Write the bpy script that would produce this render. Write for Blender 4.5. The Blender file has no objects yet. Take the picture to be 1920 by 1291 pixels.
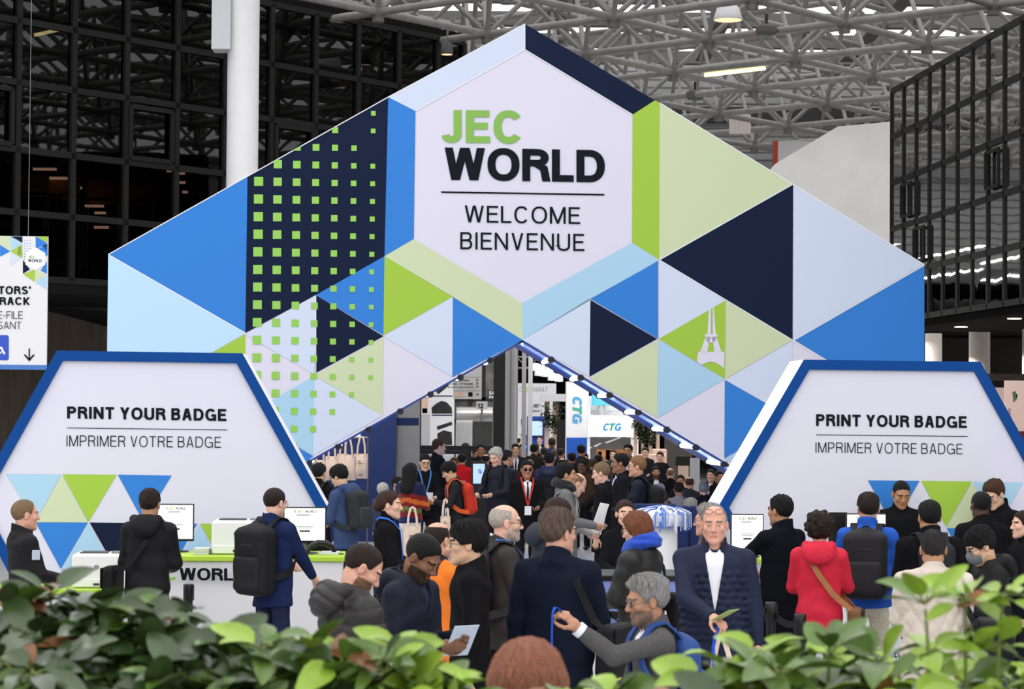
import bpy, math, random
import numpy as np
from mathutils import Vector, Matrix

# ------------------------------------------------------------------ camera, world, light, exposure
SC = bpy.context.scene
COL = SC.collection
PI = math.pi
FPX = 4250.0
CAM_H = 2.3
PITCH = math.atan((772.0 - 645.5) / FPX)
ROLL = math.radians(0.42)
CAM = np.array([0.0, 0.0, CAM_H])
_fw = np.array([0.0, math.cos(PITCH), math.sin(PITCH)])
_r0 = np.array([1.0, 0.0, 0.0])
_u0 = np.cross(_r0, _fw)
RGT = _r0 * math.cos(ROLL) + _u0 * math.sin(ROLL)
UPV = -_r0 * math.sin(ROLL) + _u0 * math.cos(ROLL)
cam_data = bpy.data.cameras.new('camera')
cam_data.sensor_width = 36.0
cam_data.lens = 36.0 * FPX / 1920.0
cam_data.clip_start = 0.05
cam_data.clip_end = 400.0
cam_data.dof.use_dof = True
cam_data.dof.focus_distance = 24.0
cam_data.dof.aperture_fstop = 8.0
cam_obj = bpy.data.objects.new('camera', cam_data)
COL.objects.link(cam_obj)
_m = Matrix(((RGT[0], UPV[0], -_fw[0], CAM[0]), (RGT[1], UPV[1], -_fw[1], CAM[1]),
             (RGT[2], UPV[2], -_fw[2], CAM[2]), (0, 0, 0, 1)))
cam_obj.matrix_world = _m
SC.camera = cam_obj

world = bpy.data.worlds.new('overcast_sky')
SC.world = world
world.use_nodes = True
_bg = world.node_tree.nodes['Background']
_bg.inputs[0].default_value = (0.985, 0.98, 1.0, 1)
_bg.inputs[1].default_value = 1.86

SC.view_settings.view_transform = 'Standard'
SC.view_settings.look = 'None'
SC.view_settings.gamma = 1.0
SC.view_settings.use_curve_mapping = False
SC.view_settings.exposure = 0.0
SC.cycles.max_bounces = 5
SC.cycles.diffuse_bounces = 3
SC.cycles.glossy_bounces = 3
SC.cycles.transparent_max_bounces = 12
SC.cycles.transmission_bounces = 3
SC.cycles.use_denoising = True
SC.cycles.caustics_reflective = False
SC.cycles.caustics_refractive = False


def ray(px, py):
    d = _fw + ((px - 960.0) / FPX) * RGT - ((py - 645.5) / FPX) * UPV
    return d


def at_y(px, py, Y):
    d = ray(px, py)
    return CAM + d * (Y / d[1])


def on_plane(px, py, p0, n):
    d = ray(px, py)
    t = np.dot(np.asarray(p0) - CAM, n) / np.dot(d, n)
    return CAM + d * t


def on_z(px, py, z):
    d = ray(px, py)
    return CAM + d * ((z - CAM_H) / d[2])


# ------------------------------------------------------------------ tags and objects
def tag(o, label=None, cat=None, group=None, kind=None):
    if label: o['label'] = label
    if cat: o['category'] = cat
    if group: o['group'] = group
    if kind: o['kind'] = kind
    return o


def link(o, parent=None):
    COL.objects.link(o)
    if parent is not None:
        o.parent = parent
    return o


def empty(name, loc=(0, 0, 0), yaw=0.0):
    o = bpy.data.objects.new(name, None)
    o.empty_display_size = 0.1
    o.location = loc
    o.rotation_euler = (0, 0, yaw)
    return link(o)


def mesh_np(name, V, quads=None, tris=None, mats=(), midx=None, smooth=True, parent=None):
    V = np.asarray(V, dtype=np.float32)
    me = bpy.data.meshes.new(name)
    nq = 0 if quads is None else len(quads)
    nt = 0 if tris is None else len(tris)
    me.vertices.add(len(V))
    me.vertices.foreach_set('co', V.ravel())
    loops = []
    if nq: loops.append(np.asarray(quads, dtype=np.int32).ravel())
    if nt: loops.append(np.asarray(tris, dtype=np.int32).ravel())
    L = np.concatenate(loops) if loops else np.zeros(0, np.int32)
    me.loops.add(len(L))
    me.loops.foreach_set('vertex_index', L)
    me.polygons.add(nq + nt)
    st = np.concatenate([np.arange(nq) * 4, nq * 4 + np.arange(nt) * 3]).astype(np.int32)
    me.polygons.foreach_set('loop_start', st)
    if midx is not None:
        me.polygons.foreach_set('material_index', np.asarray(midx, dtype=np.int32))
    me.polygons.foreach_set('use_smooth', np.full(nq + nt, bool(smooth)))
    for m in mats: me.materials.append(m)
    me.update(calc_edges=True)
    o = bpy.data.objects.new(name, me)
    return link(o, parent)


class MB:
    """collects polygons, boxes, tubes and prisms into one mesh"""
    def __init__(s):
        s.v = []; s.f = []; s.m = []; s.sm = []

    def poly(s, pts, m=0, smooth=False):
        b = len(s.v)
        s.v += [tuple(float(c) for c in p) for p in pts]
        s.f.append(tuple(range(b, b + len(pts)))); s.m.append(m); s.sm.append(smooth)
        return s

    def grid(s, rows, m=0, smooth=True, closed=False):
        b = len(s.v); n = len(rows[0])
        for r in rows: s.v += [tuple(float(c) for c in p) for p in r]
        for i in range(len(rows) - 1):
            for j in range(n if closed else n - 1):
                k = (j + 1) % n
                s.f.append((b + i * n + j, b + i * n + k, b + (i + 1) * n + k, b + (i + 1) * n + j))
                s.m.append(m); s.sm.append(smooth)
        return s

    def box(s, c, size, m=0, yaw=0.0, R=None, bevel=0.0):
        hx, hy, hz = size[0] / 2, size[1] / 2, size[2] / 2
        if R is None:
            cy, sy = math.cos(yaw), math.sin(yaw)
            R = np.array([[cy, -sy, 0], [sy, cy, 0], [0, 0, 1]])
        c = np.asarray(c, float)
        if bevel <= 0:
            P = [c + R @ np.array([sx * hx, sy_ * hy, sz * hz]) for sx in (-1, 1) for sy_ in (-1, 1) for sz in (-1, 1)]
            b = len(s.v); s.v += [tuple(p) for p in P]
            for f in ((0, 1, 3, 2), (4, 6, 7, 5), (0, 4, 5, 1), (2, 3, 7, 6), (0, 2, 6, 4), (1, 5, 7, 3)):
                s.f.append(tuple(b + i for i in f)); s.m.append(m); s.sm.append(False)
            return s
        e = min(bevel, hx * .95, hy * .95, hz * .95)
        b = len(s.v); idx = {}
        for sx in (-1, 1):
            for sy_ in (-1, 1):
                for sz in (-1, 1):
                    for ax in range(3):
                        q = np.array([sx * hx, sy_ * hy, sz * hz]); sg = (sx, sy_, sz)
                        for a in range(3):
                            if a != ax: q[a] -= sg[a] * e
                        idx[(sx, sy_, sz, ax)] = len(s.v); s.v.append(tuple(c + R @ q))
        def F(*k):
            s.f.append(tuple(idx[q] for q in k)); s.m.append(m); s.sm.append(False)
        for sg in (-1, 1):
            F((sg, -1, -1, 0), (sg, 1, -1, 0), (sg, 1, 1, 0), (sg, -1, 1, 0))
            F((-1, sg, -1, 1), (1, sg, -1, 1), (1, sg, 1, 1), (-1, sg, 1, 1))
            F((-1, -1, sg, 2), (1, -1, sg, 2), (1, 1, sg, 2), (-1, 1, sg, 2))
        for a in (-1, 1):
            for d in (-1, 1):
                F((a, d, -1, 0), (a, d, 1, 0), (a, d, 1, 1), (a, d, -1, 1))
                F((a, -1, d, 0), (a, 1, d, 0), (a, 1, d, 2), (a, -1, d, 2))
                F((-1, a, d, 1), (1, a, d, 1), (1, a, d, 2), (-1, a, d, 2))
        for sx in (-1, 1):
            for sy_ in (-1, 1):
                for sz in (-1, 1):
                    F((sx, sy_, sz, 0), (sx, sy_, sz, 1), (sx, sy_, sz, 2))
        return s

    def tube(s, pts, r, n=8, m=0, cap=True, smooth=True):
        pts = [np.asarray(p, float) for p in pts]
        rs = r if isinstance(r, (list, tuple)) else [r] * len(pts)
        rows = []; ref = None
        for i, p in enumerate(pts):
            t = pts[min(i + 1, len(pts) - 1)] - pts[max(i - 1, 0)]
            t = t / (np.linalg.norm(t) + 1e-12)
            if ref is None:
                ref = np.array([0, 0, 1.0]) if abs(t[2]) < .9 else np.array([1.0, 0, 0])
            a = np.cross(t, ref); a /= np.linalg.norm(a) + 1e-12
            b = np.cross(a, t); ref = b
            rows.append([p + rs[i] * (math.cos(2 * PI * k / n) * a + math.sin(2 * PI * k / n) * b) for k in range(n)])
        s.grid(rows, m, smooth, closed=True)
        if cap:
            s.poly(rows[0], m); s.poly(rows[-1][::-1], m)
        return s

    def ribbon(s, pts, nrm, w, t, m=0):
        """flat band along pts; nrm gives the outward normal of each point"""
        rows = []
        P = [np.asarray(p, float) for p in pts]
        for i, p in enumerate(P):
            tn = P[min(i + 1, len(P) - 1)] - P[max(i - 1, 0)]; tn /= np.linalg.norm(tn) + 1e-12
            nn = np.asarray(nrm[i] if len(nrm) == len(P) else nrm, float)
            nn = nn - tn * np.dot(nn, tn); nn /= np.linalg.norm(nn) + 1e-12
            sd = np.cross(tn, nn)
            rows.append([p + sd * w / 2 + nn * t, p + sd * w / 2 - nn * t, p - sd * w / 2 - nn * t, p - sd * w / 2 + nn * t])
        s.grid(rows, m, False, closed=True)
        s.poly(rows[0], m); s.poly(rows[-1][::-1], m)
        return s

    def prism(s, pts, off, m=0, mside=None, cap2=True):
        """polygon pts extruded by vector off"""
        P = [np.asarray(p, float) for p in pts]; Q = [p + np.asarray(off, float) for p in P]
        s.poly(P, m)
        if cap2: s.poly(Q[::-1], m if mside is None else mside)
        ms = m if mside is None else mside
        for i in range(len(P)):
            j = (i + 1) % len(P)
            s.poly([P[i], Q[i], Q[j], P[j]], ms)
        return s

    def lathe(s, prof, n=16, c=(0, 0, 0), m=0, smooth=True):
        rows = []
        for (r, z) in prof:
            rows.append([(c[0] + r * math.cos(2 * PI * k / n), c[1] + r * math.sin(2 * PI * k / n), c[2] + z) for k in range(n)])
        return s.grid(rows, m, smooth, closed=True)

    def ellipsoid(s, c, r, n=12, m=0, R=None):
        rows = []
        for i in range(n // 2 + 1):
            th = PI * i / (n // 2)
            row = []
            for k in range(n):
                q = np.array([r[0] * math.sin(th) * math.cos(2 * PI * k / n), r[1] * math.sin(th) * math.sin(2 * PI * k / n), r[2] * math.cos(th)])
                if R is not None: q = R @ q
                row.append(tuple(np.asarray(c) + q))
            rows.append(row)
        return s.grid(rows, m, True, closed=True)

    def xf(s, fn):
        s.v = [tuple(fn(np.array(p))) for p in s.v]; return s

    def build(s, name, mats, parent=None):
        if not isinstance(mats, (list, tuple)): mats = [mats]
        me = bpy.data.meshes.new(name)
        me.from_pydata(s.v, [], s.f)
        for m in mats: me.materials.append(m)
        me.polygons.foreach_set('material_index', s.m)
        me.polygons.foreach_set('use_smooth', s.sm)
        me.update()
        return link(bpy.data.objects.new(name, me), parent)


def frame(loc, yaw):
    """world -> local converter of a root standing at loc turned by yaw"""
    c, s = math.cos(yaw), math.sin(yaw)
    R = np.array([[c, s, 0], [-s, c, 0], [0, 0, 1.0]])
    L = np.asarray(loc, float)
    return lambda p: R @ (np.asarray(p, float) - L)


# ------------------------------------------------------------------ materials
def lin(c):
    c = c / 255.0
    return c / 12.92 if c <= 0.04045 else ((c + 0.055) / 1.055) ** 2.4


GAIN = 1.0


def rgb(c, g=1.0):
    return tuple(min(0.95, lin(x) * g * GAIN) for x in c) + (1.0,)


_mats = {}


def mat(name, c=(128, 128, 128), rough=0.6, spec=0.4, metal=0.0, var=0.0, vscale=20.0, bump=0.0, bscale=60.0,
        emit=0.0, stretch=(1, 1, 1), sheen=0.0, coat=0.0, trans=0.0, alpha=1.0):
    if name in _mats: return _mats[name]
    m = bpy.data.materials.new(name); m.use_nodes = True
    nt = m.node_tree; b = nt.nodes['Principled BSDF']
    col = rgb(c)
    b.inputs['Base Color'].default_value = col
    b.inputs['Roughness'].default_value = rough
    b.inputs['Specular IOR Level'].default_value = spec
    b.inputs['Metallic'].default_value = metal
    if sheen: b.inputs['Sheen Weight'].default_value = sheen
    if coat: b.inputs['Coat Weight'].default_value = coat
    if trans: b.inputs['Transmission Weight'].default_value = trans
    if alpha < 1: b.inputs['Alpha'].default_value = alpha
    if emit:
        b.inputs['Emission Color'].default_value = col
        b.inputs['Emission Strength'].default_value = emit
    if var or bump:
        tc = nt.nodes.new('ShaderNodeTexCoord'); mp = nt.nodes.new('ShaderNodeMapping')
        mp.inputs['Scale'].default_value = stretch
        nt.links.new(tc.outputs['Object'], mp.inputs[0])
    if var:
        n = nt.nodes.new('ShaderNodeTexNoise'); n.inputs['Scale'].default_value = vscale; n.inputs['Detail'].default_value = 5
        nt.links.new(mp.outputs[0], n.inputs[0])
        r = nt.nodes.new('ShaderNodeValToRGB')
        r.color_ramp.elements[0].position = 0.3; r.color_ramp.elements[1].position = 0.7
        r.color_ramp.elements[0].color = tuple(x * (1 - var) for x in col[:3]) + (1,)
        r.color_ramp.elements[1].color = tuple(min(1, x * (1 + var)) for x in col[:3]) + (1,)
        nt.links.new(n.outputs[0], r.inputs[0]); nt.links.new(r.outputs[0], b.inputs['Base Color'])
    if bump:
        n2 = nt.nodes.new('ShaderNodeTexNoise'); n2.inputs['Scale'].default_value = bscale; n2.inputs['Detail'].default_value = 4
        nt.links.new(mp.outputs[0], n2.inputs[0])
        bp = nt.nodes.new('ShaderNodeBump'); bp.inputs['Strength'].default_value = bump; bp.inputs['Distance'].default_value = 0.01
        nt.links.new(n2.outputs[0], bp.inputs['Height']); nt.links.new(bp.outputs[0], b.inputs['Normal'])
    _mats[name] = m
    return m


def glass_mat(name, tint=(0.25, 0.27, 0.28), refl_rough=0.02, ior=1.5, wave=0.0, wscale=1.2):
    if name in _mats: return _mats[name]
    m = bpy.data.materials.new(name); m.use_nodes = True
    nt = m.node_tree; nt.nodes.clear()
    out = nt.nodes.new('ShaderNodeOutputMaterial'); mx = nt.nodes.new('ShaderNodeMixShader')
    tr = nt.nodes.new('ShaderNodeBsdfTransparent'); tr.inputs[0].default_value = tint + (1,)
    gl = nt.nodes.new('ShaderNodeBsdfGlossy'); gl.inputs['Roughness'].default_value = refl_rough
    fr = nt.nodes.new('ShaderNodeFresnel'); fr.inputs['IOR'].default_value = ior
    nt.links.new(fr.outputs[0], mx.inputs[0]); nt.links.new(tr.outputs[0], mx.inputs[1]); nt.links.new(gl.outputs[0], mx.inputs[2])
    nt.links.new(mx.outputs[0], out.inputs[0])
    if wave:
        tc = nt.nodes.new('ShaderNodeTexCoord'); n = nt.nodes.new('ShaderNodeTexNoise'); n.inputs['Scale'].default_value = wscale
        n.inputs['Detail'].default_value = 1.5
        nt.links.new(tc.outputs['Object'], n.inputs[0])
        bp = nt.nodes.new('ShaderNodeBump'); bp.inputs['Strength'].default_value = wave; bp.inputs['Distance'].default_value = 0.05
        nt.links.new(n.outputs[0], bp.inputs['Height']); nt.links.new(bp.outputs[0], gl.inputs['Normal']); nt.links.new(bp.outputs[0], fr.inputs['Normal'])
    _mats[name] = m
    return m
# ------------------------------------------------------------------ lettering: strokes of a plain grotesque alphabet
def _arc(cx, cy, rx, ry, a0, a1, n=18, p=2.25):
    o = []
    for i in range(n + 1):
        a = math.radians(a0 + (a1 - a0) * i / n); c, s = math.cos(a), math.sin(a)
        o.append((cx + rx * math.copysign(abs(c) ** (2 / p), c), cy + ry * math.copysign(abs(s) ** (2 / p), s)))
    return o


def glyph(ch, w):
    """strokes (polylines) of one character with cap height 1 and stroke width w; returns (width, strokes)"""
    h = w / 2; t = 1 - h; X = 0.2 * w
    L = {}
    if ch == ' ': return .3, []
    if ch == 'A': W = .68 + X; return W, [[(h * .9, -.1), (W / 2 - .02, 1.06)], [(W - h * .9, -.1), (W / 2 + .02, 1.06)], [(W * .22, .27 + h * .6), (W * .78, .27 + h * .6)]]
    if ch == 'B': W = .62 + X; return W, [[(h, 0), (h, 1)], [(h, t), (W * .55, t)] + _arc(W * .55, .755 - h / 2 + h * .5 - .01, W * .40 - h, .245 - h * .6, 90, -90)[1:] + [(h, .52)],
                                          [(h, .52), (W * .55, .52)] + _arc(W * .55, .26 + h / 2, W * .45 - h, .26 - h * .5, 90, -90)[1:] + [(h, h)]]
    if ch == 'C': W = .72 + X; return W, [_arc(W / 2, .5, W / 2 - h, .5 - h + .01, 38, 322, 30)]
    if ch == 'D': W = .69 + X; return W, [[(h, 0), (h, 1)], [(h, t), (W * .45, t)] + _arc(W * .45, .5, W * .55 - h, .5 - h, 90, -90, 22)[1:] + [(h, h)]]
    if ch == 'E': W = .56 + X; return W, [[(h, 0), (h, 1)], [(h, t), (W, t)], [(h, .52), (W * .93, .52)], [(h, h), (W + .02, h)]]
    if ch == 'F': W = .52 + X; return W, [[(h, 0), (h, 1)], [(h, t), (W, t)], [(h, .5), (W * .9, .5)]]
    if ch == 'G': W = .75 + X; return W, [_arc(W / 2, .5, W / 2 - h, .5 - h + .01, 40, 318, 30), [(W - h, 0), (W - h, .48)], [(W * .55, .48 - h * .3), (W, .48 - h * .3)]]
    if ch == 'H': W = .68 + X; return W, [[(h, 0), (h, 1)], [(W - h, 0), (W - h, 1)], [(h, .52), (W - h, .52)]]
    if ch == 'I': W = w; return W, [[(h, 0), (h, 1)]]
    if ch == 'J': W = .48 + X; return W, [[(W - h, 1), (W - h, .3)] + _arc(W / 2, .28, W / 2 - h, .28 - h + .01, 0, -168, 16)]
    if ch == 'K': W = .64 + X; return W, [[(h, 0), (h, 1)], [(h, .3), (W - h * .6, 1.06)], [(W * .36, .5), (W - h * .5, -.06)]]
    if ch == 'L': W = .52 + X; return W, [[(h, 0), (h, 1)], [(h, h), (W, h)]]
    if ch == 'M': W = .80 + X; return W, [[(h, 0), (h, 1)], [(W - h, 0), (W - h, 1)], [(h, 1.04), (W / 2, .02)], [(W - h, 1.04), (W / 2, .02)]]
    if ch == 'N': W = .69 + X; return W, [[(h, 0), (h, 1)], [(W - h, 0), (W - h, 1)], [(h * .9, 1.0), (W - h * .9, 0)]]
    if ch == 'O': W = .78 + X; return W, [_arc(W / 2, .5, W / 2 - h, .5 - h + .01, 0, 360, 36)]
    if ch == 'P': W = .61 + X; return W, [[(h, 0), (h, 1)], [(h, t), (W * .55, t)] + _arc(W * .55, .71, W * .45 - h, .29 - h, 90, -90)[1:] + [(h, .42 + h)]]
    if ch == 'R': W = .65 + X; return W, [[(h, 0), (h, 1)], [(h, t), (W * .55, t)] + _arc(W * .55, .74 - h * .1, W * .43 - h, .26 - h * .9, 90, -90)[1:] + [(h, .48 + h * .8)],
                                          [(W * .52, .48 + h * .6), (W * .80, .40), (W * .84, .25), (W * .90, -.02)]]
    if ch == 'S': W = .64 + X; return W, [_arc(W / 2, .745 - h * .2, W / 2 - h - .02, .255 - h * .8, 22, 262, 18) + _arc(W / 2, .26 + h * .2, W / 2 - h, .26 - h * .8 + .005, 82, -162, 18)]
    if ch == 'T': W = .60 + X; return W, [[(0, t), (W, t)], [(W / 2, 0), (W / 2, 1)]]
    if ch == 'U': W = .68 + X; return W, [[(h, 1), (h, .32)] + _arc(W / 2, .32, W / 2 - h, .32 - h + .01, 180, 360, 18) + [(W - h, 1)]]
    if ch == 'V': W = .65 + X; return W, [[(h * .9, 1.1), (W / 2, -.04)], [(W - h * .9, 1.1), (W / 2, -.04)]]
    if ch == 'W': W = .98 + X; return W, [[(h * .8, 1.1), (W * .27, -.04)], [(W * .27, -.04), (W / 2, 1.08)], [(W / 2, 1.08), (W * .73, -.04)], [(W - h * .8, 1.1), (W * .73, -.04)]]
    if ch == 'Y': W = .66 + X; return W, [[(h * .8, 1.08), (W / 2, .42)], [(W - h * .8, 1.08), (W / 2, .42)], [(W / 2, 0), (W / 2, .45)]]
    if ch == "'": W = w; return W, [[(h, .7), (h, 1)]]
    if ch == '-': W = .3; return W, [[(0, .4), (W, .4)]]
    if ch == '.': W = w; return W, [[(h, 0), (h, w)]]
    if ch == ',': W = w; return W, [[(h, -.12), (h, w)]]
    if ch == '1': W = .36; return W, [[(W - h, 0), (W - h, 1)], [(0, .72), (W - h, .92)]]
    if ch == '2': W = .55 + X; return W, [_arc(W / 2, .7, W / 2 - h, .3 - h, 165, -30, 14) + [(h, h)], [(0, h), (W, h)]]
    x = .72
    if ch == 'w': W = .74 + X; return W, [[(h * .8, x), (W * .27, 0)], [(W * .27, 0), (W / 2, x)], [(W / 2, x), (W * .73, 0)], [(W - h * .8, x), (W * .73, 0)]]
    if ch == 'c': W = .5 + X; return W, [_arc(W / 2, x / 2, W / 2 - h, x / 2 - h, 40, 320, 20)]
    if ch == 'o': W = .54 + X; return W, [_arc(W / 2, x / 2, W / 2 - h, x / 2 - h, 0, 360, 24)]
    if ch == 'e': W = .53 + X; return W, [_arc(W / 2, x / 2, W / 2 - h, x / 2 - h, 0, 325, 20), [(h, x / 2), (W - h, x / 2)]]
    if ch == 'm': W = .8 + X; return W, [[(h, 0), (h, x)]] + [[(a, x * .55)] + _arc(a + (W / 2 - h) / 2, x * .58, (W / 2 - h) / 2, x * .42 - h, 180, 0, 10) + [(a + W / 2 - h, 0)] for a in (h, W / 2)]
    if ch == 'n': W = .5 + X; return W, [[(h, 0), (h, x)], [(h, x * .55)] + _arc(W / 2, x * .58, W / 2 - h, x * .42 - h, 180, 0, 10) + [(W - h, 0)]]
    if ch == 'r': W = .33 + X; return W, [[(h, 0), (h, x)], [(h, x * .5), (W * .6, x - h), (W, x - h)]]
    if ch == 'p': W = .54 + X; return W, [[(h, -.28), (h, x)], _arc(W / 2, x / 2, W / 2 - h, x / 2 - h, 0, 360, 20)]
    if ch == 'h': W = .5 + X; return W, [[(h, 0), (h, 1)], [(h, x * .55)] + _arc(W / 2, x * .58, W / 2 - h, x * .42 - h, 180, 0, 10) + [(W - h, 0)]]
    if ch == 'j': W = w; return W, [[(h, -.25), (h, x)], [(h, .88), (h, 1)]]
    if ch == 's': W = .47 + X; return W, [_arc(W / 2, x * .73, W / 2 - h, x * .27 - h * .7, 20, 262, 12) + _arc(W / 2, x * .27, W / 2 - h, x * .27 - h * .7, 82, -160, 12)]
    if ch == 'i': W = w; return W, [[(h, 0), (h, x)], [(h, .86), (h, 1)]]
    if ch == 't': W = .3 + X; return W, [[(W * .45, 0), (W * .45, .92)], [(0, x - h), (W, x - h)]]
    W = .5; return W, [[(h, 0), (h, 1)], [(W - h, 0), (W - h, 1)], [(h, h), (W - h, h)], [(h, t), (W - h, t)]]


def _clip(poly, y0, y1):
    for sgn, lim in ((1, y0), (-1, -y1)):
        out = []
        for i in range(len(poly)):
            a, b = poly[i], poly[(i + 1) % len(poly)]
            ia, ib = sgn * a[1] >= lim, sgn * b[1] >= lim
            if ia: out.append(a)
            if ia != ib:
                t = (lim / sgn - a[1]) / (b[1] - a[1]); out.append((a[0] + t * (b[0] - a[0]), lim / sgn))
        poly = out
        if not poly: return poly
    return poly


def text_polys(txt, w, gap=0.12, slant=0.0):
    """2-D polygons of a line of text, cap height 1, starting at x=0; returns (polys, width)"""
    x = 0.0; out = []
    for ch in txt:
        W, strokes = glyph(ch, w)
        for st in strokes:
            closed = len(st) > 3 and abs(st[0][0] - st[-1][0]) < 1e-6 and abs(st[0][1] - st[-1][1]) < 1e-6
            P = [np.array(p, float) for p in st]
            n = len(P); Lp = []; Rp = []
            for i in range(n):
                a = P[i - 1] if i > 0 else (P[-2] if closed else None)
                b = P[i + 1] if i < n - 1 else (P[1] if closed else None)
                d1 = (P[i] - a) if a is not None else (b - P[i]); d2 = (b - P[i]) if b is not None else d1
                d1 = d1 / (np.linalg.norm(d1) + 1e-9); d2 = d2 / (np.linalg.norm(d2) + 1e-9)
                m = d1 + d2; m /= np.linalg.norm(m) + 1e-9
                nn = np.array([-m[1], m[0]]); k = 1 / max(.35, float(np.dot(nn, np.array([-d1[1], d1[0]]))))
                Lp.append(P[i] + nn * w / 2 * k); Rp.append(P[i] - nn * w / 2 * k)
            lo = -.3 if ch in 'pj,' else (-.012 if n > 4 else 0.0); hi = 1.012 if n > 4 else 1.0
            for i in range(n - 1):
                q = _clip([tuple(Lp[i]), tuple(Rp[i]), tuple(Rp[i + 1]), tuple(Lp[i + 1])], lo, hi)
                if len(q) >= 3: out.append([(p[0] + x + slant * p[1], p[1]) for p in q])
        x += W + (gap if ch != ' ' else 0.0)
    return out, x - gap


def text_mesh(mb, txt, w, place, m=0, gap=0.12, slant=0.0, width=None):
    """place(u, v): unit square of the line (u 0..1 along the text, v in cap heights) -> 3-D point"""
    polys, W = text_polys(txt, w, gap, slant)
    o = place(0, 0); a = place(1, 0) - o; b = place(0, 1) - o
    n = np.cross(a, b); n = n / np.linalg.norm(n) * np.linalg.norm(b) * .0012
    for i, q in enumerate(polys):
        mb.poly([place(p[0] / W, p[1]) + n * (i % 7) for p in q], m)
    return mb


def fit_text(mb, txt, w, A, B, H, m=0, gap=0.12, slant=0.0):
    """line of text whose baseline runs A->B (3-D) and whose cap height is the vector H"""
    A = np.asarray(A, float); B = np.asarray(B, float); H = np.asarray(H, float)
    return text_mesh(mb, txt, w, lambda u, v: A + (B - A) * u + H * v, m, gap, slant)
# ------------------------------------------------------------------ implicit modelling: smooth unions meshed with surface nets
def axis(lo, hi, h, fine=()):
    """grid coordinates from lo to hi with spacing h, finer inside the given (a, b, hf) spans"""
    x = lo; o = [lo]
    while x < hi:
        st = h
        for a, b, hf in fine:
            if a - 1e-9 <= x < b: st = min(st, hf)
            elif x < a < x + st: st = min(st, max(hf, a - x))
        x += st; o.append(x)
    return np.array(o, dtype=np.float32)


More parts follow.
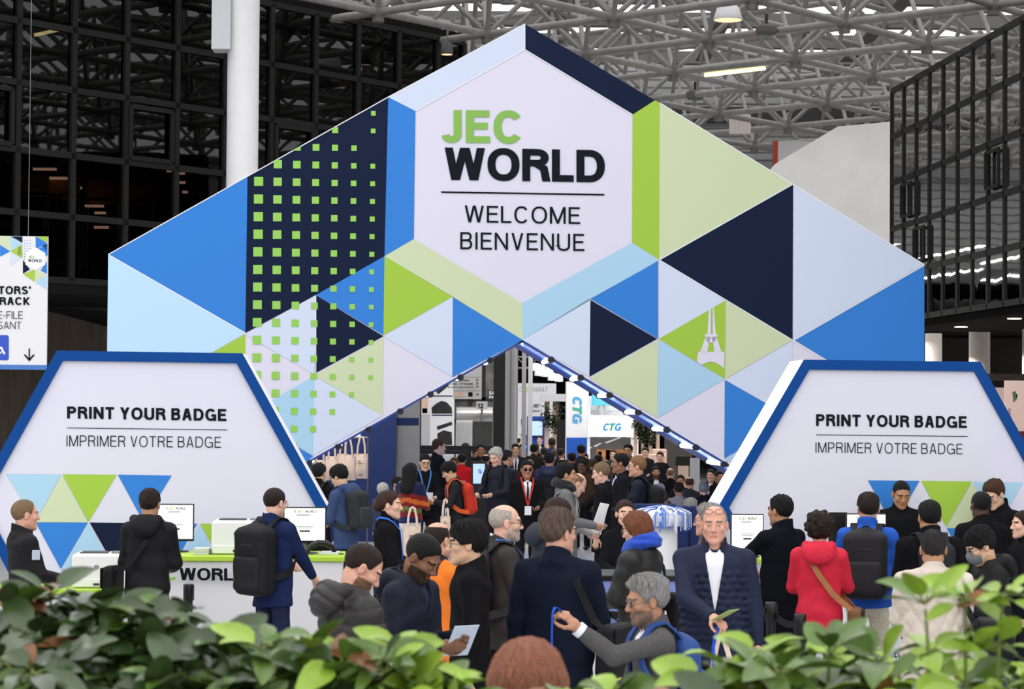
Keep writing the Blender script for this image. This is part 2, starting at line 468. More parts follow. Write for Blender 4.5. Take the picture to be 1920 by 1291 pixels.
class SDF:
    def __init__(s, ax, ay, az):
        s.x, s.y, s.z = ax, ay, az
        s.D = np.full((len(ax), len(ay), len(az)), 0.25, dtype=np.float32)

    def blk(s, lo, hi):
        sl = []
        for a, l, h in zip((s.x, s.y, s.z), lo, hi):
            i = max(0, int(np.searchsorted(a, l)) - 1); j = min(len(a), int(np.searchsorted(a, h)) + 1)
            if j <= i: return None
            sl.append(slice(i, j))
        return tuple(sl), s.x[sl[0]][:, None, None], s.y[sl[1]][None, :, None], s.z[sl[2]][None, None, :]

    def put(s, b, d, k, op='u'):
        sl = b[0]; A = s.D[sl]
        d = d.astype(np.float32)
        if op == 'u':
            if k <= 0: s.D[sl] = np.minimum(A, d)
            else:
                h = np.clip(.5 + .5 * (A - d) / k, 0, 1); s.D[sl] = A + (d - A) * h - k * h * (1 - h)
        else:
            d = -d
            if k <= 0: s.D[sl] = np.maximum(A, d)
            else:
                h = np.clip(.5 - .5 * (A - d) / k, 0, 1); s.D[sl] = A + (d - A) * h + k * h * (1 - h)
        return s

    def cap(s, a, b, ra, rb, k=.02, side=None, flat=1.0, op='u', disp=None, pad=.03):
        a = np.asarray(a, float); b = np.asarray(b, float)
        R = max(ra, rb) / min(flat, 1.0) + k + pad
        B = s.blk(np.minimum(a, b) - R, np.maximum(a, b) + R)
        if B is None: return s
        _, X, Y, Z = B
        ba = b - a; L2 = float(ba @ ba) + 1e-12
        t = np.clip(((X - a[0]) * ba[0] + (Y - a[1]) * ba[1] + (Z - a[2]) * ba[2]) / L2, 0, 1)
        qx = X - a[0] - t * ba[0]; qy = Y - a[1] - t * ba[1]; qz = Z - a[2] - t * ba[2]
        r = ra + (rb - ra) * t
        if disp is not None: r = r + disp(X, Y, Z, t * math.sqrt(L2))
        q2 = qx * qx + qy * qy + qz * qz
        if side is not None and flat != 1.0:
            c = qx * side[0] + qy * side[1] + qz * side[2]
            q2 = q2 - c * c * (1 - flat * flat)
            d = (np.sqrt(np.maximum(q2, 0)) - r)
            d = np.where(d > 0, d, d * .9)
        else:
            d = np.sqrt(q2) - r
        return s.put(B, d, k, op)

    def ell(s, c, r, R=None, k=.02, op='u', disp=None):
        c = np.asarray(c, float); r = np.asarray(r, float)
        m = (float(r.max()) if R is not None else r) + k + .03
        B = s.blk(c - m, c + m)
        if B is None: return s
        _, X, Y, Z = B
        X = X - c[0]; Y = Y - c[1]; Z = Z - c[2]
        if R is not None:
            X, Y, Z = (R[0][0] * X + R[1][0] * Y + R[2][0] * Z, R[0][1] * X + R[1][1] * Y + R[2][1] * Z, R[0][2] * X + R[1][2] * Y + R[2][2] * Z)
        k0 = np.sqrt((X / r[0]) ** 2 + (Y / r[1]) ** 2 + (Z / r[2]) ** 2)
        k1 = np.sqrt((X / r[0] ** 2) ** 2 + (Y / r[1] ** 2) ** 2 + (Z / r[2] ** 2) ** 2) + 1e-9
        d = k0 * (k0 - 1) / k1
        if disp is not None: d = d - disp(X, Y, Z)
        return s.put(B, d, k, op)

    def box(s, c, hs, R=None, rnd=.02, k=.01, op='u', disp=None):
        c = np.asarray(c, float); hs = np.asarray(hs, float)
        m = (float(np.linalg.norm(hs)) if R is not None else hs) + k + .04
        B = s.blk(c - m, c + m)
        if B is None: return s
        _, X, Y, Z = B
        X = X - c[0]; Y = Y - c[1]; Z = Z - c[2]
        if R is not None:
            X, Y, Z = (R[0][0] * X + R[1][0] * Y + R[2][0] * Z, R[0][1] * X + R[1][1] * Y + R[2][1] * Z, R[0][2] * X + R[1][2] * Y + R[2][2] * Z)
        qx = np.abs(X) - hs[0] + rnd; qy = np.abs(Y) - hs[1] + rnd; qz = np.abs(Z) - hs[2] + rnd
        d = np.sqrt(np.maximum(qx, 0) ** 2 + np.maximum(qy, 0) ** 2 + np.maximum(qz, 0) ** 2) + np.minimum(np.maximum(qx, np.maximum(qy, qz)), 0) - rnd
        if disp is not None: d = d - disp(X, Y, Z)
        return s.put(B, d, k, op)

    def fn(s, lo, hi, f, k=.01, op='u'):
        B = s.blk(np.asarray(lo, float), np.asarray(hi, float))
        if B is None: return s
        d = f(B[1], B[2], B[3])
        d = np.broadcast_to(d, s.D[B[0]].shape)
        return s.put(B, d, k, op)

    def mesh(s):
        D = s.D
        D[0], D[-1] = .1, .1; D[:, 0], D[:, -1] = .1, .1; D[:, :, 0], D[:, :, -1] = .1, .1
        S = D < 0
        c = [S[i:S.shape[0] - 1 + i, j:S.shape[1] - 1 + j, k:S.shape[2] - 1 + k] for i in (0, 1) for j in (0, 1) for k in (0, 1)]
        al = c[0].copy(); an = c[0].copy()
        for q in c[1:]: al &= q; an |= q
        act = an & ~al
        I, J, K = np.nonzero(act)
        n = len(I)
        if n == 0: return np.zeros((0, 3)), np.zeros((0, 4), int)
        ids = np.full(act.shape, -1, dtype=np.int32); ids[I, J, K] = np.arange(n)
        val = {(a, b, e): D[I + a, J + b, K + e] for a in (0, 1) for b in (0, 1) for e in (0, 1)}
        acc = np.zeros((n, 3), np.float64); cnt = np.zeros(n)
        for ax in range(3):
            o1, o2 = [q for q in range(3) if q != ax]
            for u in (0, 1):
                for v in (0, 1):
                    p = [0, 0, 0]; p[o1] = u; p[o2] = v; q = list(p); q[ax] = 1
                    d0, d1 = val[tuple(p)], val[tuple(q)]
                    m = (d0 < 0) != (d1 < 0)
                    t = d0[m] / (d0[m] - d1[m])
                    acc[m, ax] += t; acc[m, o1] += u; acc[m, o2] += v; cnt[m] += 1
        acc /= cnt[:, None]
        V = np.empty((n, 3), np.float32)
        for ax, (a, idx) in enumerate(zip((s.x, s.y, s.z), (I, J, K))):
            V[:, ax] = a[idx] + acc[:, ax] * (a[idx + 1] - a[idx])
        Q = []
        for ax in range(3):
            o1, o2 = (ax + 1) % 3, (ax + 2) % 3
            A = S.take(range(0, S.shape[ax] - 1), axis=ax); B = S.take(range(1, S.shape[ax]), axis=ax)
            E = np.nonzero(A != B)
            P = np.stack(E, 1)
            ok = (P[:, o1] > 0) & (P[:, o2] > 0) & (P[:, o1] < S.shape[o1] - 1) & (P[:, o2] < S.shape[o2] - 1)
            P = P[ok]; ins = A[tuple(P.T)]
            def g(du, dv):
                R_ = P.copy(); R_[:, o1] += du; R_[:, o2] += dv
                return ids[tuple(R_.T)]
            q = np.stack([g(-1, -1), g(0, -1), g(0, 0), g(-1, 0)], 1)
            q[~ins] = q[~ins][:, ::-1]
            Q.append(q)
        Q = np.concatenate(Q)
        return V, Q[(Q >= 0).all(1)]


def wrinkle(seed, amp, fx=14.0, fz=22.0):
    """soft cloth folds: a few skewed waves"""
    rg = np.random.RandomState(seed)
    W = [(rg.normal(0, fx), rg.normal(0, fx), rg.normal(0, fz), rg.uniform(0, 6.28), rg.uniform(.5, 1)) for _ in range(5)]

    def f(X, Y, Z):
        o = 0
        for a, b, c, p, w in W:
            o = o + w * np.sin(a * X + b * Y + c * Z + p + 1.5 * np.sin(9 * Z + 7 * X + p))
        return amp * o / 3
    return f
# ------------------------------------------------------------------ people
def rotx(a): c, s = math.cos(a), math.sin(a); return np.array([[1, 0, 0], [0, c, -s], [0, s, c]])
def roty(a): c, s = math.cos(a), math.sin(a); return np.array([[c, 0, s], [0, 1, 0], [-s, 0, c]])
def rotz(a): c, s = math.cos(a), math.sin(a); return np.array([[c, -s, 0], [s, c, 0], [0, 0, 1]])


def cloth_mat(c, kind='wool'):
    key = 'cloth_%s_%d_%d_%d' % ((kind,) + tuple(c))
    if kind == 'puffer': return mat(key, c, rough=.5, spec=.35, var=.10, vscale=30, bump=.25, bscale=45)
    if kind == 'knit': return mat(key, c, rough=.95, spec=.15, var=.18, vscale=260, bump=.5, bscale=320, sheen=.15)
    if kind == 'shell': return mat(key, c, rough=.65, spec=.18, var=.08, vscale=14, bump=.25, bscale=40)
    if kind == 'denim': return mat(key, c, rough=.9, spec=.2, var=.22, vscale=150, bump=.3, bscale=300)
    if kind == 'cotton': return mat(key, c, rough=.8, spec=.2, bump=.15, bscale=30)
    return mat(key, c, rough=.95, spec=.08, var=.10, vscale=60, bump=.15, bscale=220)


def plaid_mat(name, c0, c1, sc=26.0, kind='plaid'):
    if name in _mats: return _mats[name]
    m = mat(name, c0, rough=.9, spec=.2)
    nt = m.node_tree; b = nt.nodes['Principled BSDF']
    tc = nt.nodes.new('ShaderNodeTexCoord')
    w1 = nt.nodes.new('ShaderNodeTexWave'); w1.inputs['Scale'].default_value = sc / 3; w1.bands_direction = 'X'
    w2 = nt.nodes.new('ShaderNodeTexWave'); w2.inputs['Scale'].default_value = sc / 3; w2.bands_direction = 'Z'
    nt.links.new(tc.outputs['Object'], w1.inputs[0]); nt.links.new(tc.outputs['Object'], w2.inputs[0])
    mx = nt.nodes.new('ShaderNodeMath'); mx.operation = 'MULTIPLY'
    nt.links.new(w1.outputs['Fac'], mx.inputs[0]); nt.links.new(w2.outputs['Fac'], mx.inputs[1])
    r = nt.nodes.new('ShaderNodeValToRGB'); r.color_ramp.elements[0].position = .15; r.color_ramp.elements[1].position = .6
    r.color_ramp.elements[0].color = rgb(c0); r.color_ramp.elements[1].color = rgb(c1)
    nt.links.new(mx.outputs[0], r.inputs[0]); nt.links.new(r.outputs[0], b.inputs['Base Color'])
    return m


def skin_mat(c): return mat('skin_%d_%d_%d' % tuple(c), c, rough=.5, spec=.4, var=.08, vscale=35, bump=.08, bscale=220)
def hair_mat(c): return mat('hair_%d_%d_%d' % tuple(c), c, rough=.55, spec=.22, var=.4, vscale=70, stretch=(3, 3, .5), bump=.9, bscale=170)


SKIN = dict(fair=(222, 176, 152), pink=(214, 160, 136), tan=(188, 140, 108), olive=(176, 128, 98), brown=(120, 82, 60), dark=(78, 52, 40), asian=(214, 172, 140))
HAIRC = dict(black=(22, 20, 20), dark=(42, 32, 26), brown=(78, 54, 40), grey=(140, 138, 134), white=(196, 194, 188), auburn=(128, 78, 52), sandy=(134, 108, 82), saltpepper=(98, 96, 94), darkgrey=(70, 66, 62))


def head_sdf(g, T, R, sc, fem=False, detail=True, k=1.0):
    """adds a head to field g; T = head centre, R = head axes (columns right, fwd, up), sc = scale"""
    def P(x, y, z): return T + R @ (np.array([x, y, z]) * sc)
    def E(c, r, kk=.015, op='u', R2=None): g.ell(P(*c), np.array(r) * sc, R if R2 is None else R @ R2, kk * sc, op)
    def C(a, b, ra, rb, kk=.012, op='u'): g.cap(P(*a), P(*b), ra * sc, rb * sc, kk * sc, op=op)
    jw = .9 if fem else 1.0
    E((0, -.014, .034), (.077, .098, .087))
    E((0, .028, -.03), (.059 * jw, .062, .078), .02)
    for sx in (-1, 1):
        C((sx * .047 * jw, -.002, -.056), (sx * .016, .066, -.096), .019, .016, .03)
        E((sx * .044, .056, -.018), (.022, .026, .02), .02)
    E((0, .069, -.098), (.022 * jw, .02, .018), .02)
    C((-.036, .078, .026), (.036, .078, .026), .011 if fem else .014, .011 if fem else .014, .02)
    if detail:
        for sx in (-1, 1): E((sx * .032, .1, .004), (.019, .018, .0125), .012, 'c')
        for sx in (-1, 1): E((sx * .0315, .0765, .0035), (.0135, .0135, .0125), .002)
    C((0, .086, .012), (0, .106, -.027), .0085, .0125, .01)
    for sx in (-1, 1): E((sx * .0125, .096, -.031), (.009, .011, .008), .007)
    if detail:
        C((-.018, .0855, -.0585), (.018, .0855, -.0585), .0065, .0065, .006)
        C((-.014, .0855, -.069), (.014, .0855, -.069), .0075, .0075, .006)
        C((-.02, .096, -.0635), (.02, .096, -.0635), .0025, .0025, .004, 'c')
    for sx in (-1, 1):
        E((sx * .079, -.012, -.004), (.009, .019, .032), .008, R2=rotz(sx * .3))
        if detail: E((sx * .089, -.009, .0), (.006, .009, .017), .006, 'c')


def hairline(style):
    # z of the hair's lower edge as a function of y (head frame, metres)
    if style == 'long' or style == 'bob' or style == 'curly':
        return [-.13, -.06, .0, .03, .05, .075, .12], [-.12, -.12, -.07, -.02, .035, .066, .07]
    if style == 'mop': return [-.13, -.085, -.05, -.012, .01, .03, .06, .12], [-.085, -.085, -.055, .0, .0, -.01, .03, .042]
    if style == 'receding': return [-.13, -.085, -.05, -.02, .0, .025, .04, .06, .075, .12], [-.07, -.07, -.05, .008, .01, .0, .035, .08, .11, .15]
    if style == 'fringe': return [-.13, -.085, -.05, -.02, .0, .02, .03], [-.06, -.06, -.045, .008, .01, .0, .15]
    return [-.13, -.085, -.05, -.02, .0, .025, .04, .075, .12], [-.075, -.075, -.05, .008, .012, -.012, .036, .068, .072]


def make_hair(style, T, R, sc, h, seed, th=None):
    if style in (None, 'bald'): return None
    r = dict(short=.012, buzz=.005, mop=.022, receding=.008, fringe=.006, long=.02, bob=.024, curly=.042, bun=.013, slick=.013, wavy=.022)[style] if th is None else th
    m = .30 * sc
    lo = T - m; hi = T + m
    if style == 'long': lo = lo - np.array([0, 0, .25 * sc])
    g = SDF(axis(lo[0], hi[0], h), axis(lo[1], hi[1], h), axis(lo[2], hi[2], h))
    def P(x, y, z): return T + R @ (np.array([x, y, z]) * sc)
    rg = np.random.RandomState(seed)
    ph = rg.uniform(0, 6.28, 6)
    amp = dict(buzz=.0006, fringe=.0012, receding=.0012, curly=.011, bob=.0055, bun=.0055, mop=.0042, wavy=.0065, long=.004, short=.0042, slick=.003).get(style, .0026)
    if style == 'curly':
        def dsp(X, Y, Z): return amp * (np.sin(95 * X + ph[0] + 2 * np.sin(60 * Z)) * np.sin(95 * Y + ph[1]) * np.sin(90 * Z + ph[2]) + .5 * np.sin(150 * X + 120 * Z + ph[3]) * np.sin(140 * Y + ph[4]))
    else:
        def dsp(X, Y, Z):
            a = np.arctan2(X, -Y + .03) ; e = Z
            return amp * (np.sin(15 * a + 26 * e + ph[0] + 1.5 * np.sin(34 * e + ph[1])) * .6 + .5 * np.sin(31 * a - 38 * e + ph[2]) + .35 * np.sin(53 * a + 60 * X + ph[3]))
    # the hair thins out towards its own edge and dives under the skin below it
    ys, zs = hairline('short' if style in ('bun', 'slick', 'buzz', 'wavy') else style)
    edge = dict(mop=.012, bob=.012, long=.012, curly=.02).get(style, .032)
    def cover(X, Y, Z):
        lx, ly, lz = X / sc, Y / sc - .015, Z / sc + .036
        lim = np.interp(ly, ys, zs) + .004 * np.sin(170 * lx + ph[5]) + .003 * np.sin(330 * lx + 210 * ly) - .10 * np.maximum(0, np.abs(lx) - .045) * (ly > .03)
        u = np.clip((lz - lim) / edge, 0, 1)
        top = np.clip((lz - .05) / .05, 0, 1) * (1 if style in ('short', 'mop', 'slick', 'wavy') else 0)
        return ((r * (.75 + .45 * top) + .0022) * u ** .6 - .0032 + u * dsp(X, Y, Z) * (.7 + 1.1 * top) / sc - .01 * (lz < lim - .004)) * sc
    g.ell(P(0, -.015, .036), np.array([.077, .098, .087]) * sc, R, 0, disp=cover)
    Ri = R.T
    def hl(X, Y, Z):
        x = (X - T[0]) / sc; y = (Y - T[1]) / sc; z = (Z - T[2]) / sc
        ly = Ri[1][0] * x + Ri[1][1] * y + Ri[1][2] * z; lz = Ri[2][0] * x + Ri[2][1] * y + Ri[2][2] * z; lx = Ri[0][0] * x + Ri[0][1] * y + Ri[0][2] * z
        lim = np.interp(ly, ys, zs) + .003 * np.sin(170 * lx + ph[5]) + .002 * np.sin(400 * lx + 300 * ly) - .10 * np.maximum(0, np.abs(lx) - .045) * (ly > .03)
        return (lz - lim) * sc * .8
    g.fn(lo, hi, hl, .008, 'c') if False else None
    if style in ('curly',):
        B = g.blk(lo, hi); d = np.broadcast_to(hl(B[1], B[2], B[3]), g.D[B[0]].shape)
        g.put(B, d, .006, 'c')
    if style == 'fringe':
        g.ell(P(0, .0, .11), np.array([.062, .085, .062]) * sc, R, .008, 'c')
    if style == 'bob':
        for sx in (-1, 1): g.cap(P(sx * .075, -.025, .03), P(sx * .068, -.03, -.07), .03 * sc, .026 * sc, .02, disp=None)
        g.ell(P(0, -.075, -.02), np.array([.075, .05, .085]) * sc, R, .02, disp=dsp)
    if style == 'long':
        g.cap(P(0, -.07, .02), P(0, -.10, -.24), .075 * sc, .085 * sc, .03, side=R[:, 0], flat=.75, disp=lambda X, Y, Z, t: .004 * np.sin(60 * X + 20 * Z))
        for sx in (-1, 1): g.cap(P(sx * .08, -.02, .02), P(sx * .09, -.04, -.17), .025 * sc, .03 * sc, .02)
    if style == 'bun':
        g.ell(P(0, -.105, -.005), np.array([.058, .045, .05]) * sc, R, .02, disp=lambda X, Y, Z: .005 * np.sin(70 * X + 50 * Z) * np.sin(60 * Z + 40 * Y))
        for sx in (-1, 1): g.cap(P(sx * .07, -.03, .03), P(sx * .03, -.1, -.02), .012 * sc, .012 * sc, .02)
    if style == 'ponytail': pass
    if style == 'curly':
        for _ in range(34):
            a = rg.uniform(0, 6.28); e = rg.uniform(-.9, 1.3)
            q = np.array([.105 * math.cos(a) * math.cos(e), -.02 + .12 * math.sin(a) * math.cos(e), .036 + .115 * math.sin(e)])
            if q[1] > .05 and q[2] < .07: continue
            g.ell(P(*q), np.full(3, rg.uniform(.018, .028)) * sc, None, .008)
    return g.mesh()


def ik(S, W, l1, l2, pole):
    S = np.asarray(S, float); W = np.asarray(W, float)
    v = W - S; d = np.linalg.norm(v); mx = (l1 + l2) * .995
    if d > mx: W = S + v / d * mx; d = mx
    u = (W - S) / d
    a = (l1 * l1 - l2 * l2 + d * d) / (2 * d); hh = math.sqrt(max(1e-6, l1 * l1 - a * a))
    p = np.asarray(pole, float); p = p - u * (p @ u); p /= np.linalg.norm(p) + 1e-9
    return S + u * a + p * hh, W


def hand_prims(g, W, f, n, side, sc, curl=.5, kk=.005, spread=1.0):
    """hand at wrist W pointing along f with palm normal n; side=+1 puts the thumb on the +cross side"""
    f = f / np.linalg.norm(f); n = n - f * (n @ f); n = n / (np.linalg.norm(n) + 1e-9)
    t = np.cross(f, n) * side
    g.cap(W - f * .03 * sc, W + f * .018 * sc, .026 * sc, .027 * sc, .012, side=t, flat=.82)
    g.cap(W + f * .025 * sc, W + f * .078 * sc, .0155 * sc, .0135 * sc, .012, side=t, flat=.42)
    L = [.072, .08, .074, .058]
    for i in range(4):
        o = (-.030 + .0205 * i) * sc
        K = W + f * (.088 - .006 * abs(i - 1.3)) * sc - t * o
        a = curl * (.9 + .12 * i)
        p = K; d = f - t * (.06 * (i - 1.5)) * spread * -1.0; d = d / np.linalg.norm(d)
        for j, (q, ln) in enumerate(((.55, .45), (1.5, .32), (2.3, .25))):
            ang = a * q
            dd = d * math.cos(ang) + n * math.sin(ang)
            e = p + dd * L[i] * ln * sc
            r0, r1 = (.0092 - .0009 * j) * sc, (.0086 - .0011 * j) * sc
            g.cap(p, e, r0, r1, .0035 if j else .006)
            p = e
    b = W + f * .022 * sc + t * .03 * sc + n * .006 * sc
    m1 = b + (f * .7 + t * .72 + n * .35) * .038 * sc
    m2 = m1 + (f * .88 + t * .1 + n * .45) * .032 * sc
    m3 = m2 + (f * .9 - t * .25 + n * .35) * .026 * sc
    g.cap(W + f * .012 * sc + t * .012 * sc, b, .016 * sc, .0145 * sc, .008); g.cap(b, m1, .0135 * sc, .011 * sc, .006); g.cap(m1, m2, .0105 * sc, .0095 * sc, .004); g.cap(m2, m3, .0095 * sc, .0078 * sc, .003)


PEOPLE = []


def person(label, px, py, s, face, top='jacket', c=(25, 26, 30), kind='wool', len_=.82, skin='fair', hair='short', hc='dark', legs=(28, 28, 34),
           fem=False, lean=0.0, hp=0.0, hy=0.0, ht=None, wide=1.0, L='down', R='down', seed=1, hood=False, collar=None, shirt=None, tie=None, scarf=None,
           glasses=None, beard=None, lanyard=None, quilt=None, mask=False, group=None, hth=None, sleeve=None, y_shift=0.0, yoke=None, curlL=.7, curlR=.7, roll=0.0, cuffc=None, tshirt=None, floorz=0.0, sit=False, minor=False):
    """px, py: where the top of the head stands in the photograph; s: pixels per metre there; face: heading in degrees (0 away, 90 to the right)"""
    Yd = FPX / s
    if sit: floorz = -.42
    top3 = at_y(px, py, Yd)
    zt = top3[2] - floorz
    a = math.radians(face)
    lr, hpr, hyr = math.radians(lean), math.radians(hp), math.radians(hy)

    def skel(k):
        J = {}
        pel = np.array([0, 0, .95 * k])
        Rt = rotx(-lr)
        def tp(p): return pel + Rt @ (np.array(p, float) * k - pel)
        hd = tp((0, .0, 1.50)) + (rotx(-lr * .55) @ np.array([0, -.005, .0]) * k) + rotx(-(lr * .6 + hpr * .6)) @ np.array([0, .012, .125]) * k
        RH = rotz(-hyr) @ rotx(-(lr * .35 + hpr)) @ roty(math.radians(roll))
        return pel, Rt, tp, hd, RH
    k = 1.0
    hairh = dict(curly=.03, mop=.02, bob=.02, wavy=.02, long=.016, short=.012, slick=.012, bun=.012).get(hair, .004)
    for _ in range(4):
        pel, Rt, tp, hd, RH = skel(k)
        hs = (k * .5 + .5) * (1.0 if not fem else .96)
        cr = hd + RH @ (np.array([0, -.014, .034]) * hs)
        # support point of the skull's ellipsoid along z
        rr = np.array([.077, .098, .087]) * hs + hairh
        nz = RH.T @ np.array([0, 0, 1.0]); zz = cr[2] + math.sqrt(float(((nz * rr) ** 2).sum()))
        k *= zt / zz
    pel, Rt, tp, hd, RH = skel(k)
    hs = (k * .5 + .5) * (1.0 if not fem else .96)
    # root so that the head top projects on (px, py)
    cz, sz = math.cos(-a), math.sin(-a)
    off = np.array([cz * cr[0] - sz * cr[1], sz * cr[0] + cz * cr[1]])
    loc = (top3[0] - off[0], top3[1] - off[1], floorz)
    root = empty('person', loc, -a)
    tag(root, label, 'person', group)
    w = wide * (.92 if fem else 1.0)
    hc_ = HAIRC[hc] if isinstance(hc, str) else hc
    sk = SKIN[skin] if isinstance(skin, str) else skin
    hres = min(.011, max(.0042, 1.5 / s)); cres = min(.03, max(.0075, 2.6 / s))
    # joints
    def sh(sx): return tp((sx * .163 * w, -.012, 1.412))
    arms = {}
    for nm, sx, spec in (('L', -1, L), ('R', 1, R)):
        S = sh(sx)
        pole = Rt @ np.array([sx * .55, -.8, -.5])
        n = np.array([-sx, .0, .2]); fdir = None
        if spec == 'down': W = tp((sx * (.215 * w + .01), .03, .86)); n = np.array([-sx, .1, 0])
        elif spec == 'hold': W = tp((sx * .12, .30, 1.10)); n = np.array([-sx * .9, 0, .5]); pole = Rt @ np.array([sx * .5, -.5, -.9])
        elif spec == 'belly': W = tp((sx * .09, .24, 1.02)); n = np.array([-sx * .5, -.8, .2]); fdir = np.array([-sx * .8, .4, .1])
        elif spec == 'phone': W = tp((sx * .07, .30, 1.22)); n = np.array([-sx * .8, -.4, .3]); pole = Rt @ np.array([sx * .6, -.3, -.9])
        elif spec == 'reach': W = tp((sx * .16, .46, 1.12)); n = np.array([0, 0, -1.0]); pole = Rt @ np.array([sx * .7, -.2, -.8])
        elif spec == 'pocket': W = tp((sx * .2 * w, .10, .95)); n = np.array([-sx, -.2, 0]); pole = np.array([sx * .9, -.8, 0])
        elif spec == 'face': W = tp((sx * .10, .16, 1.50)); n = np.array([-sx, -.4, 0]); pole = Rt @ np.array([sx * .7, .2, -.9])
        elif spec == 'back': W = tp((sx * .16, -.18, .98)); n = np.array([0, 1, 0])
        else:
            W = np.array(spec[0]) * k if not (len(spec) > 2 and spec[2] == 't') else tp(spec[0]); n = np.array(spec[1], float)
            if len(spec) > 3 and spec[3] is not None: pole = np.array(spec[3], float)
            if len(spec) > 4: fdir = np.array(spec[4], float)
        El, W = ik(S, W, .285 * k, .255 * k, pole)
        f = W - El; f /= np.linalg.norm(f)
        if fdir is not None: f = f * .35 + fdir / np.linalg.norm(fdir) * .65
        arms[nm] = (S, El, W, f, n, sx)
    hands = [arms[q][2] for q in arms]
    # --- the body: one continuous surface
    allp = np.array([hd + [.13, .17, .17], hd - [.13, .17, .2], *[h + .14 for h in hands], *[h - .14 for h in hands], *[arms[q][1] + .08 for q in arms], *[arms[q][1] - .08 for q in arms], [.25, .22, -.02], [-.25, -.22, 0]])
    lo = allp.min(0) - .03; hi = allp.max(0) + .03
    fx = [(hd[0] - .115, hd[0] + .115, hres)]; fy = [(hd[1] - .14, hd[1] + .14, hres)]; fz = [(hd[2] - .17, hd[2] + .17, hres)]
    hh = max(.005, 1.9 / s)
    if hh < .012:
        for q in hands:
            fx.append((q[0] - .1, q[0] + .1, hh)); fy.append((q[1] - .1, q[1] + .12, hh)); fz.append((q[2] - .1, q[2] + .1, hh))
    bres = max(.022, cres)
    g = SDF(axis(lo[0], hi[0], bres, fx), axis(lo[1], hi[1], bres, fy), axis(lo[2], hi[2], bres, fz))
    X = np.array([1.0, 0, 0])
    g.cap(tp((0, -.01, 1.36)), tp((0, 0, 1.12)), .098 * k, .092 * k, .02, side=X, flat=.62 / w)
    g.cap(tp((0, 0, 1.12)), (0, 0, .93 * k), .092 * k, .10 * k, .03, side=X, flat=.66 / w)
    for sx in (-1, 1):
        g.cap(tp((sx * .05, -.02, 1.45)), tp((sx * .15 * w, -.012, 1.415)), .045 * k, .045 * k, .03)
        if sit:
            g.cap((sx * .085 * k, 0, .92 * k), (sx * .12 * k, .3 * k, .92 * k), .06 * k, .05 * k, .02)
            continue
        g.cap((sx * .085 * k, 0, .92 * k), (sx * .095 * k, .01, .49 * k), .075 * k, .05 * k, .02)
        g.cap((sx * .095 * k, .01, .49 * k), (sx * .1 * k, -.01, .09 * k), .048 * k, .036 * k, .01)
        g.cap((sx * .1 * k, -.02, .05 * k), (sx * .11 * k, .13, .035 * k), .034 * k, .026 * k, .01)
    nb = tp((0, -.02, 1.44))
    nk = .056 * hs * (.86 if fem else 1.0)
    g.cap(nb, hd + RH @ (np.array([0, -.022, -.05]) * hs), nk * 1.08, nk, .025)
    for q in arms:
        S, El, W, f, n, sx = arms[q]
        g.cap(S, El, .042 * k, .036 * k, .02); g.cap(El, W, .036 * k, .024 * k, .012)
    head_sdf(g, hd, RH, hs, fem, hres < .009)
    for q in arms:
        S, El, W, f, n, sx = arms[q]
        hand_prims(g, W + f * .01, f, n, 1 if sx < 0 else -1, hs * (.9 if fem else 1.0), curlL if q == 'L' else curlR)
    V, Q = g.mesh()
    fc = V[Q].mean(1)
    h = (fc - hd) @ RH / hs
    mi = np.zeros(len(Q), int)
    lips = (np.abs(h[:, 0]) < .021) & (np.abs(h[:, 2] + .0635) < .009 - .2 * np.maximum(0, np.abs(h[:, 0]) - .008)) & (h[:, 1] > .078)
    eye = ((np.abs(np.abs(h[:, 0]) - .0315) ** 2 + (h[:, 2] - .0035) ** 2) < .010 ** 2) & (h[:, 1] > .074) & (np.abs(h[:, 2] - .001) < .0036)
    iris = ((np.abs(np.abs(h[:, 0]) - .0315) ** 2 + (h[:, 2] - .0035) ** 2) < .0056 ** 2) & (h[:, 1] > .078) & (np.abs(h[:, 2] - .0015) < .005)
    brow = (np.abs(h[:, 2] - .0285 + .12 * np.abs(np.abs(h[:, 0]) - .03)) < .0048) & (np.abs(h[:, 0]) < .052) & (np.abs(h[:, 0]) > .013) & (h[:, 1] > .06)
    if beard:
        bd = (h[:, 2] < -.035 - .2 * np.maximum(0, .03 - h[:, 1])) & (h[:, 1] > -.008) & (h[:, 2] > -.135) & ((h[:, 2] < -.045) | (np.abs(h[:, 0]) > .03)) & ~lips & (np.abs(h[:, 0]) < .08)
        mi[bd] = 5
    mi[lips] = 1; mi[brow] = 4
    if hres < .009: mi[eye] = 2; mi[iris] = 3
    skc = skin_mat(sk)
    lipc = tuple(int(x * f_) for x, f_ in zip(sk, (.92, .76, .74)))
    if beard: bc = HAIRC[beard] if isinstance(beard, str) and beard in HAIRC else beard
    mats = [skc, mat('lip_%d_%d_%d' % lipc, lipc, rough=.4), mat('eye_white', (228, 224, 218), rough=.2), mat('iris_dark', (40, 28, 22), rough=.15), hair_mat(hc_ if hc_[0] < 150 else (120, 116, 110)),
            hair_mat(tuple(int(.55 * b_ + .45 * s_) for b_, s_ in zip(bc, sk))) if beard else skc]
    mesh_np('body', V, Q, mats=mats, midx=mi, parent=root)
    hm = make_hair(hair, hd, RH, hs, max(.0045, min(.012, 1.8 / s)), seed, hth)
    if hm is not None and len(hm[1]): mesh_np('hair', hm[0], hm[1], mats=[hair_mat(hc_)], parent=root)

    # --- clothes
    cm = cloth_mat(c, kind) if not isinstance(c, bpy.types.Material) else c
    wr = wrinkle(seed, .0065 if kind in ('wool', 'knit') else .009)
    def fold(Xx, Yy, Zz, t): return wr(Xx, Yy, Zz)
    th = dict(puffer=.03, knit=.014, shell=.018).get(kind, .015)
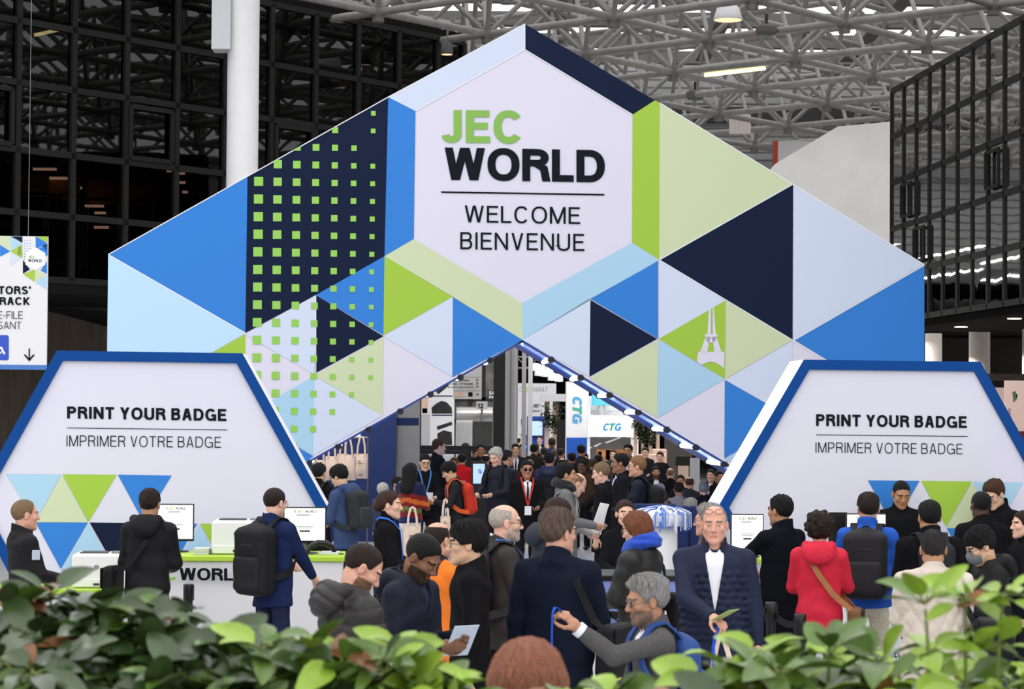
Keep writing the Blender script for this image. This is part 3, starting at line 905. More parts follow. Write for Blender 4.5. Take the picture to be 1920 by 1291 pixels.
    if quilt == 'bands':
        sp = .075
        def tdisp(Xx, Yy, Zz, t): return .016 * np.sqrt(np.abs(np.sin(PI * (Zz + .02 * np.sin(5 * Xx)) / sp))) - .010 + .4 * wr(Xx, Yy, Zz)
        def adisp(Xx, Yy, Zz, t): return .014 * np.sqrt(np.abs(np.sin(PI * t / sp))) - .009 + .4 * wr(Xx, Yy, Zz)
    elif quilt == 'front':
        def tdisp(Xx, Yy, Zz, t):
            u = Zz / k; m_ = ((u < 1.345) & (u > .90)).astype(np.float32)
            zz = (u + .004 * np.sin(60 * Xx)) / .045
            return m_ * (.019 * np.sqrt(np.abs(np.sin(PI * zz))) * (.75 + .25 * np.sin(95 * Xx + PI * np.floor(zz))) - .008) + .5 * wr(Xx, Yy, Zz)
        adisp = fold
    elif quilt == 'diamond':
        def tdisp(Xx, Yy, Zz, t):
            A = (Xx * 1.35 + .3 * Yy); B_ = Zz * .75
            return .011 * np.sqrt(np.abs(np.sin(PI * (A + B_) / .105) * np.sin(PI * (A - B_) / .105))) - .007 + .5 * wr(Xx, Yy, Zz)
        def adisp(Xx, Yy, Zz, t): return tdisp(Xx, Yy, Zz, t)
    else:
        tdisp = adisp = fold
    hem = len_ * k
    lo2 = np.array([min(-.34 * w, *(arms[q][1][0] - .12 for q in arms), *(arms[q][2][0] - .1 for q in arms)), min(-.36, tp((0, 0, 1.45))[1] - .3, *(arms[q][1][1] - .12 for q in arms)), hem - .06])
    hi2 = np.array([max(.34 * w, *(arms[q][1][0] + .12 for q in arms), *(arms[q][2][0] + .1 for q in arms)), max(.34, tp((0, 0, 1.45))[1] + .3, *(arms[q][2][1] + .1 for q in arms), *(arms[q][1][1] + .12 for q in arms)), max(tp((0, -.1, 1.62))[2], *(arms[q][2][2] + .1 for q in arms), *(arms[q][1][2] + .1 for q in arms)) + .03])
    lo2[2] = min(lo2[2], *(arms[q][2][2] - .08 for q in arms))
    def torso(g, t, disp, adsp, cuff=1.0, sleeves=True, hemz=hem, trap=True):
        hw = lambda r: (r + t) / (.158 * w + t)
        g.cap(tp((0, -.012, 1.365)), tp((0, .003, 1.13)), (.104 + t) * k, (.094 + t) * k, .03, side=X, flat=hw(.104), disp=disp)
        g.cap(tp((0, .003, 1.13)), (0, 0, .95 * k), (.094 + t) * k, (.104 + t) * k, .03, side=X, flat=hw(.100), disp=disp)
        if hemz < 1.0 * k:
            g.cap((0, 0, .95 * k), (0, 0, hemz - .02 * k), (.104 + t) * k, (.110 + t + .02 * max(0, .85 - hemz)) * k, .02, side=X, flat=hw(.107), disp=disp)
        B = g.blk([-.34, -.34, -1], [.34, .34, hemz + .02])
        if B is not None:
            g.put(B, np.broadcast_to(B[3] - hemz - .006 * np.sin(9 * B[1] + 5 * B[2]) + 0 * B[1] + 0 * B[2], g.D[B[0]].shape), .008, 'i')
        for sx in (-1, 1):
            if trap: g.cap(tp((sx * .045, -.022, 1.468)), tp((sx * .15 * w, -.012, 1.415)), (.032 + t) * k, (.042 + t) * k, .035, disp=None)
        if sleeves:
            for q in arms:
                S, El, W, f, n, sx = arms[q]
                g.cap(S, El, (.048 + t) * k, (.038 + t) * k, .03, disp=adsp)
                g.cap(El, W - (W - El) * .04, (.039 + t) * k, (.029 + t * .75) * k, .014, disp=adsp)
                e = W + (W - El) / np.linalg.norm(W - El) * .035
                g.ell(e, (.038, .038, .036), None, .004, 'c')
    g = SDF(axis(lo2[0], hi2[0], cres), axis(lo2[1], hi2[1], cres), axis(lo2[2], hi2[2], cres))
    torso(g, th, tdisp, adisp)
    nc = tp((0, -.022, 1.50))
    g.cap(tp((-.045, -.078, 1.462)), tp((.045, -.078, 1.462)), (.028 + th * .6) * k, (.028 + th * .6) * k, .03)
    if hood:
        g.ell(tp((0, -.145, 1.45)), np.array([.135, .07, .105]) * k, rotx(-.35 - lr), .02, disp=(lambda a_, b_, c_: .013 * np.sqrt(np.abs(np.sin(PI * (c_ + .25 * np.abs(a_)) / .052))) - .006) if quilt else (lambda a_, b_, c_: .4 * wr(a_, b_, c_)))
        for sx in (-1, 1):
            g.cap(tp((sx * .10, -.10, 1.50)), tp((sx * .085, .01, 1.48)), .042 * k, .036 * k, .02)
            g.cap(tp((sx * .085, .01, 1.48)), tp((sx * .03, .085, 1.41)), .036 * k, .026 * k, .02)
        g.ell(tp((0, -.05, 1.56)), np.array([.078, .095, .085]) * k, None, .012, 'c')
    elif collar in ('stand', 'high', 'shirt', 'coat'):
        hgt = dict(stand=.03, high=.042, shirt=.026, coat=.03)[collar] * k; thk = dict(stand=.009, high=.010, shirt=.008, coat=.011)[collar] * k
        rx, ry = .072 * k, .080 * k
        Ri = Rt.T
        def band(Xx, Yy, Zz):
            x = Xx - nc[0]; y = Yy - nc[1]; z = Zz - nc[2]
            ly = Ri[1][1] * y + Ri[1][2] * z; lz = Ri[2][1] * y + Ri[2][2] * z
            fl = -.25 if collar in ('shirt', 'coat') else -.05
            q = np.sqrt((x / (rx + fl * lz)) ** 2 + (ly / (ry + fl * lz)) ** 2)
            d = np.maximum(np.abs(q - 1) * .076 * k - thk, np.abs(lz + .014 * k + .40 * ly) - hgt - .020 * k)
            return d * .85
        g.fn(nc - .16, nc + .16, band, .012)
    elif collar == 'turtle':
        g.cap(tp((0, -.02, 1.46)), hd + RH @ (np.array([0, -.02, -.075]) * hs), nk + .012, nk + .011, .02)
    if collar != 'turtle' and not hood:
        g.cap(tp((0, -.008, 1.52)), hd + RH @ (np.array([0, -.02, -.02]) * hs), nk + .004, nk + .004, .01, op='c')
    vb = None
    if shirt is not None:
        vb = dict(suit=1.16, open=1.05, low=1.30, zip=1.08).get(shirt[1], 1.2)
        slope = dict(suit=.20, open=.26, low=.34, zip=.17).get(shirt[1], .22)
        Ri = Rt.T
        def vcut(Xx, Yy, Zz):
            x = Xx; y = Yy - pel[1]; z = Zz - pel[2]
            ly = Ri[1][1] * y + Ri[1][2] * z; lz = (Ri[2][1] * y + Ri[2][2] * z + pel[2]) / k
            d = np.maximum(np.abs(x) / k - np.minimum((lz - vb) * slope, .075 if shirt[1] != 'zip' else .058), np.maximum(.045 - ly / k, vb - lz))
            return d * k * .85
        g.fn(lo2, hi2, vcut, .006, 'c')
    V, Q = g.mesh()
    jname = dict(jacket='jacket', coat='coat', blazer='blazer', sweater='sweater', hoodie='hoodie', puffer='puffer_jacket').get(top, top)
    mi = None; jm = [cm]
    if yoke is not None:
        fc = V[Q].mean(1); mi = np.zeros(len(Q), int); jm = [cm]
        for f_, cc, kd in yoke:
            jm.append(cloth_mat(cc, kd)); mi[f_(fc / k)] = len(jm) - 1
    mesh_np(jname, V, Q, mats=jm, midx=mi, parent=root)
    if shirt is not None or tshirt is not None:
        sc_ = (shirt[0] if shirt is not None else tshirt)
        g = SDF(axis(-.26 * w, .26 * w, cres), axis(lo2[1], hi2[1], cres), axis(.98 * k, tp((0, 0, 1.62))[2], cres))
        torso(g, .006, None, None, sleeves=False, hemz=.97 * k)
        Ri = Rt.T
        def band(Xx, Yy, Zz):
            x = Xx - nc[0]; y = Yy - nc[1]; z = Zz - nc[2]
            ly = Ri[1][1] * y + Ri[1][2] * z; lz = Ri[2][1] * y + Ri[2][2] * z
            q = np.sqrt((x / (.063 * k)) ** 2 + (ly / (.072 * k)) ** 2)
            d = np.maximum(np.abs(q - 1) * .068 * k - .006 * k, np.abs(lz - .004 * k + .5 * ly) - .024 * k)
            if tie is None: d = np.maximum(d, -np.maximum(np.abs(x) - .016 * k - .5 * np.maximum(lz + .04 * k, 0), -ly))
            return d * .85
        g.fn(nc - .16, nc + .16, band, .01)
        g.cap(tp((0, -.01, 1.49)), hd + RH @ (np.array([0, -.02, -.02]) * hs), nk + .002, nk + .002, .006, op='c')
        Vs, Qs = g.mesh()
        mesh_np('shirt', Vs, Qs, mats=[cloth_mat(sc_, 'cotton')], parent=root)
    def chest_y(x, z):
        """front surface of the torso at x, height z (unit heights), local"""
        r = ((.104 if z > 1.3 else .098) + th); hw = .158 * w + th
        return (-.008 + r * math.sqrt(max(.05, 1 - (x / hw) ** 2)))
    if tie is not None and shirt is not None:
        mb = MB(); rows = []; cy = lambda x, z: .104 + .006 - .012 * (z < 1.3)
        pts = [tp((0, cy(0, z), z)) for z in (1.445, 1.41, 1.34, 1.25, 1.17, 1.12)]
        pts[0] = tp((0, .068, 1.455)); pts[1] = tp((0, .085, 1.42))
        ws = [.03, .018, .03, .036, .04, .04]
        for p_, ww in zip(pts, ws): rows.append([p_ + np.array([-ww / 2 * k, 0, 0]), p_ + np.array([0, .008, 0]), p_ + np.array([ww / 2 * k, 0, 0])])
        mb.grid(rows); mb.build('tie', cloth_mat(tie), root)
    if scarf is not None:
        g = SDF(axis(-.2, .2, cres), axis(nc[1] - .22, nc[1] + .22, cres), axis(nc[2] - .12, nc[2] + .14, cres))
        for j in range(14):
            a0, a1 = 2 * PI * j / 14, 2 * PI * (j + 1) / 14
            for dz, rr, ro in ((.0, .036, .088), (.035, .03, .075)):
                p0 = nc + np.array([ro * math.sin(a0), ro * 1.15 * math.cos(a0), dz + .015 - .03 * math.cos(a0)]) ; p1 = nc + np.array([ro * math.sin(a1), ro * 1.15 * math.cos(a1), dz + .015 - .03 * math.cos(a1)])
                g.cap(p0, p1, rr, rr, .008, disp=lambda a_, b_, z_, t: .004 * np.sin(120 * z_ + 20 * a_))
        Vs, Qs = g.mesh(); mesh_np('scarf', Vs, Qs, mats=[cloth_mat(scarf, 'knit')], parent=root)
    if cuffc is not None:
        for q in cuffc[1]:
            S, El, W, f, n, sx = arms[q]; mb = MB(); mb.tube([W - (W - El) * .12, W + (W - El) * .02], .043 * k, 12); mb.build('shirt_cuff', cloth_mat(cuffc[0]), root)
    # --- trousers and shoes
    tm = cloth_mat(legs, 'denim' if legs[2] > legs[0] + 12 else 'wool')
    tw = wrinkle(seed + 77, .007, 10, 26)
    g = SDF(axis(-.30, .30, max(cres, .012)), axis(-.24, .26, max(cres, .012)), axis(0, 1.06 * k, max(cres, .014)))
    g.cap((0, 0, .99 * k), (0, 0, .90 * k), .098 * k, .102 * k, .03, side=X, flat=.102 / (.148 * w))
    for sx in (-1, 1):
        hip = np.array([sx * .078 * w * k, -.005, .88 * k]); kn = np.array([sx * .1 * k, .015, .49 * k]); an = np.array([sx * .108 * k, -.01, .085 * k])
        g.cap(hip, kn, .080 * k, .066 * k, .03, disp=lambda a_, b_, z_, t: tw(a_, b_, z_)); g.cap(kn, an, .068 * k, .06 * k, .02, disp=lambda a_, b_, z_, t: tw(a_, b_, z_))
    if sit:
        fz_ = -floorz
        g = SDF(axis(-.32, .32, max(cres, .012)), axis(-.2, .72, max(cres, .012)), axis(fz_, 1.06 * k, max(cres, .014)))
        g.cap((0, 0, .99 * k), (0, 0, .92 * k), .102 * k, .105 * k, .03, side=X, flat=.102 / (.148 * w))
        for sx in (-1, 1):
            kn = np.array([sx * .13 * k, .44 * k, .92 * k])
            g.cap((sx * .085 * k, .0, .92 * k), kn, .085 * k, .07 * k, .03); g.cap(kn, (sx * .13 * k, .42 * k, fz_ + .08), .066 * k, .058 * k, .02)
    V, Q = g.mesh(); mesh_np('trousers', V, Q, mats=[tm], parent=root)
    for sx in (-1, 1):
        r_ = max(.012, cres)
        g = SDF(axis(.0, .22, r_), axis(-.13, .26, r_), axis(-.02, .14, r_))
        x0 = .108 * k
        g.cap((x0, -.045, .045), (x0 + .008, .12, .034), .04, .034, .02, side=X, flat=.85); g.cap((x0, -.03, .06), (x0, -.03, .10), .042, .04, .02)
        g.put(g.blk([0, -1, -1], [1, 1, .03]), (g.blk([0, -1, -1], [1, 1, .03])[3] - 0.0) + 0 * g.blk([0, -1, -1], [1, 1, .03])[1] + 0 * g.blk([0, -1, -1], [1, 1, .03])[2], .004, 'c') if False else None
        V, Q = g.mesh()
        if len(V):
            V[:, 2] = np.maximum(V[:, 2], .002); V[:, 0] *= sx
            if sit: V[:, 2] -= floorz; V[:, 1] += .42 * k
            if sx < 0: Q = Q[:, ::-1]
            mesh_np('shoe', V, Q, mats=[mat('shoe_leather', (26, 24, 24), rough=.45)], parent=root)
    # --- things worn on the face and neck
    def P(x, y, z): return hd + RH @ (np.array([x, y, z]) * hs)
    if glasses:
        mb = MB(); up = .052 if glasses == 'up' else 0.0
        fr = {'dark': (24, 22, 24), 'up': (60, 26, 26), 'sun': (16, 14, 16), 'metal': (120, 116, 110)}[glasses]
        for sx in (-1, 1):
            if glasses == 'up': cen = (sx * .033, .084, .088); tl = .55
            else: cen = (sx * .033, .096, .002); tl = 0
            ring = []
            for j in range(15):
                an = 2 * PI * j / 14
                xx = .0245 * math.copysign(abs(math.cos(an)) ** .8, math.cos(an)); zz = .0185 * math.copysign(abs(math.sin(an)) ** .8, math.sin(an))
                ring.append(P(cen[0] + xx, cen[1] - tl * zz - .25 * abs(xx) * (1 if sx * xx > 0 else 0), cen[2] + zz * math.cos(tl)))
            mb.tube(ring, .0019, 6, 0, cap=False)
            e0 = (cen[0] + sx * .025, cen[1] - .006, cen[2] + .004)
            mb.tube([P(*e0), P(sx * .07, .055, e0[2] + (.004 if glasses == 'up' else 0)), P(sx * .08, -.004, .026 + (.05 if glasses == 'up' else -.016))], .0018, 6, 0)
            mb.poly(ring[:-1], 1)
        c0 = .088 if glasses == 'up' else .006
        mb.tube([P(-.009, .098 if glasses != 'up' else .083, c0), P(.009, .098 if glasses != 'up' else .083, c0)], .0017, 6, 0)
        gm = mat('sunglass_lens', (14, 12, 12), rough=.08) if glasses == 'sun' else glass_mat('spectacle_lens', (.97, .98, .99), .02, 1.12)
        mb.build('glasses', [mat('frame_%d' % fr[0], fr, rough=.35), gm], root)
    if mask:
        g = SDF(axis(hd[0] - .13, hd[0] + .13, hres), axis(hd[1] - .16, hd[1] + .16, hres), axis(hd[2] - .17, hd[2] + .06, hres))
        g.ell(P(0, .052, -.052), np.array([.062, .068, .062]) * hs, RH, .01); g.ell(P(0, .105, -.03), np.array([.022, .02, .03]) * hs, RH, .03)
        g.ell(P(0, -.02, -.03), np.array([.2, .06, .2]) * hs, RH, .005, 'c')
        V, Q = g.mesh(); mesh_np('face_mask', V, Q, mats=[cloth_mat((112, 116, 118))], parent=root)
        mb = MB()
        for sx in (-1, 1): mb.tube([P(sx * .05, .07, -.03), P(sx * .074, .03, -.012), P(sx * .088, -.01, .0)], .0015, 5)
        mb.build('ear_loop', cloth_mat((112, 116, 118)), root)
    if lanyard is not None:
        mb = MB(); ends = tp((0, chest_y(0, 1.2) + .018, 1.12))
        for sx in (-1, 1):
            pts = [tp((0, -.105, 1.505)), tp((sx * .062, -.07, 1.525)), tp((sx * .086, .0, 1.515)), tp((sx * .085, .05, 1.485)), tp((sx * .075, chest_y(.06, 1.38) + .004, 1.42)), tp((sx * .06, chest_y(.06, 1.38) + .010, 1.35)), tp((sx * .03, chest_y(.03, 1.27) + .016, 1.24)), ends]
            nr = [Rt @ np.array(q, float) for q in ((0, -1, .3), (sx * .6, -.5, .8), (sx * .5, .2, .9), (sx * .3, .6, .9), (0, 1, .5), (0, 1, .1), (0, 1, 0), (0, 1, 0))]
            mb.ribbon(pts, nr, .02, .0015)
        mb.build('lanyard', cloth_mat(lanyard), root)
        if shirt is not None or lanyard:
            mb = MB(); mb.box(ends + np.array([0, .006, -.065]), (.09, .004, .12)); mb.build('name_badge', mat('badge_card', (232, 234, 240), rough=.5), root)
    info = dict(root=root, k=k, tp=tp, Rt=Rt, arms=arms, hd=hd, RH=RH, hs=hs, th=th, w=w, loc=np.array(loc), yaw=-a, s=s, nc=nc)
    PEOPLE.append(info)
    return info


def to_world(I, p):
    c, s = math.cos(I['yaw']), math.sin(I['yaw'])
    return I['loc'] + np.array([c * p[0] - s * p[1], s * p[0] + c * p[1], p[2]])


def backpack(I, label, c=(24, 24, 26), size=(.31, .17, .47), z=1.22, pocket=True, c2=None, strapc=None, one=None):
    """worn on the back of person I: sack with a front pocket, top handle and two shoulder straps"""
    root = empty('backpack', tuple(I['loc']), I['yaw']); tag(root, label, 'backpack')
    tp, k, Rt, w = I['tp'], I['k'], I['Rt'], I['w']
    h = min(.03, max(.008, 2.6 / I['s']))
    t = I['th'] + .098
    cen = tp((0, -(t + size[1] / 2 + .0), z)); hs = np.array([size[0] / 2, size[1] / 2, size[2] / 2]) * k
    m = hs.max() * 1.25 + .05
    wr = wrinkle(int(abs(I['loc'][0]) * 100) + 5, .005, 16, 16)
    g = SDF(axis(cen[0] - m, cen[0] + m, h), axis(cen[1] - m, cen[1] + m, h), axis(cen[2] - m, cen[2] + m, h))
    g.box(cen, hs, Rt, .065, 0, disp=wr)
    g.ell(cen + Rt @ np.array([0, .02, hs[2] * .62]), (hs[0] * .92, hs[1] * .8, hs[2] * .5), Rt, .04)
    V, Q = g.mesh(); bm = cloth_mat(c, 'shell'); mesh_np('sack', V, Q, mats=[bm], parent=root)
    if pocket:
        g = SDF(axis(cen[0] - m, cen[0] + m, h), axis(cen[1] - m, cen[1] + m, h), axis(cen[2] - m, cen[2] + m, h))
        g.box(cen + Rt @ np.array([0, -hs[1] * .95, -hs[2] * .35]), (hs[0] * .78, hs[1] * .35, hs[2] * .5), Rt, .03, 0, disp=wr)
        V, Q = g.mesh(); mesh_np('front_pocket', V, Q, mats=[cloth_mat(c2 or tuple(min(255, int(x * 1.15) + 3) for x in c), 'shell')], parent=root)
        mb = MB(); zp = cen + Rt @ np.array([0, -hs[1] * 1.02, hs[2] * .30])
        mb.tube([zp + Rt @ np.array([x * hs[0] * .8, .03 * abs(x) ** 3, .05 * (1 - x * x)]) for x in np.linspace(-1, 1, 9)], .004, 5)
        mb.build('zip', mat('zip_dark', (40, 40, 42), rough=.4), root)
    sm = cloth_mat(strapc or c, 'shell')
    rs = .106 + I['th'] + .012
    for sx in ((-1, 1) if one is None else (one,)):
        x0 = sx * .10
        P = [(sx * .07, -rs - .05, 1.34), (sx * .08, -rs - .0, 1.44), (x0, -.05, 1.50 + I['th']), (x0 + sx * .01, .03, 1.485 + I['th'] * .8), (sx * .125, .085 + I['th'] * .6, 1.41), (sx * .14, .095 + I['th'], 1.30), (sx * .165 * w, .06 + I['th'], 1.16), (sx * .19 * w, -.03, 1.06), (sx * .14, -rs - .04, 1.02)]
        N = [(0, -1, .3), (0, -.8, .7), (0, -.2, 1), (0, .3, 1), (0, .9, .5), (0, 1, .1), (sx * .6, .8, 0), (sx, 0, 0), (sx * .6, -.8, 0)]
        # smooth the path
        A = np.array(P); tt = np.linspace(0, len(P) - 1, 26)
        pts = [np.array([np.interp(u, range(len(P)), A[:, d]) for d in range(3)]) for u in tt]
        NN = np.array(N, float); nr = [np.array([np.interp(u, range(len(P)), NN[:, d]) for d in range(3)]) for u in tt]
        mb = MB(); mb.ribbon([tp(p) for p in pts], [Rt @ n for n in nr], .055, .006); mb.build('shoulder_strap', sm, root)
    mb = MB(); hp_ = cen + Rt @ np.array([0, hs[1] * .6, hs[2] * 1.02])
    mb.tube([hp_ + Rt @ np.array([x * .05, 0, .035 * (1 - x * x)]) for x in np.linspace(-1, 1, 7)], .007, 6); mb.build('carry_handle', sm, root)
    return root


def shoulder_bag(I, label, c=(24, 24, 26), side=1, size=(.34, .12, .28), z=.92, strap_from=-1, name='shoulder_bag', strapc=None, y=0.0, flapc=None, fwd=False):
    """bag at the hip on one side; strap over the shoulder strap_from (same side or across)"""
    root = empty(name, tuple(I['loc']), I['yaw']); tag(root, label, 'bag')
    tp, k, Rt, w = I['tp'], I['k'], I['Rt'], I['w']
    h = min(.025, max(.008, 2.6 / I['s']))
    cx = side * (.2 * w + I['th'] + size[1] / 2 + .02)
    cen = np.array([cx * k, y * k, z * k]); hs = np.array([size[1] / 2, size[0] / 2, size[2] / 2])
    g = SDF(axis(cen[0] - .35, cen[0] + .35, h), axis(cen[1] - .35, cen[1] + .35, h), axis(cen[2] - .35, cen[2] + .35, h))
    g.box(cen, hs, None, .04, 0, disp=wrinkle(9, .004, 14, 14))
    V, Q = g.mesh(); mesh_np('bag_body', V, Q, mats=[cloth_mat(c, 'shell')], parent=root)
    mb = MB(); mb.box(cen + np.array([side * (hs[0] + .004), 0, hs[2] * .3]), (.012, hs[1] * 1.85, hs[2] * 1.2), bevel=.004); mb.build('flap', cloth_mat(flapc or c, 'shell'), root)
    sf = strap_from; rs = .106 + I['th'] + .014; sh_y = 1.475 + I['th']
    if sf == side:
        P = [(cx, y + size[0] * .45, z + size[2] * .4), (side * .2 * w, rs * .7, 1.2), (side * .145, .06, sh_y - .02), (side * .14, -.03, sh_y - .01), (side * .15, -rs * .8, 1.36), (side * .21 * w, -rs * .75, 1.15), (cx, y - size[0] * .45, z + size[2] * .4)]
        N = [(side, .4, 0), (side * .5, .8, 0), (side * .2, .5, 1), (side * .2, -.3, 1), (0, -1, .2), (side * .5, -.8, 0), (side, -.4, 0)]
    else:
        P = [(cx, y + size[0] * .4, z + size[2] * .4), (side * .13, rs + .012, 1.13), (0, rs + .012, 1.28), (sf * .1, rs * .72, 1.42), (sf * .12, -.02, sh_y), (sf * .09, -rs * .8, 1.43), (0, -rs - .022, 1.28), (side * .13, -rs - .012, 1.10), (cx, y - size[0] * .4, z + size[2] * .4)]
        N = [(side, .4, 0), (0, 1, 0), (0, 1, 0), (0, .9, .6), (0, 0, 1), (0, -.8, .6), (0, -1, 0), (side * .3, -1, 0), (side, -.4, 0)]
    A = np.array(P); NN = np.array(N, float); tt = np.linspace(0, len(P) - 1, 30)
    pts = [tp(np.array([np.interp(u, range(len(P)), A[:, d]) for d in range(3)])) for u in tt]
    nr = [Rt @ np.array([np.interp(u, range(len(P)), NN[:, d]) for d in range(3)]) for u in tt]
    mb = MB(); mb.ribbon(pts, nr, .042, .003); mb.build('strap', cloth_mat(strapc or c, 'shell'), root)
    return root


def sheet(label, corners, name='paper_sheet', cat='paper', c=(236, 236, 236), thick=.004, mats=None, group=None):
    """a thin paper or card through four 3-D corners"""
    P = [np.asarray(p, float) for p in corners]
    n = np.cross(P[1] - P[0], P[3] - P[0]); n = n / np.linalg.norm(n) * thick
    mb = MB(); mb.prism(P, n, 0)
    o = mb.build(name, mats or mat('paper_%d_%d_%d' % tuple(c), c, rough=.6), None)
    c0 = np.mean(P, 0); o.data.transform(Matrix.Translation(-Vector(c0))); o.location = c0
    tag(o, label, cat, group)
    return o
# ------------------------------------------------------------------ the hall: floor, roof, walls, glazed buildings
Mfloor = mat('hall_floor', (176, 176, 178), rough=.32, spec=.45, var=.06, vscale=3, bump=.02, bscale=8)
Mconc = mat('brown_concrete', (92, 82, 72), rough=.85, var=.22, vscale=2.2, stretch=(3, 3, .35), bump=.2, bscale=9)
Msteel = mat('grey_steel_tube', (132, 130, 126), rough=.5, spec=.4, var=.16, vscale=5, bump=.06, bscale=30)
Mnode = mat('cast_steel_node', (104, 102, 100), rough=.6, var=.15, vscale=8)
Mdeck = mat('roof_deck', (120, 120, 118), rough=.8, var=.1, vscale=2)
Mclad = mat('grey_cladding', (150, 151, 149), rough=.7, var=.1, vscale=3)
Mwhitewall = mat('white_plaster', (240, 239, 236), rough=.85, var=.05, vscale=1.3, bump=.1, bscale=6)
Mcol = mat('white_column', (236, 236, 236), rough=.5, spec=.3, var=.02, vscale=4)
Mblackmet = mat('black_metal', (26, 26, 27), rough=.45, spec=.4)
Mmull = mat('dark_mullion', (30, 29, 28), rough=.6, spec=.2)
Mdark = mat('dark_interior', (24, 23, 22), rough=.9, spec=.1)
Mglass_l = glass_mat('dark_facade_glass', (.10, .10, .105), .015, 1.5, .02, 1.0)
Mglass_r = glass_mat('tinted_facade_glass', (.10, .10, .105), .02, 1.5, .05, 1.2)
Mpane = glass_mat('vestibule_glass', (.82, .84, .85), .02, 1.45)
Mlampw = mat('lamp_white', (255, 244, 220), emit=6.0)
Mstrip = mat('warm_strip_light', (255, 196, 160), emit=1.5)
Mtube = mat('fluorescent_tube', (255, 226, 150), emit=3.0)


def structure(o): o['kind'] = 'structure'; return o


structure(MB().box((0, 40, -.1), (120, 170, .2)).build('floor', Mfloor))

# side and back walls of the hall
structure(MB().box((-47, 40, 6.5), (.4, 170, 13), 0).build('wall_west', Mclad))
structure(MB().box((44, 40, 6.5), (.4, 170, 13), 0).build('wall_east', Mclad))
structure(MB().box((0, 124.5, 6.5), (120, .4, 14), 0).build('wall_far', mat('far_hall_wall', (90, 90, 92), rough=.9)))

# upper back wall: corrugated cladding above the opening to the next hall
ZB = 76.0
mb = MB(); n = 26; z0, z1 = 7.2, 14.2
rows = []
zz = np.linspace(z0, z1, n * 2 + 1)
for i, z in enumerate(zz):
    o = .0 if i % 2 == 0 else .10
    rows.append([(-40, ZB - o, z), (40, ZB - o, z)])
    if i % 2 == 1: rows.append([(-40, ZB - o, z + .20), (40, ZB - o, z + .20)])
mb.grid(rows, 0, False)
structure(mb.build('wall_back', Mclad))
# beams and dark services band under the cladding
mb = MB(); mb.box((0, ZB - .35, 7.05), (80, .5, .5)); structure(mb.build('trim_beam', mat('steel_beam', (78, 78, 78), rough=.6)))
mb = MB(); mb.box((0, ZB - .2, 10.55), (80, .35, .35)); structure(mb.build('trim_beam_upper', mat('beam_light', (120, 120, 120), rough=.6)))
mb = MB(); mb.box((26, ZB + .3, 6.0), (60, .2, 2.0)); structure(mb.build('wall_services', Mdark))
mb = MB(); mb.box((0, ZB - .25, 12.3), (80, .3, .5)); structure(mb.build('trim_gutter', mat('gutter', (46, 46, 46), rough=.7)))

# roof: solid deck over the back, open skylights with dark ribs towards the front
ZR = 13.4
mb = MB(); mb.box((0, 77.4, ZR + .15), (90, 2.6, .3)); structure(mb.build('ceiling', Mdeck))
mb = MB(); mb.box((0, 100.0, 9.0), (110, 48, .3)); structure(mb.build('ceiling_far', mat('far_ceiling', (60, 60, 62), rough=.9)))
mb = MB()
for x in np.arange(-40, 41, 4.6): mb.box((x, 58, ZR + .3), (.45, 28, .35))
for y in (49.5, 54.2, 58.6, 62.6, 66.4, 70.2, 73.5): mb.box((0, y, ZR + .45), (84, .4, .4))
structure(mb.build('ceiling_ribs', mat('roof_rib', (96, 96, 94), rough=.7)))

# ------------------------------------------------------------------ space frame of steel tubes under the roof
HL, HU = CAM_H + 8.4, CAM_H + 10.75
NW = at_y(1490, 110, 53.5)                                  # one lower node that the photograph shows
s_ = (HL - CAM_H) / (NW[2] - CAM_H); NW = CAM + (NW - CAM) * s_
PA_ = at_y(1635, 143, 53.5); PA_ = CAM + (PA_ - CAM) * ((HL - CAM_H) / (PA_[2] - CAM_H))
PB_ = at_y(1737, 82, 53.5); PB_ = CAM + (PB_ - CAM) * ((HL - CAM_H) / (PB_[2] - CAM_H))
eA = PA_ - NW; eB = PB_ - NW; eA[2] = eB[2] = 0
mod = .5 * (np.linalg.norm(eA) + np.linalg.norm(eB))
dA = eA / np.linalg.norm(eA); dB = np.array([dA[1], -dA[0], 0.0])
if dB @ eB < 0: dB = -dB
eA, eB = dA * mod, dB * mod
print('space frame module', mod, 'angle', math.degrees(math.atan2(eA[0], eA[1])), math.degrees(math.atan2(eB[0], eB[1])))


def lower(i, j): p = NW + eA * i + eB * j; return np.array([p[0], p[1], HL])
def upper(i, j): p = NW + eA * (i + .5) + eB * (j + .5); return np.array([p[0], p[1], HU])


frame_root = empty('ceiling_space_frame'); frame_root['kind'] = 'structure'
cand = []


def inside(p): return 30 < p[1] < 75.4 and -30 < p[0] < 34


def vis(p):
    v = p - CAM; d = v @ _fw
    if d < 1: return 0, False
    px = 960 + FPX * (v @ RGT) / d; py = 645.5 - FPX * (v @ UPV) / d
    return d, (-40 < px < 1960 and -40 < py < 300)


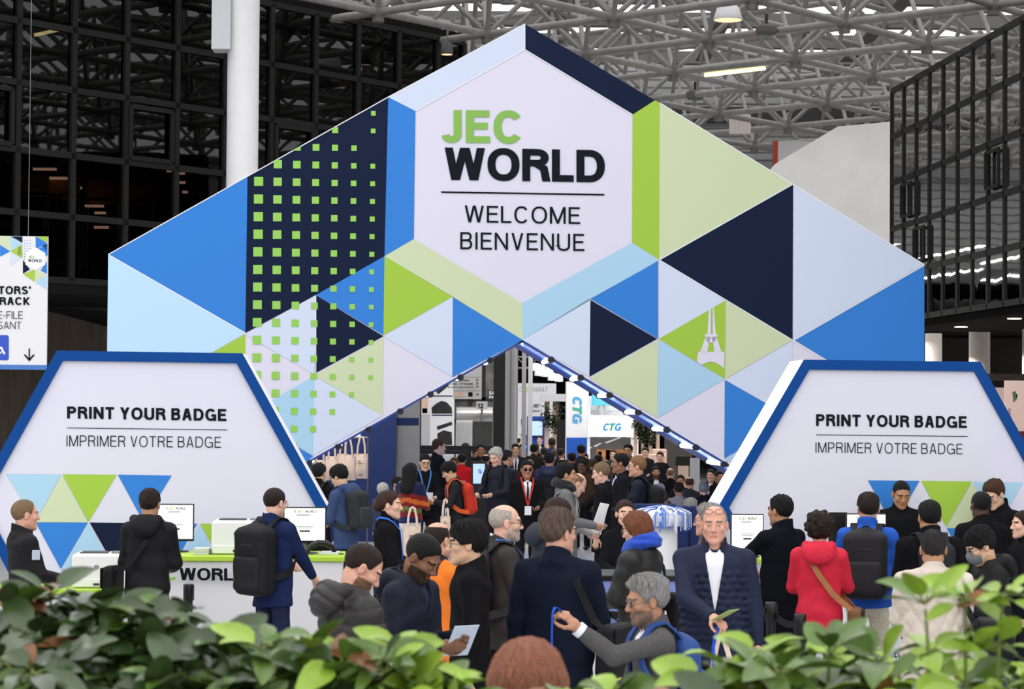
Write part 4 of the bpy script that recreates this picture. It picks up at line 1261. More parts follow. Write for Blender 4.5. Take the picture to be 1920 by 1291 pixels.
for i in range(-26, 27):
    for j in range(-26, 27):
        a = lower(i, j); u = upper(i, j)
        if inside(a):
            cand.append(('node', a, None, .17))
            for b in (lower(i + 1, j), lower(i, j + 1)):
                if inside(b): cand.append(('chord', a, b, .085))
            for q in ((0, 0), (-1, 0), (0, -1), (-1, -1)):
                b = upper(i + q[0], j + q[1])
                if inside(b): cand.append(('brace', a, b, .058))
        if inside(u):
            cand.append(('upper_node', u, None, .14))
            for b in (upper(i + 1, j), upper(i, j + 1)):
                if inside(b): cand.append(('upper_chord', u, b, .08))
for kind in ('node', 'chord', 'brace', 'upper_node', 'upper_chord'):
    L_ = []
    for c in cand:
        if c[0] != kind: continue
        m = c[1] if c[2] is None else (c[1] + c[2]) / 2
        d, ok = vis(m)
        if not ok and c[2] is not None: ok = vis(c[1])[1] or vis(c[2])[1]
        L_.append((0 if ok else 1, d, c))
    L_.sort(key=lambda q: q[:2])
    rest = MB()
    for r, (nv, d, c) in enumerate(L_):
        mb = rest if r >= 100 else MB()
        if c[2] is None:
            mb.ellipsoid(c[1], (c[3], c[3], c[3] * 1.25), 10)
            if kind == 'node': mb.tube([c[1] - np.array([0, 0, .22]), c[1] - np.array([0, 0, .12])], .13, 10)
        else:
            mb.tube([c[1], c[2]], c[3], 8, 0, cap=False)
        if r < 100: mb.build(kind, Mnode if c[2] is None else Msteel, frame_root)
    if len(rest.v):
        o = rest.build(kind, Mnode if 'node' in kind else Msteel, frame_root); o['kind'] = 'stuff'

# ------------------------------------------------------------------ dark glazed building behind the white column (the facade runs along the space frame)
F0 = at_y(328, 400, 45.0); F0[2] = 0
fd = np.array([math.sin(math.radians(39.2)), math.cos(math.radians(39.2)), 0.0]); fn = np.array([fd[1], -fd[0], 0.0])   # fn points towards the camera side
def fpt(px, py): return on_plane(px, py, F0, fn)
ftop = 10.75
def ft(px, py): return float((fpt(px, py) - F0) @ fd)
t_cols = [ft(x, 300) for x in (30, 133, 233, 328)]
dt = (t_cols[3] - t_cols[0]) / 3
rowz = [fpt(328, y)[2] for y in (90, 198, 315, 425)]
dz = (rowz[0] - rowz[3]) / 3
print('facade', dt, dz, rowz, fpt(868, 90))
bl = empty('wall_glass_building'); bl['kind'] = 'structure'
tmin = t_cols[0] - 10 * dt; tmax = float((fpt(868, 120) - F0) @ fd)
zb = rowz[3] - 1.02 * dz                                       # underside of the glazing
def fp(t, z, off=0.0): p = F0 + fd * t + fn * off; return np.array([p[0], p[1], z])
zrows = [rowz[0] + dz * .98] + rowz + [zb]
zrows[0] = ftop
tcs = list(np.arange(tmin, tmax, dt)); tcs = [t_cols[0] + dt * q for q in range(-10, 40) if t_cols[0] + dt * q < tmax - .3] + [tmax]
mb = MB()
for t in tcs:
    a, b = fp(t, (zb + ftop) / 2, .02), 0
    mb.box(a, (.12, .1, ftop - zb), yaw=math.atan2(fd[1], fd[0]))
for z in zrows:
    mb.box(fp((tcs[0] + tcs[-1]) / 2, z, .02), (tcs[-1] - tcs[0], .1, .12), yaw=math.atan2(fd[1], fd[0]))
mb.build('mullion', Mmull, bl)
for i in range(len(tcs) - 1):
    if tcs[i + 1] < ft(-150, 300): continue
    mb = MB()
    for q in range(len(zrows) - 1):
        mb.poly([fp(tcs[i] + .05, zrows[q + 1] + .05), fp(tcs[i + 1] - .05, zrows[q + 1] + .05), fp(tcs[i + 1] - .05, zrows[q] - .05), fp(tcs[i] + .05, zrows[q] - .05)])
    mb.build('pane', Mglass_l, bl)
# opening sashes seen as frames within a bay
for (x0, y0, x1, y1) in ((240, 205, 318, 300), (-20, 165, 18, 268), (513, 240, 582, 330)):
    p0, p1 = fpt(x0, (y0 + y1) / 2), fpt(x1, (y0 + y1) / 2); t0, t1 = float((p0 - F0) @ fd), float((p1 - F0) @ fd)
    za, zc = fpt((x0 + x1) / 2, y0)[2], fpt((x0 + x1) / 2, y1)[2]
    mb = MB(); yw = math.atan2(fd[1], fd[0])
    for t in (t0, t1): mb.box(fp(t, (za + zc) / 2, .07), (.09, .06, za - zc), yaw=yw)
    for z in (za, zc): mb.box(fp((t0 + t1) / 2, z, .07), (t1 - t0, .06, .09), yaw=yw)
    mb.build('sash', Mmull, bl)
# body of that building: roof, floor slab, dark rooms, end wall and the wide soffit band below
L_ = 5.0
yw = math.atan2(fd[1], fd[0]); tm = (tcs[0] + tcs[-1]) / 2; tl = tcs[-1] - tcs[0]
mb = MB(); mb.box(fp(tm, (zb + ftop) / 2, -L_), (tl, .2, ftop - zb), yaw=yw); mb.build('inner_wall', mat('inner_dark_wall', (30, 28, 27), rough=.9), bl)
mb = MB(); mb.box(fp(tm, ftop + .1, -L_ / 2), (tl, L_, .25), yaw=yw); mb.build('roof_slab', Mdark, bl)
zf = fpt(328, 405)[2] - dz * .42
mb = MB(); mb.box(fp(tm, zb - .12, -L_ / 2 + .05), (tl, L_, .25), yaw=yw); mb.build('floor_slab', Mdark, bl)
mb = MB(); mb.box(fp(tcs[-1], (zb + ftop) / 2, -L_ / 2), (.1, L_, ftop - zb), yaw=yw); mb.build('end_wall', Mdark, bl)
zs = fpt(150, 540)[2]
mb = MB(); mb.box(fp(tm, (zb + zs) / 2, -.35), (tl, .7, zb - zs), yaw=yw); mb.build('soffit_band', mat('black_band', (20, 19, 18), rough=.7, spec=.08), bl)
mb = MB(); mb.box(fp(tm, zs + .1, -3.5), (tl, 7, .2), yaw=yw); mb.build('soffit', mat('black_soffit', (14, 13, 12), rough=.9, spec=.03), bl)
# black round column inside the corner
cx = fpt(385, 300); 
mb = MB(); mb.tube([fp(float((cx - F0) @ fd), zb, -1.0), fp(float((cx - F0) @ fd), ftop, -1.0)], .36, 20); mb.build('inner_column', Mmull, bl)
# brown concrete wall below
cw = at_y(100, 700, 49.0); cw[2] = 0
cd = np.array([math.sin(math.radians(72)), math.cos(math.radians(72)), 0]); cnrm = np.array([cd[1], -cd[0], 0])
mb = MB()
def cpt(px, py): return on_plane(px, py, cw, cnrm)
A_, B_ = cw - cd * 14, cw + cd * 4.2
mb.prism([A_, B_, B_ + np.array([0, 0, cpt(240, 628)[2]]), cpt(200, 612), cpt(90, 583), cpt(-60, 545), A_ + np.array([0, 0, cpt(-60, 545)[2] + 1.2])], -cnrm * .3)
structure(mb.build('wall_concrete', Mconc))

# white round column with its boxed bracket
c0 = at_y(452, 500, 41.0); rcol = .5 * (at_y(483, 100, 41)[0] - at_y(424, 100, 41)[0])
colr = empty('column_white', (c0[0], c0[1], 0)); colr['kind'] = 'structure'
tilt = (at_y(455, 0, 41)[0] - at_y(449, 640, 41)[0]) / (at_y(455, 0, 41)[2] - at_y(449, 640, 41)[2])
mb = MB(); mb.lathe([(rcol, 0), (rcol, 13.3)], 40); mb.build('shaft', Mcol, colr)
b0 = at_y(404, 50, 40.8); b1 = at_y(428, 94, 40.8)
mb = MB(); mb.box(((b0[0] + b1[0]) / 2 - c0[0], -.1, (b1[2] + 13.3) / 2), (b1[0] - b0[0] + .1, .5, 13.3 - b1[2])); mb.build('bracket', mat('bracket_grey', (206, 208, 210), rough=.5), colr)

# white inclined wall beside the tinted building
Yw = 58.0
def wp(px, py): return at_y(px, py, Yw)
mb = MB(); mb.prism([wp(1446, 560), wp(1446, 316), wp(1455, 306), wp(1571, 237), wp(1690, 226), wp(1690, 560)], (0, .4, 0)); structure(mb.build('wall_white', Mwhitewall))

# ------------------------------------------------------------------ tinted glazed building at the side, its facade running towards the camera
R0 = at_y(1735, 597, 44.0)
rd_ = np.array([math.sin(math.atan2(600 - 960, FPX)), math.cos(math.atan2(600 - 960, FPX)), 0])        # away from the camera
rn = np.array([-rd_[1], rd_[0], 0])                                                             # faces the hall
def rpt(px, py): return on_plane(px, py, R0, rn)
zbot = R0[2]; corner = rpt(1672, 400); tC = float((corner - R0) @ rd_)
zz = [rpt(1672, y)[2] for y in (172, 258, 345, 430)]
ztop = zz[0]; rz = (zz[0] - zz[3]) / 3
print('right building', zbot, ztop, rz, tC, R0)
br = empty('wall_tinted_building'); br['kind'] = 'structure'
def rp(t, z, off=0.0): p = R0 + rd_ * t + rn * off; return np.array([p[0], p[1], z])
tn = tC - 26.0
ts = []
xs = (1672, 1693, 1717, 1741, 1767, 1793, 1822, 1853, 1884)
tt = [float((rpt(x, 400) - R0) @ rd_) for x in xs]; st = (tt[0] - tt[-1]) / 8
ts = [tC - st * q for q in range(34)]
zrs = [ztop - rz * q for q in range(6)]; zrs = [z for z in zrs if z > zbot + .25] + [zbot + .05]
yw2 = math.atan2(rd_[1], rd_[0])
mb = MB()
for t in ts: mb.box(rp(t, (ztop + zbot) / 2, .01), (.10, .04, ztop - zbot), yaw=yw2)
for i, z in enumerate(zrs): mb.box(rp((ts[0] + ts[-1]) / 2, z, .01), (ts[0] - ts[-1], .04, .11), yaw=yw2)
mb.build('mullion', Mmull, br)
for i in range(len(ts) - 1):
    mb = MB()
    for q in range(len(zrs) - 1):
        mb.poly([rp(ts[i + 1] + .03, zrs[q + 1]), rp(ts[i] - .03, zrs[q + 1]), rp(ts[i] - .03, zrs[q]), rp(ts[i + 1] + .03, zrs[q])])
    mb.build('pane', Mglass_r, br)
for (b, r_) in ((1, 2), (2, 3), (7, 2)):
    mb = MB(); t0, t1 = ts[b] - .1, ts[b + 1] + .1; za, zc = zrs[r_] - .16, zrs[r_ + 1] + .16
    for t in (t0, t1): mb.box(rp(t, (za + zc) / 2, .08), (.05, .05, za - zc), yaw=yw2)
    for z in (za, zc): mb.box(rp((t0 + t1) / 2, z, .08), (t0 - t1, .05, .05), yaw=yw2)
    mb.build('sash', Mmull, br)
tmid = (ts[0] + ts[-1]) / 2; tlen = ts[0] - ts[-1]
mb = MB(); mb.box(rp(tmid, (ztop + zbot) / 2, -4.5), (tlen, .2, ztop - zbot), yaw=yw2); mb.build('inner_wall', mat('grey_rooms', (66, 66, 66), rough=.9, var=.3, vscale=.8), br)
mb = MB(); mb.box(rp(tmid, ztop - .12, -2.35), (tlen, 4.6, .2), yaw=yw2); mb.build('roof_slab', Mdark, br)
mb = MB(); mb.box(rp(ts[0] - .1, (ztop + zbot) / 2, -2.3), (.2, 4.6, ztop - zbot), yaw=yw2); mb.build('end_wall', mat('end_wall_grey', (70, 70, 70), rough=.9), br)
mb = MB(); mb.box(rp(tmid, zbot - .08, -4.55), (tlen, 9.1, .14), yaw=yw2); mb.build('soffit', mat('black_soffit', (14, 13, 12), rough=.9, spec=.03), br)
mb = MB(); mb.box(rp(tmid, zrs[-2] - .1, -2.0), (tlen, 3.8, .2), yaw=yw2); mb.build('floor_slab', mat('slab_grey', (130, 130, 128), rough=.8), br)
# lamps sunk in the black soffit
for i, (px, py) in enumerate(((1902, 610), (1802, 622))):
    p = on_z(px, py, zbot - .29) if False else at_y(px, py, 40 if i == 0 else 44); p[2] = zbot - .155
    mb = MB(); mb.lathe([(.0, -.01), (.12, -.01), (.13, 0)], 14, p); o = mb.build('soffit_lamp', Mlampw); tag(o, ('round lamp in the black soffit above the lit pillars' if i else 'round lamp in the black soffit at the photo edge'), 'lamp')
# round pillars under that building
for i, (x0, x1, Y) in enumerate(((1735, 1766, 52.0), (1817, 1856, 47.0), (1917, 1950, 45.0))):
    a, b = at_y(x0, 660, Y), at_y(x1, 660, Y)
    o = empty('column_round', ((a[0] + b[0]) / 2, Y, 0)); o['kind'] = 'structure'
    mb = MB(); mb.lathe([((b[0] - a[0]) / 2, 0), ((b[0] - a[0]) / 2, zbot)], 28); mb.build('shaft', mat('pillar_beige', (214, 206, 196), rough=.6), o)
    L = bpy.data.lights.new('pillar_lamp', 'SPOT'); L.energy = 420; L.spot_size = 1.5; L.color = (1, .86, .72); L.shadow_soft_size = .1
    lo = bpy.data.objects.new('pillar_lamp', L); lo.location = (a[0] - .9, Y - .7, zbot - .4); lo.rotation_euler = (math.radians(25), math.radians(-22), 0); COL.objects.link(lo)
# far dark rooms behind those pillars
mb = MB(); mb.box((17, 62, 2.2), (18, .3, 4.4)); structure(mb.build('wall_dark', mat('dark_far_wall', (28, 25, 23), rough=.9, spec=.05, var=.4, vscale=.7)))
# ------------------------------------------------------------------ palette of the printed graphics
C_BLUE = mat('print_blue', (58, 130, 212), rough=.6, spec=.1)
C_NAVY = mat('print_navy', (19, 31, 58), rough=.6, spec=.1)
C_GREEN = mat('print_green', (163, 200, 74), rough=.6, spec=.1)
C_PGREEN = mat('print_pale_green', (205, 216, 178), rough=.6, spec=.1)
C_LBLUE = mat('print_light_blue', (172, 210, 234), rough=.6, spec=.1)
C_SKY = mat('print_sky', (190, 224, 246), rough=.6, spec=.1)
C_PBLUE = mat('print_pale_blue', (209, 220, 240), rough=.6, spec=.1)
C_LILAC = mat('print_lilac_white', (221, 219, 234), rough=.6, spec=.1)
C_SQ = mat('print_square_green', (150, 205, 95), rough=.6, spec=.1)
C_LOGO = mat('logo_green', (132, 184, 82), rough=.5, spec=.3)
C_INK = mat('letter_black', (20, 22, 30), rough=.6, spec=.1)
C_FRAME = mat('frame_blue', (14, 70, 142), rough=.55, spec=.1)
C_EDGE = mat('board_white', (240, 240, 242), rough=.6, spec=.3)
C_SOFF = mat('soffit_blue', (48, 98, 205), rough=.35, spec=.4)
C_ICON = mat('icon_blue', (52, 86, 190), rough=.5, spec=.3)
Mcap = mat('lamp_black_cap', (18, 18, 20), rough=.4)

YAW = math.radians(3.3)
DIR = np.array([-math.sin(YAW), math.cos(YAW), 0.0]); SIDE = np.array([math.cos(YAW), math.sin(YAW), 0.0])

# ------------------------------------------------------------------ the welcome arch
A0 = at_y(980, 772, 34.0)
ABASE = np.array([A0[0], A0[1], 0.0])
ADEP = 2.9
arch = empty('welcome_arch', tuple(ABASE), YAW)
tag(arch, 'giant blue green and white peaked welcome arch with show logo over the hall entrance', 'arch')
aloc = frame(ABASE, YAW)


def ap(px, py, off=0.0):
    """front-face point of the arch that the photograph shows at (px, py), in the arch's own axes"""
    q = aloc(on_plane(px, py, A0, DIR)); q[1] = -off
    return q


APEX, INN = (984, 45), (980, 637)
LE, RE = (203, 477), (1733, 497)
zl = ap(*LE); zr = ap(*RE)
inn = ap(*INN)
ll = ap(575, 865); rr_ = ap(1385, 881)
def ground(a, b): t = a[2] / (a[2] - b[2]); return a + (b - a) * t
gl = ground(inn, ll); gr = ground(inn, rr_)
gl[0] = max(gl[0], zl[0] + .3); gr[0] = min(gr[0], zr[0] - .3)
outline = [zl, ap(*APEX), zr, np.array([zr[0], 0, 0]), gr, inn, gl, np.array([zl[0], 0, 0])]
mb = MB()
mb.poly([outline[0], outline[1], outline[5], outline[6], outline[7]], 0)
mb.poly([outline[1], outline[2], outline[3], outline[4], outline[5]], 0)
D_ = np.array([0, ADEP, 0])
mb.poly([p + D_ for p in (outline[0], outline[7], outline[6], outline[5], outline[1])], 1)
mb.poly([p + D_ for p in (outline[1], outline[5], outline[4], outline[3], outline[2])], 1)
for i in (0, 1, 2, 7):
    a, b = outline[i], outline[(i + 1) % 8]
    mb.poly([a, a + D_, b + D_, b], 1)
mb.build('arch_body', [C_LILAC, C_EDGE], arch)
# blue soffit of both legs
mb = MB()
for a, b in ((outline[5], outline[4]), (outline[6], outline[5])):
    mb.poly([a, a + D_, b + D_, b], 0)
mb.build('soffit_panel', C_SOFF, arch)
# edge trims in dark blue along the opening
mb = MB()
for a, b in ((inn, gr), (gl, inn)):
    t = (b - a) / np.linalg.norm(b - a); nrm = np.array([t[2], 0, -t[0]]); nrm = nrm if nrm[2] < 0 else -nrm
    mb.prism([a, b, b + nrm * .03, a + nrm * .03], (0, .05, 0))
mb.build('edge_trim', mat('trim_blue', (24, 62, 140), rough=.4), arch)

TRI = [
    # frame bands round the white hexagon
    (C_PBLUE, [(984, 45), (984, 93), (779, 208), (728, 182)]),
    (C_NAVY, [(984, 45), (1228, 188), (1186, 215), (984, 93)]),
    (C_GREEN, [(1228, 188), (1237, 193), (1236, 487), (1185, 455), (1186, 215)]),
    (C_LBLUE, [(1185, 455), (1236, 487), (980, 637), (979, 568)]),
    (C_PGREEN, [(776, 448), (979, 568), (980, 637), (721, 480)]),
    (C_BLUE, [(728, 182), (779, 208), (776, 448), (721, 480)]),
    # left wing
    (C_BLUE, [(203, 477), (464, 330), (460, 624)]),
    (C_SKY, [(203, 477), (460, 624), (201, 775)]),
    (C_NAVY, [(464, 330), (728, 182), (721, 480), (592, 553), (460, 624)]),
    (C_GREEN, [(460, 626), (459, 775), (330, 700)]),
    (C_PBLUE, [(592, 553), (590, 702), (460, 627)]),
    (C_LBLUE, [(590, 704), (588, 853), (458, 779)]),
    (C_NAVY, [(592, 553), (719, 630), (590, 700)]),
    (C_BLUE, [(592, 553), (721, 480), (719, 628)]),
    (C_GREEN, [(721, 480), (849, 556), (719, 628)]),
    (C_PBLUE, [(849, 556), (848, 706), (719, 630)]),
    (C_BLUE, [(849, 556), (980, 637), (848, 707)]),
    (C_PGREEN, [(719, 632), (717, 779), (590, 704)]),
    (C_PBLUE, [(590, 705), (717, 779), (588, 853)]),
    (C_BLUE, [(458, 781), (588, 855), (575, 864), (457, 931)]),
    (C_LBLUE, [(330, 703), (458, 777), (329, 850)]),
    # right wing
    (C_PGREEN, [(1237, 193), (1487, 345), (1236, 487)]),
    (C_NAVY, [(1487, 345), (1486, 637), (1236, 487)]),
    (C_PBLUE, [(1488, 346), (1733, 495), (1487, 637)]),
    (C_BLUE, [(1733, 497), (1733, 785), (1489, 637)]),
    (C_PBLUE, [(1236, 487), (1360, 563), (1235, 635)]),
    (C_BLUE, [(1234, 489), (1234, 635), (1107, 560)]),
    (C_NAVY, [(1107, 562), (1232, 635), (1105, 706)]),
    (C_PBLUE, [(1107, 558), (1105, 706), (980, 637)]),
    (C_PGREEN, [(1233, 637), (1233, 783), (1105, 709)]),
    (C_LBLUE, [(1235, 637), (1359, 710), (1233, 783)]),
    (C_GREEN, [(1360, 563), (1359, 710), (1235, 635)]),
    (C_PGREEN, [(1361, 564), (1486, 637), (1360, 710)]),
    (C_PBLUE, [(1486, 639), (1485, 783), (1360, 712)]),
    (C_BLUE, [(1359, 712), (1485, 784), (1358, 859)]),
    (C_LBLUE, [(1485, 786), (1484, 935), (1382, 873), (1359, 860)]),
    (C_BLUE, [(1610, 712), (1733, 787), (1608, 860)]),
]
grp = {}
for m_, pts in TRI: grp.setdefault(m_.name, [m_, MB()])[1].poly([ap(x, y, .006) for x, y in pts], 0)
mats_ = [v[0] for v in grp.values()]; mb = MB()
for i, v in enumerate(grp.values()):
    for f in v[1].f: mb.poly([v[1].v[q] for q in f], i)
mb.build('triangle_graphics', mats_, arch)
# thin white joints along the triangle grid of the right wing
mb = MB()
for a, b in (((1237, 193), (1733, 496)), ((1236, 487), (1487, 345)), ((1489, 637), (1733, 497)), ((1236, 487), (1610, 712)), ((984, 93), (1186, 215)), ((984, 93), (779, 208)), ((984, 45), (984, 93)), ((203, 477), (460, 624)), ((203, 477), (728, 182)), ((728, 182), (984, 45)), ((592, 553), (592, 700))):
    p, q = ap(*a, .009), ap(*b, .009); d = (q - p) / np.linalg.norm(q - p); nn = np.array([d[2], 0, -d[0]]) * .007
    mb.poly([p - nn, q - nn, q + nn, p + nn])
mb.build('joint_line', C_EDGE, arch)
# green squares, growing towards the middle of the left wing
mb = MB()
for c in range(7):
    for r in range(-8, 13):
        x = 484 + 35.6 * c - .35 * r; y = 439 + 33 * r + .75 * c
        top_ = 330 - (x - 464) * .5635
        if y < top_ - 3 or y > 706 + (694 - x) * .9 + 6: continue
        if (c, r) in ((6, -5), (5, -6)): continue
        hsz = (17.5 - 1.35 * c) * (1 - .012 * abs(r)) / 2
        P = [(x - hsz, y - hsz), (x + hsz, y - hsz), (x + hsz, y + hsz), (x - hsz, y + hsz)]
        # clipped by the sloping top edge
        cl = []
        for i in range(4):
            a, b = P[i], P[(i + 1) % 4]
            fa = a[1] - (330 - (a[0] - 464) * .5635); fb = b[1] - (330 - (b[0] - 464) * .5635)
            if fa >= 0: cl.append(a)
            if (fa >= 0) != (fb >= 0):
                t = fa / (fa - fb); cl.append((a[0] + t * (b[0] - a[0]), a[1] + t * (b[1] - a[1])))
        if len(cl) >= 3: mb.poly([ap(q[0], q[1], .011) for q in cl])
mb.build('square_pattern', C_SQ, arch)
# white tower emblem on the green triangle
mb = MB()
def Tw(*p): mb.poly([ap(x, y, .012) for x, y in p])
Tw((1329, 578), (1333, 576), (1333, 626), (1326, 626)); Tw((1336, 574), (1338, 573), (1342, 626), (1336, 626))
Tw((1321, 626), (1345, 626), (1345, 631), (1321, 631)); Tw((1323, 631), (1333, 631), (1329, 643), (1326, 660), (1312, 660)); Tw((1334, 631), (1343, 631), (1353, 660), (1339, 660), (1337, 643))
Tw((1323, 631), (1343, 631), (1341, 642), (1326, 642))
Tw((1309, 659), (1358, 659), (1358, 672), (1307, 672))
arc = [(1307 + 51 * t, 693 - 15 * math.sin(PI * t) ** .8 if .12 < t < .98 else 690) for t in np.linspace(0, 1, 13)]
for i in range(12):
    a, b = arc[i], arc[i + 1]
    lim = lambda x: 635 + (x - 1235) * .605
    ya, yb = min(a[1], lim(a[0])), min(b[1], lim(b[0]))
    Tw((a[0], 672), (b[0], 672), (b[0], yb), (a[0], ya))
mb.build('tower_emblem', C_LILAC, arch)
# lettering
mb = MB(); H_ = ap(831, 208, .012) - ap(830, 268, .012)
fit_text(mb, 'JEC', .205, ap(827.5, 267, .012), ap(981, 269, .012), ap(981, 208, .012) - ap(981, 269, .012), 0, gap=.11)
mb.build('lettering', C_LOGO, arch)
mb = MB()
fit_text(mb, 'WORLD', .205, ap(834, 337, .012), ap(1134, 342, .012), ap(980, 279, .012) - ap(980, 339.5, .012), 0, gap=.07)
mb.poly([ap(*q, .012) for q in ((827, 358.5), (1133, 363.5), (1133, 366.5), (827, 361.5))])
fit_text(mb, 'WELCOME', .115, ap(871, 416.5, .012), ap(1087, 420, .012), ap(980, 387, .012) - ap(980, 418.5, .012), 0, gap=.15)
fit_text(mb, 'BIENVENUE', .115, ap(863, 467, .012), ap(1095, 470.5, .012), ap(980, 437, .012) - ap(980, 469, .012), 0, gap=.17)
mb.build('lettering', C_INK, arch)
# tube lamps under both slopes of the opening
Mtube2 = mat('white_tube_lamp', (240, 246, 255), emit=3.0)
for a, b, lst in ((inn, gr, [(972, 641), (1033, 676), (1089, 709), (1143, 742), (1197, 774), (1251, 806), (1306, 839), (1359, 870)]),
                  (gl, inn, [(918, 673), (862, 704), (805, 735), (749, 768), (689, 801), (632, 833), (577, 864)])):
    t = (b - a) / np.linalg.norm(b - a); nrm = np.array([t[2], 0, -t[0]]); nrm = nrm if nrm[2] < 0 else -nrm
    for x, y in lst:
        p = ap(x, y); p = a + t * float((p - a) @ t) + nrm * .03
        mb = MB(); mb.tube([p + [0, .16, 0], p + [0, ADEP * .60, 0]], .034, 12); o = mb.build('tube_lamp', Mtube2, arch)
        mb = MB(); mb.tube([p + [0, .0, 0], p + [0, .17, 0]], .05, 12); mb.tube([p + [0, ADEP * .60, 0], p + [0, ADEP * .64, 0]], .045, 12)
        mb.box(p + [0, .1, 0] - nrm * .05, (.03, .06, .09)); mb.build('lamp_cap', Mcap, o)
        L = bpy.data.lights.new('tube_lamp_light', 'AREA'); L.shape = 'RECTANGLE'; L.size = .06; L.size_y = ADEP * .5; L.energy = 4; L.color = (.9, .95, 1)
        lo = bpy.data.objects.new('tube_lamp_light', L); lo.parent = o
        q = p + np.array([0, ADEP * .45, 0]) + nrm * .06
        zax = Vector(nrm)          # shines back up on the soffit
        lo.matrix_local = Matrix.Translation(Vector(q)) @ Vector((-zax)).to_track_quat('-Z', 'Y').to_matrix().to_4x4()
        COL.objects.link(lo)


# ------------------------------------------------------------------ badge printing boards: hexagon panels with a blue frame
def badge_board(label, hexpx, inset, Yd, prints, texts, depth=.65):
    p0 = at_y(sum(q[0] for q in hexpx) / 6, 955, Yd)
    base = np.array([p0[0], p0[1], 0])
    root = empty('badge_board', tuple(base), YAW); tag(root, label, 'signboard', 'print your badge boards')
    loc = frame(base, YAW)
    def kp(px, py, off=0.0):
        q = loc(on_plane(px, py, p0, DIR)); q[1] = -off; return q
    O = [kp(*q) for q in hexpx]
    for q in O: q[2] = max(q[2], .0)
    c = sum(O) / 6
    I_ = [c + (q - c) * inset for q in O]
    mb = MB(); mb.prism([q + [0, .02, 0] for q in O], (0, depth, 0)); mb.build('board_body', C_EDGE, root)
    mb = MB()
    for i in range(6):
        j = (i + 1) % 6
        f = np.array([0, -.03, 0])
        mb.poly([O[i] + f, O[j] + f, I_[j] + f, I_[i] + f]); mb.poly([O[i] + f, O[i] + [0, .02, 0], O[j] + [0, .02, 0], O[j] + f], 1); mb.poly([I_[i] + f, I_[j] + f, I_[j] + [0, .0, 0], I_[i] + [0, .0, 0]])
    mb.build('blue_frame', [C_FRAME, C_EDGE], root)
    mb = MB(); mb.poly(I_, 0)
    ms = [C_LILAC]
    for m_, pts in prints:
        if m_ not in ms: ms.append(m_)
        mb.poly([kp(x, y, .004) for x, y in pts], ms.index(m_))
    mb.build('face_print', ms, root)
    mb = MB()
    for txt, w, A_, B_, hgt, gap in texts:
        if txt is None: mb.poly([kp(*A_, .006), kp(*B_, .006), kp(B_[0], B_[1] + hgt, .006), kp(A_[0], A_[1] + hgt, .006)])
        else:
            mx_ = (A_[0] + B_[0]) / 2; my_ = (A_[1] + B_[1]) / 2
            fit_text(mb, txt, w, kp(*A_, .006), kp(*B_, .006), kp(mx_, my_ - hgt, .006) - kp(mx_, my_, .006), 0, gap)
    mb.build('lettering', C_INK, root)
    return root


HXL = [(107, 657), (455, 662), (613, 948), (452, 1246), (105, 1240), (-52, 942)]
badge_board('blue framed hexagon board with badge lettering behind the printers and long white desk', HXL, .935, 20.75, [
    (C_LBLUE, [(12, 888), (115, 888.5), (66, 978)]), (C_PGREEN, [(116, 890), (165, 979), (67, 978)]), (C_GREEN, [(117, 888.5), (219, 889.5), (166, 978)]),
    (C_BLUE, [(221, 889.5), (322, 891), (269, 978)]), (C_BLUE, [(67, 979), (165, 979), (114, 1066)]), (C_LBLUE, [(166, 981), (216, 1068), (115, 1067)]),
    (C_NAVY, [(168, 979), (268, 980), (218, 1067)]), (C_PGREEN, [(270, 982), (319, 1070), (219, 1069)]), (C_BLUE, [(271, 980), (370, 981), (320, 1068)]), (C_LBLUE, [(374, 983), (424, 1071), (322, 1070)]), (C_GREEN, [(375, 981), (476, 982), (425, 1070)])],
    [('PRINT YOUR BADGE', .2, (126, 784), (424, 789), 22.5, .13), (None, 0, (126, 801), (426, 805), 1.3, 0), ('IMPRIMER VOTRE BADGE', .085, (125, 836), (414, 839), 20.5, .17)])
HXR = [(1506, 674), (1837, 678), (1994, 962), (1832, 1250), (1500, 1246), (1345, 950)]
badge_board('blue framed hexagon board with badge lettering behind the young clerk in black', HXR, .935, 20.75, [
    (C_BLUE, [(1627, 900), (1724, 901), (1675, 986)]), (C_GREEN, [(1727, 901), (1822, 902), (1774, 987)]), (C_PGREEN, [(1822, 904), (1871, 990), (1775, 989)]), (C_LBLUE, [(1824, 902.5), (1918, 904), (1872, 988)]),
    (C_BLUE, [(1775, 990), (1870, 991), (1822, 1073)]), (C_NAVY, [(1873, 991), (1968, 992), (1920, 1074)]), (C_GREEN, [(1576, 985), (1673, 986), (1625, 1070)]), (C_LBLUE, [(1675, 988), (1724, 1072), (1627, 1071)])],
    [('PRINT YOUR BADGE', .2, (1530, 798), (1812, 802), 22, .13), (None, 0, (1530, 814), (1814, 817), 1.3, 0), ('IMPRIMER VOTRE BADGE', .085, (1529, 848), (1804, 851), 19.5, .17)])
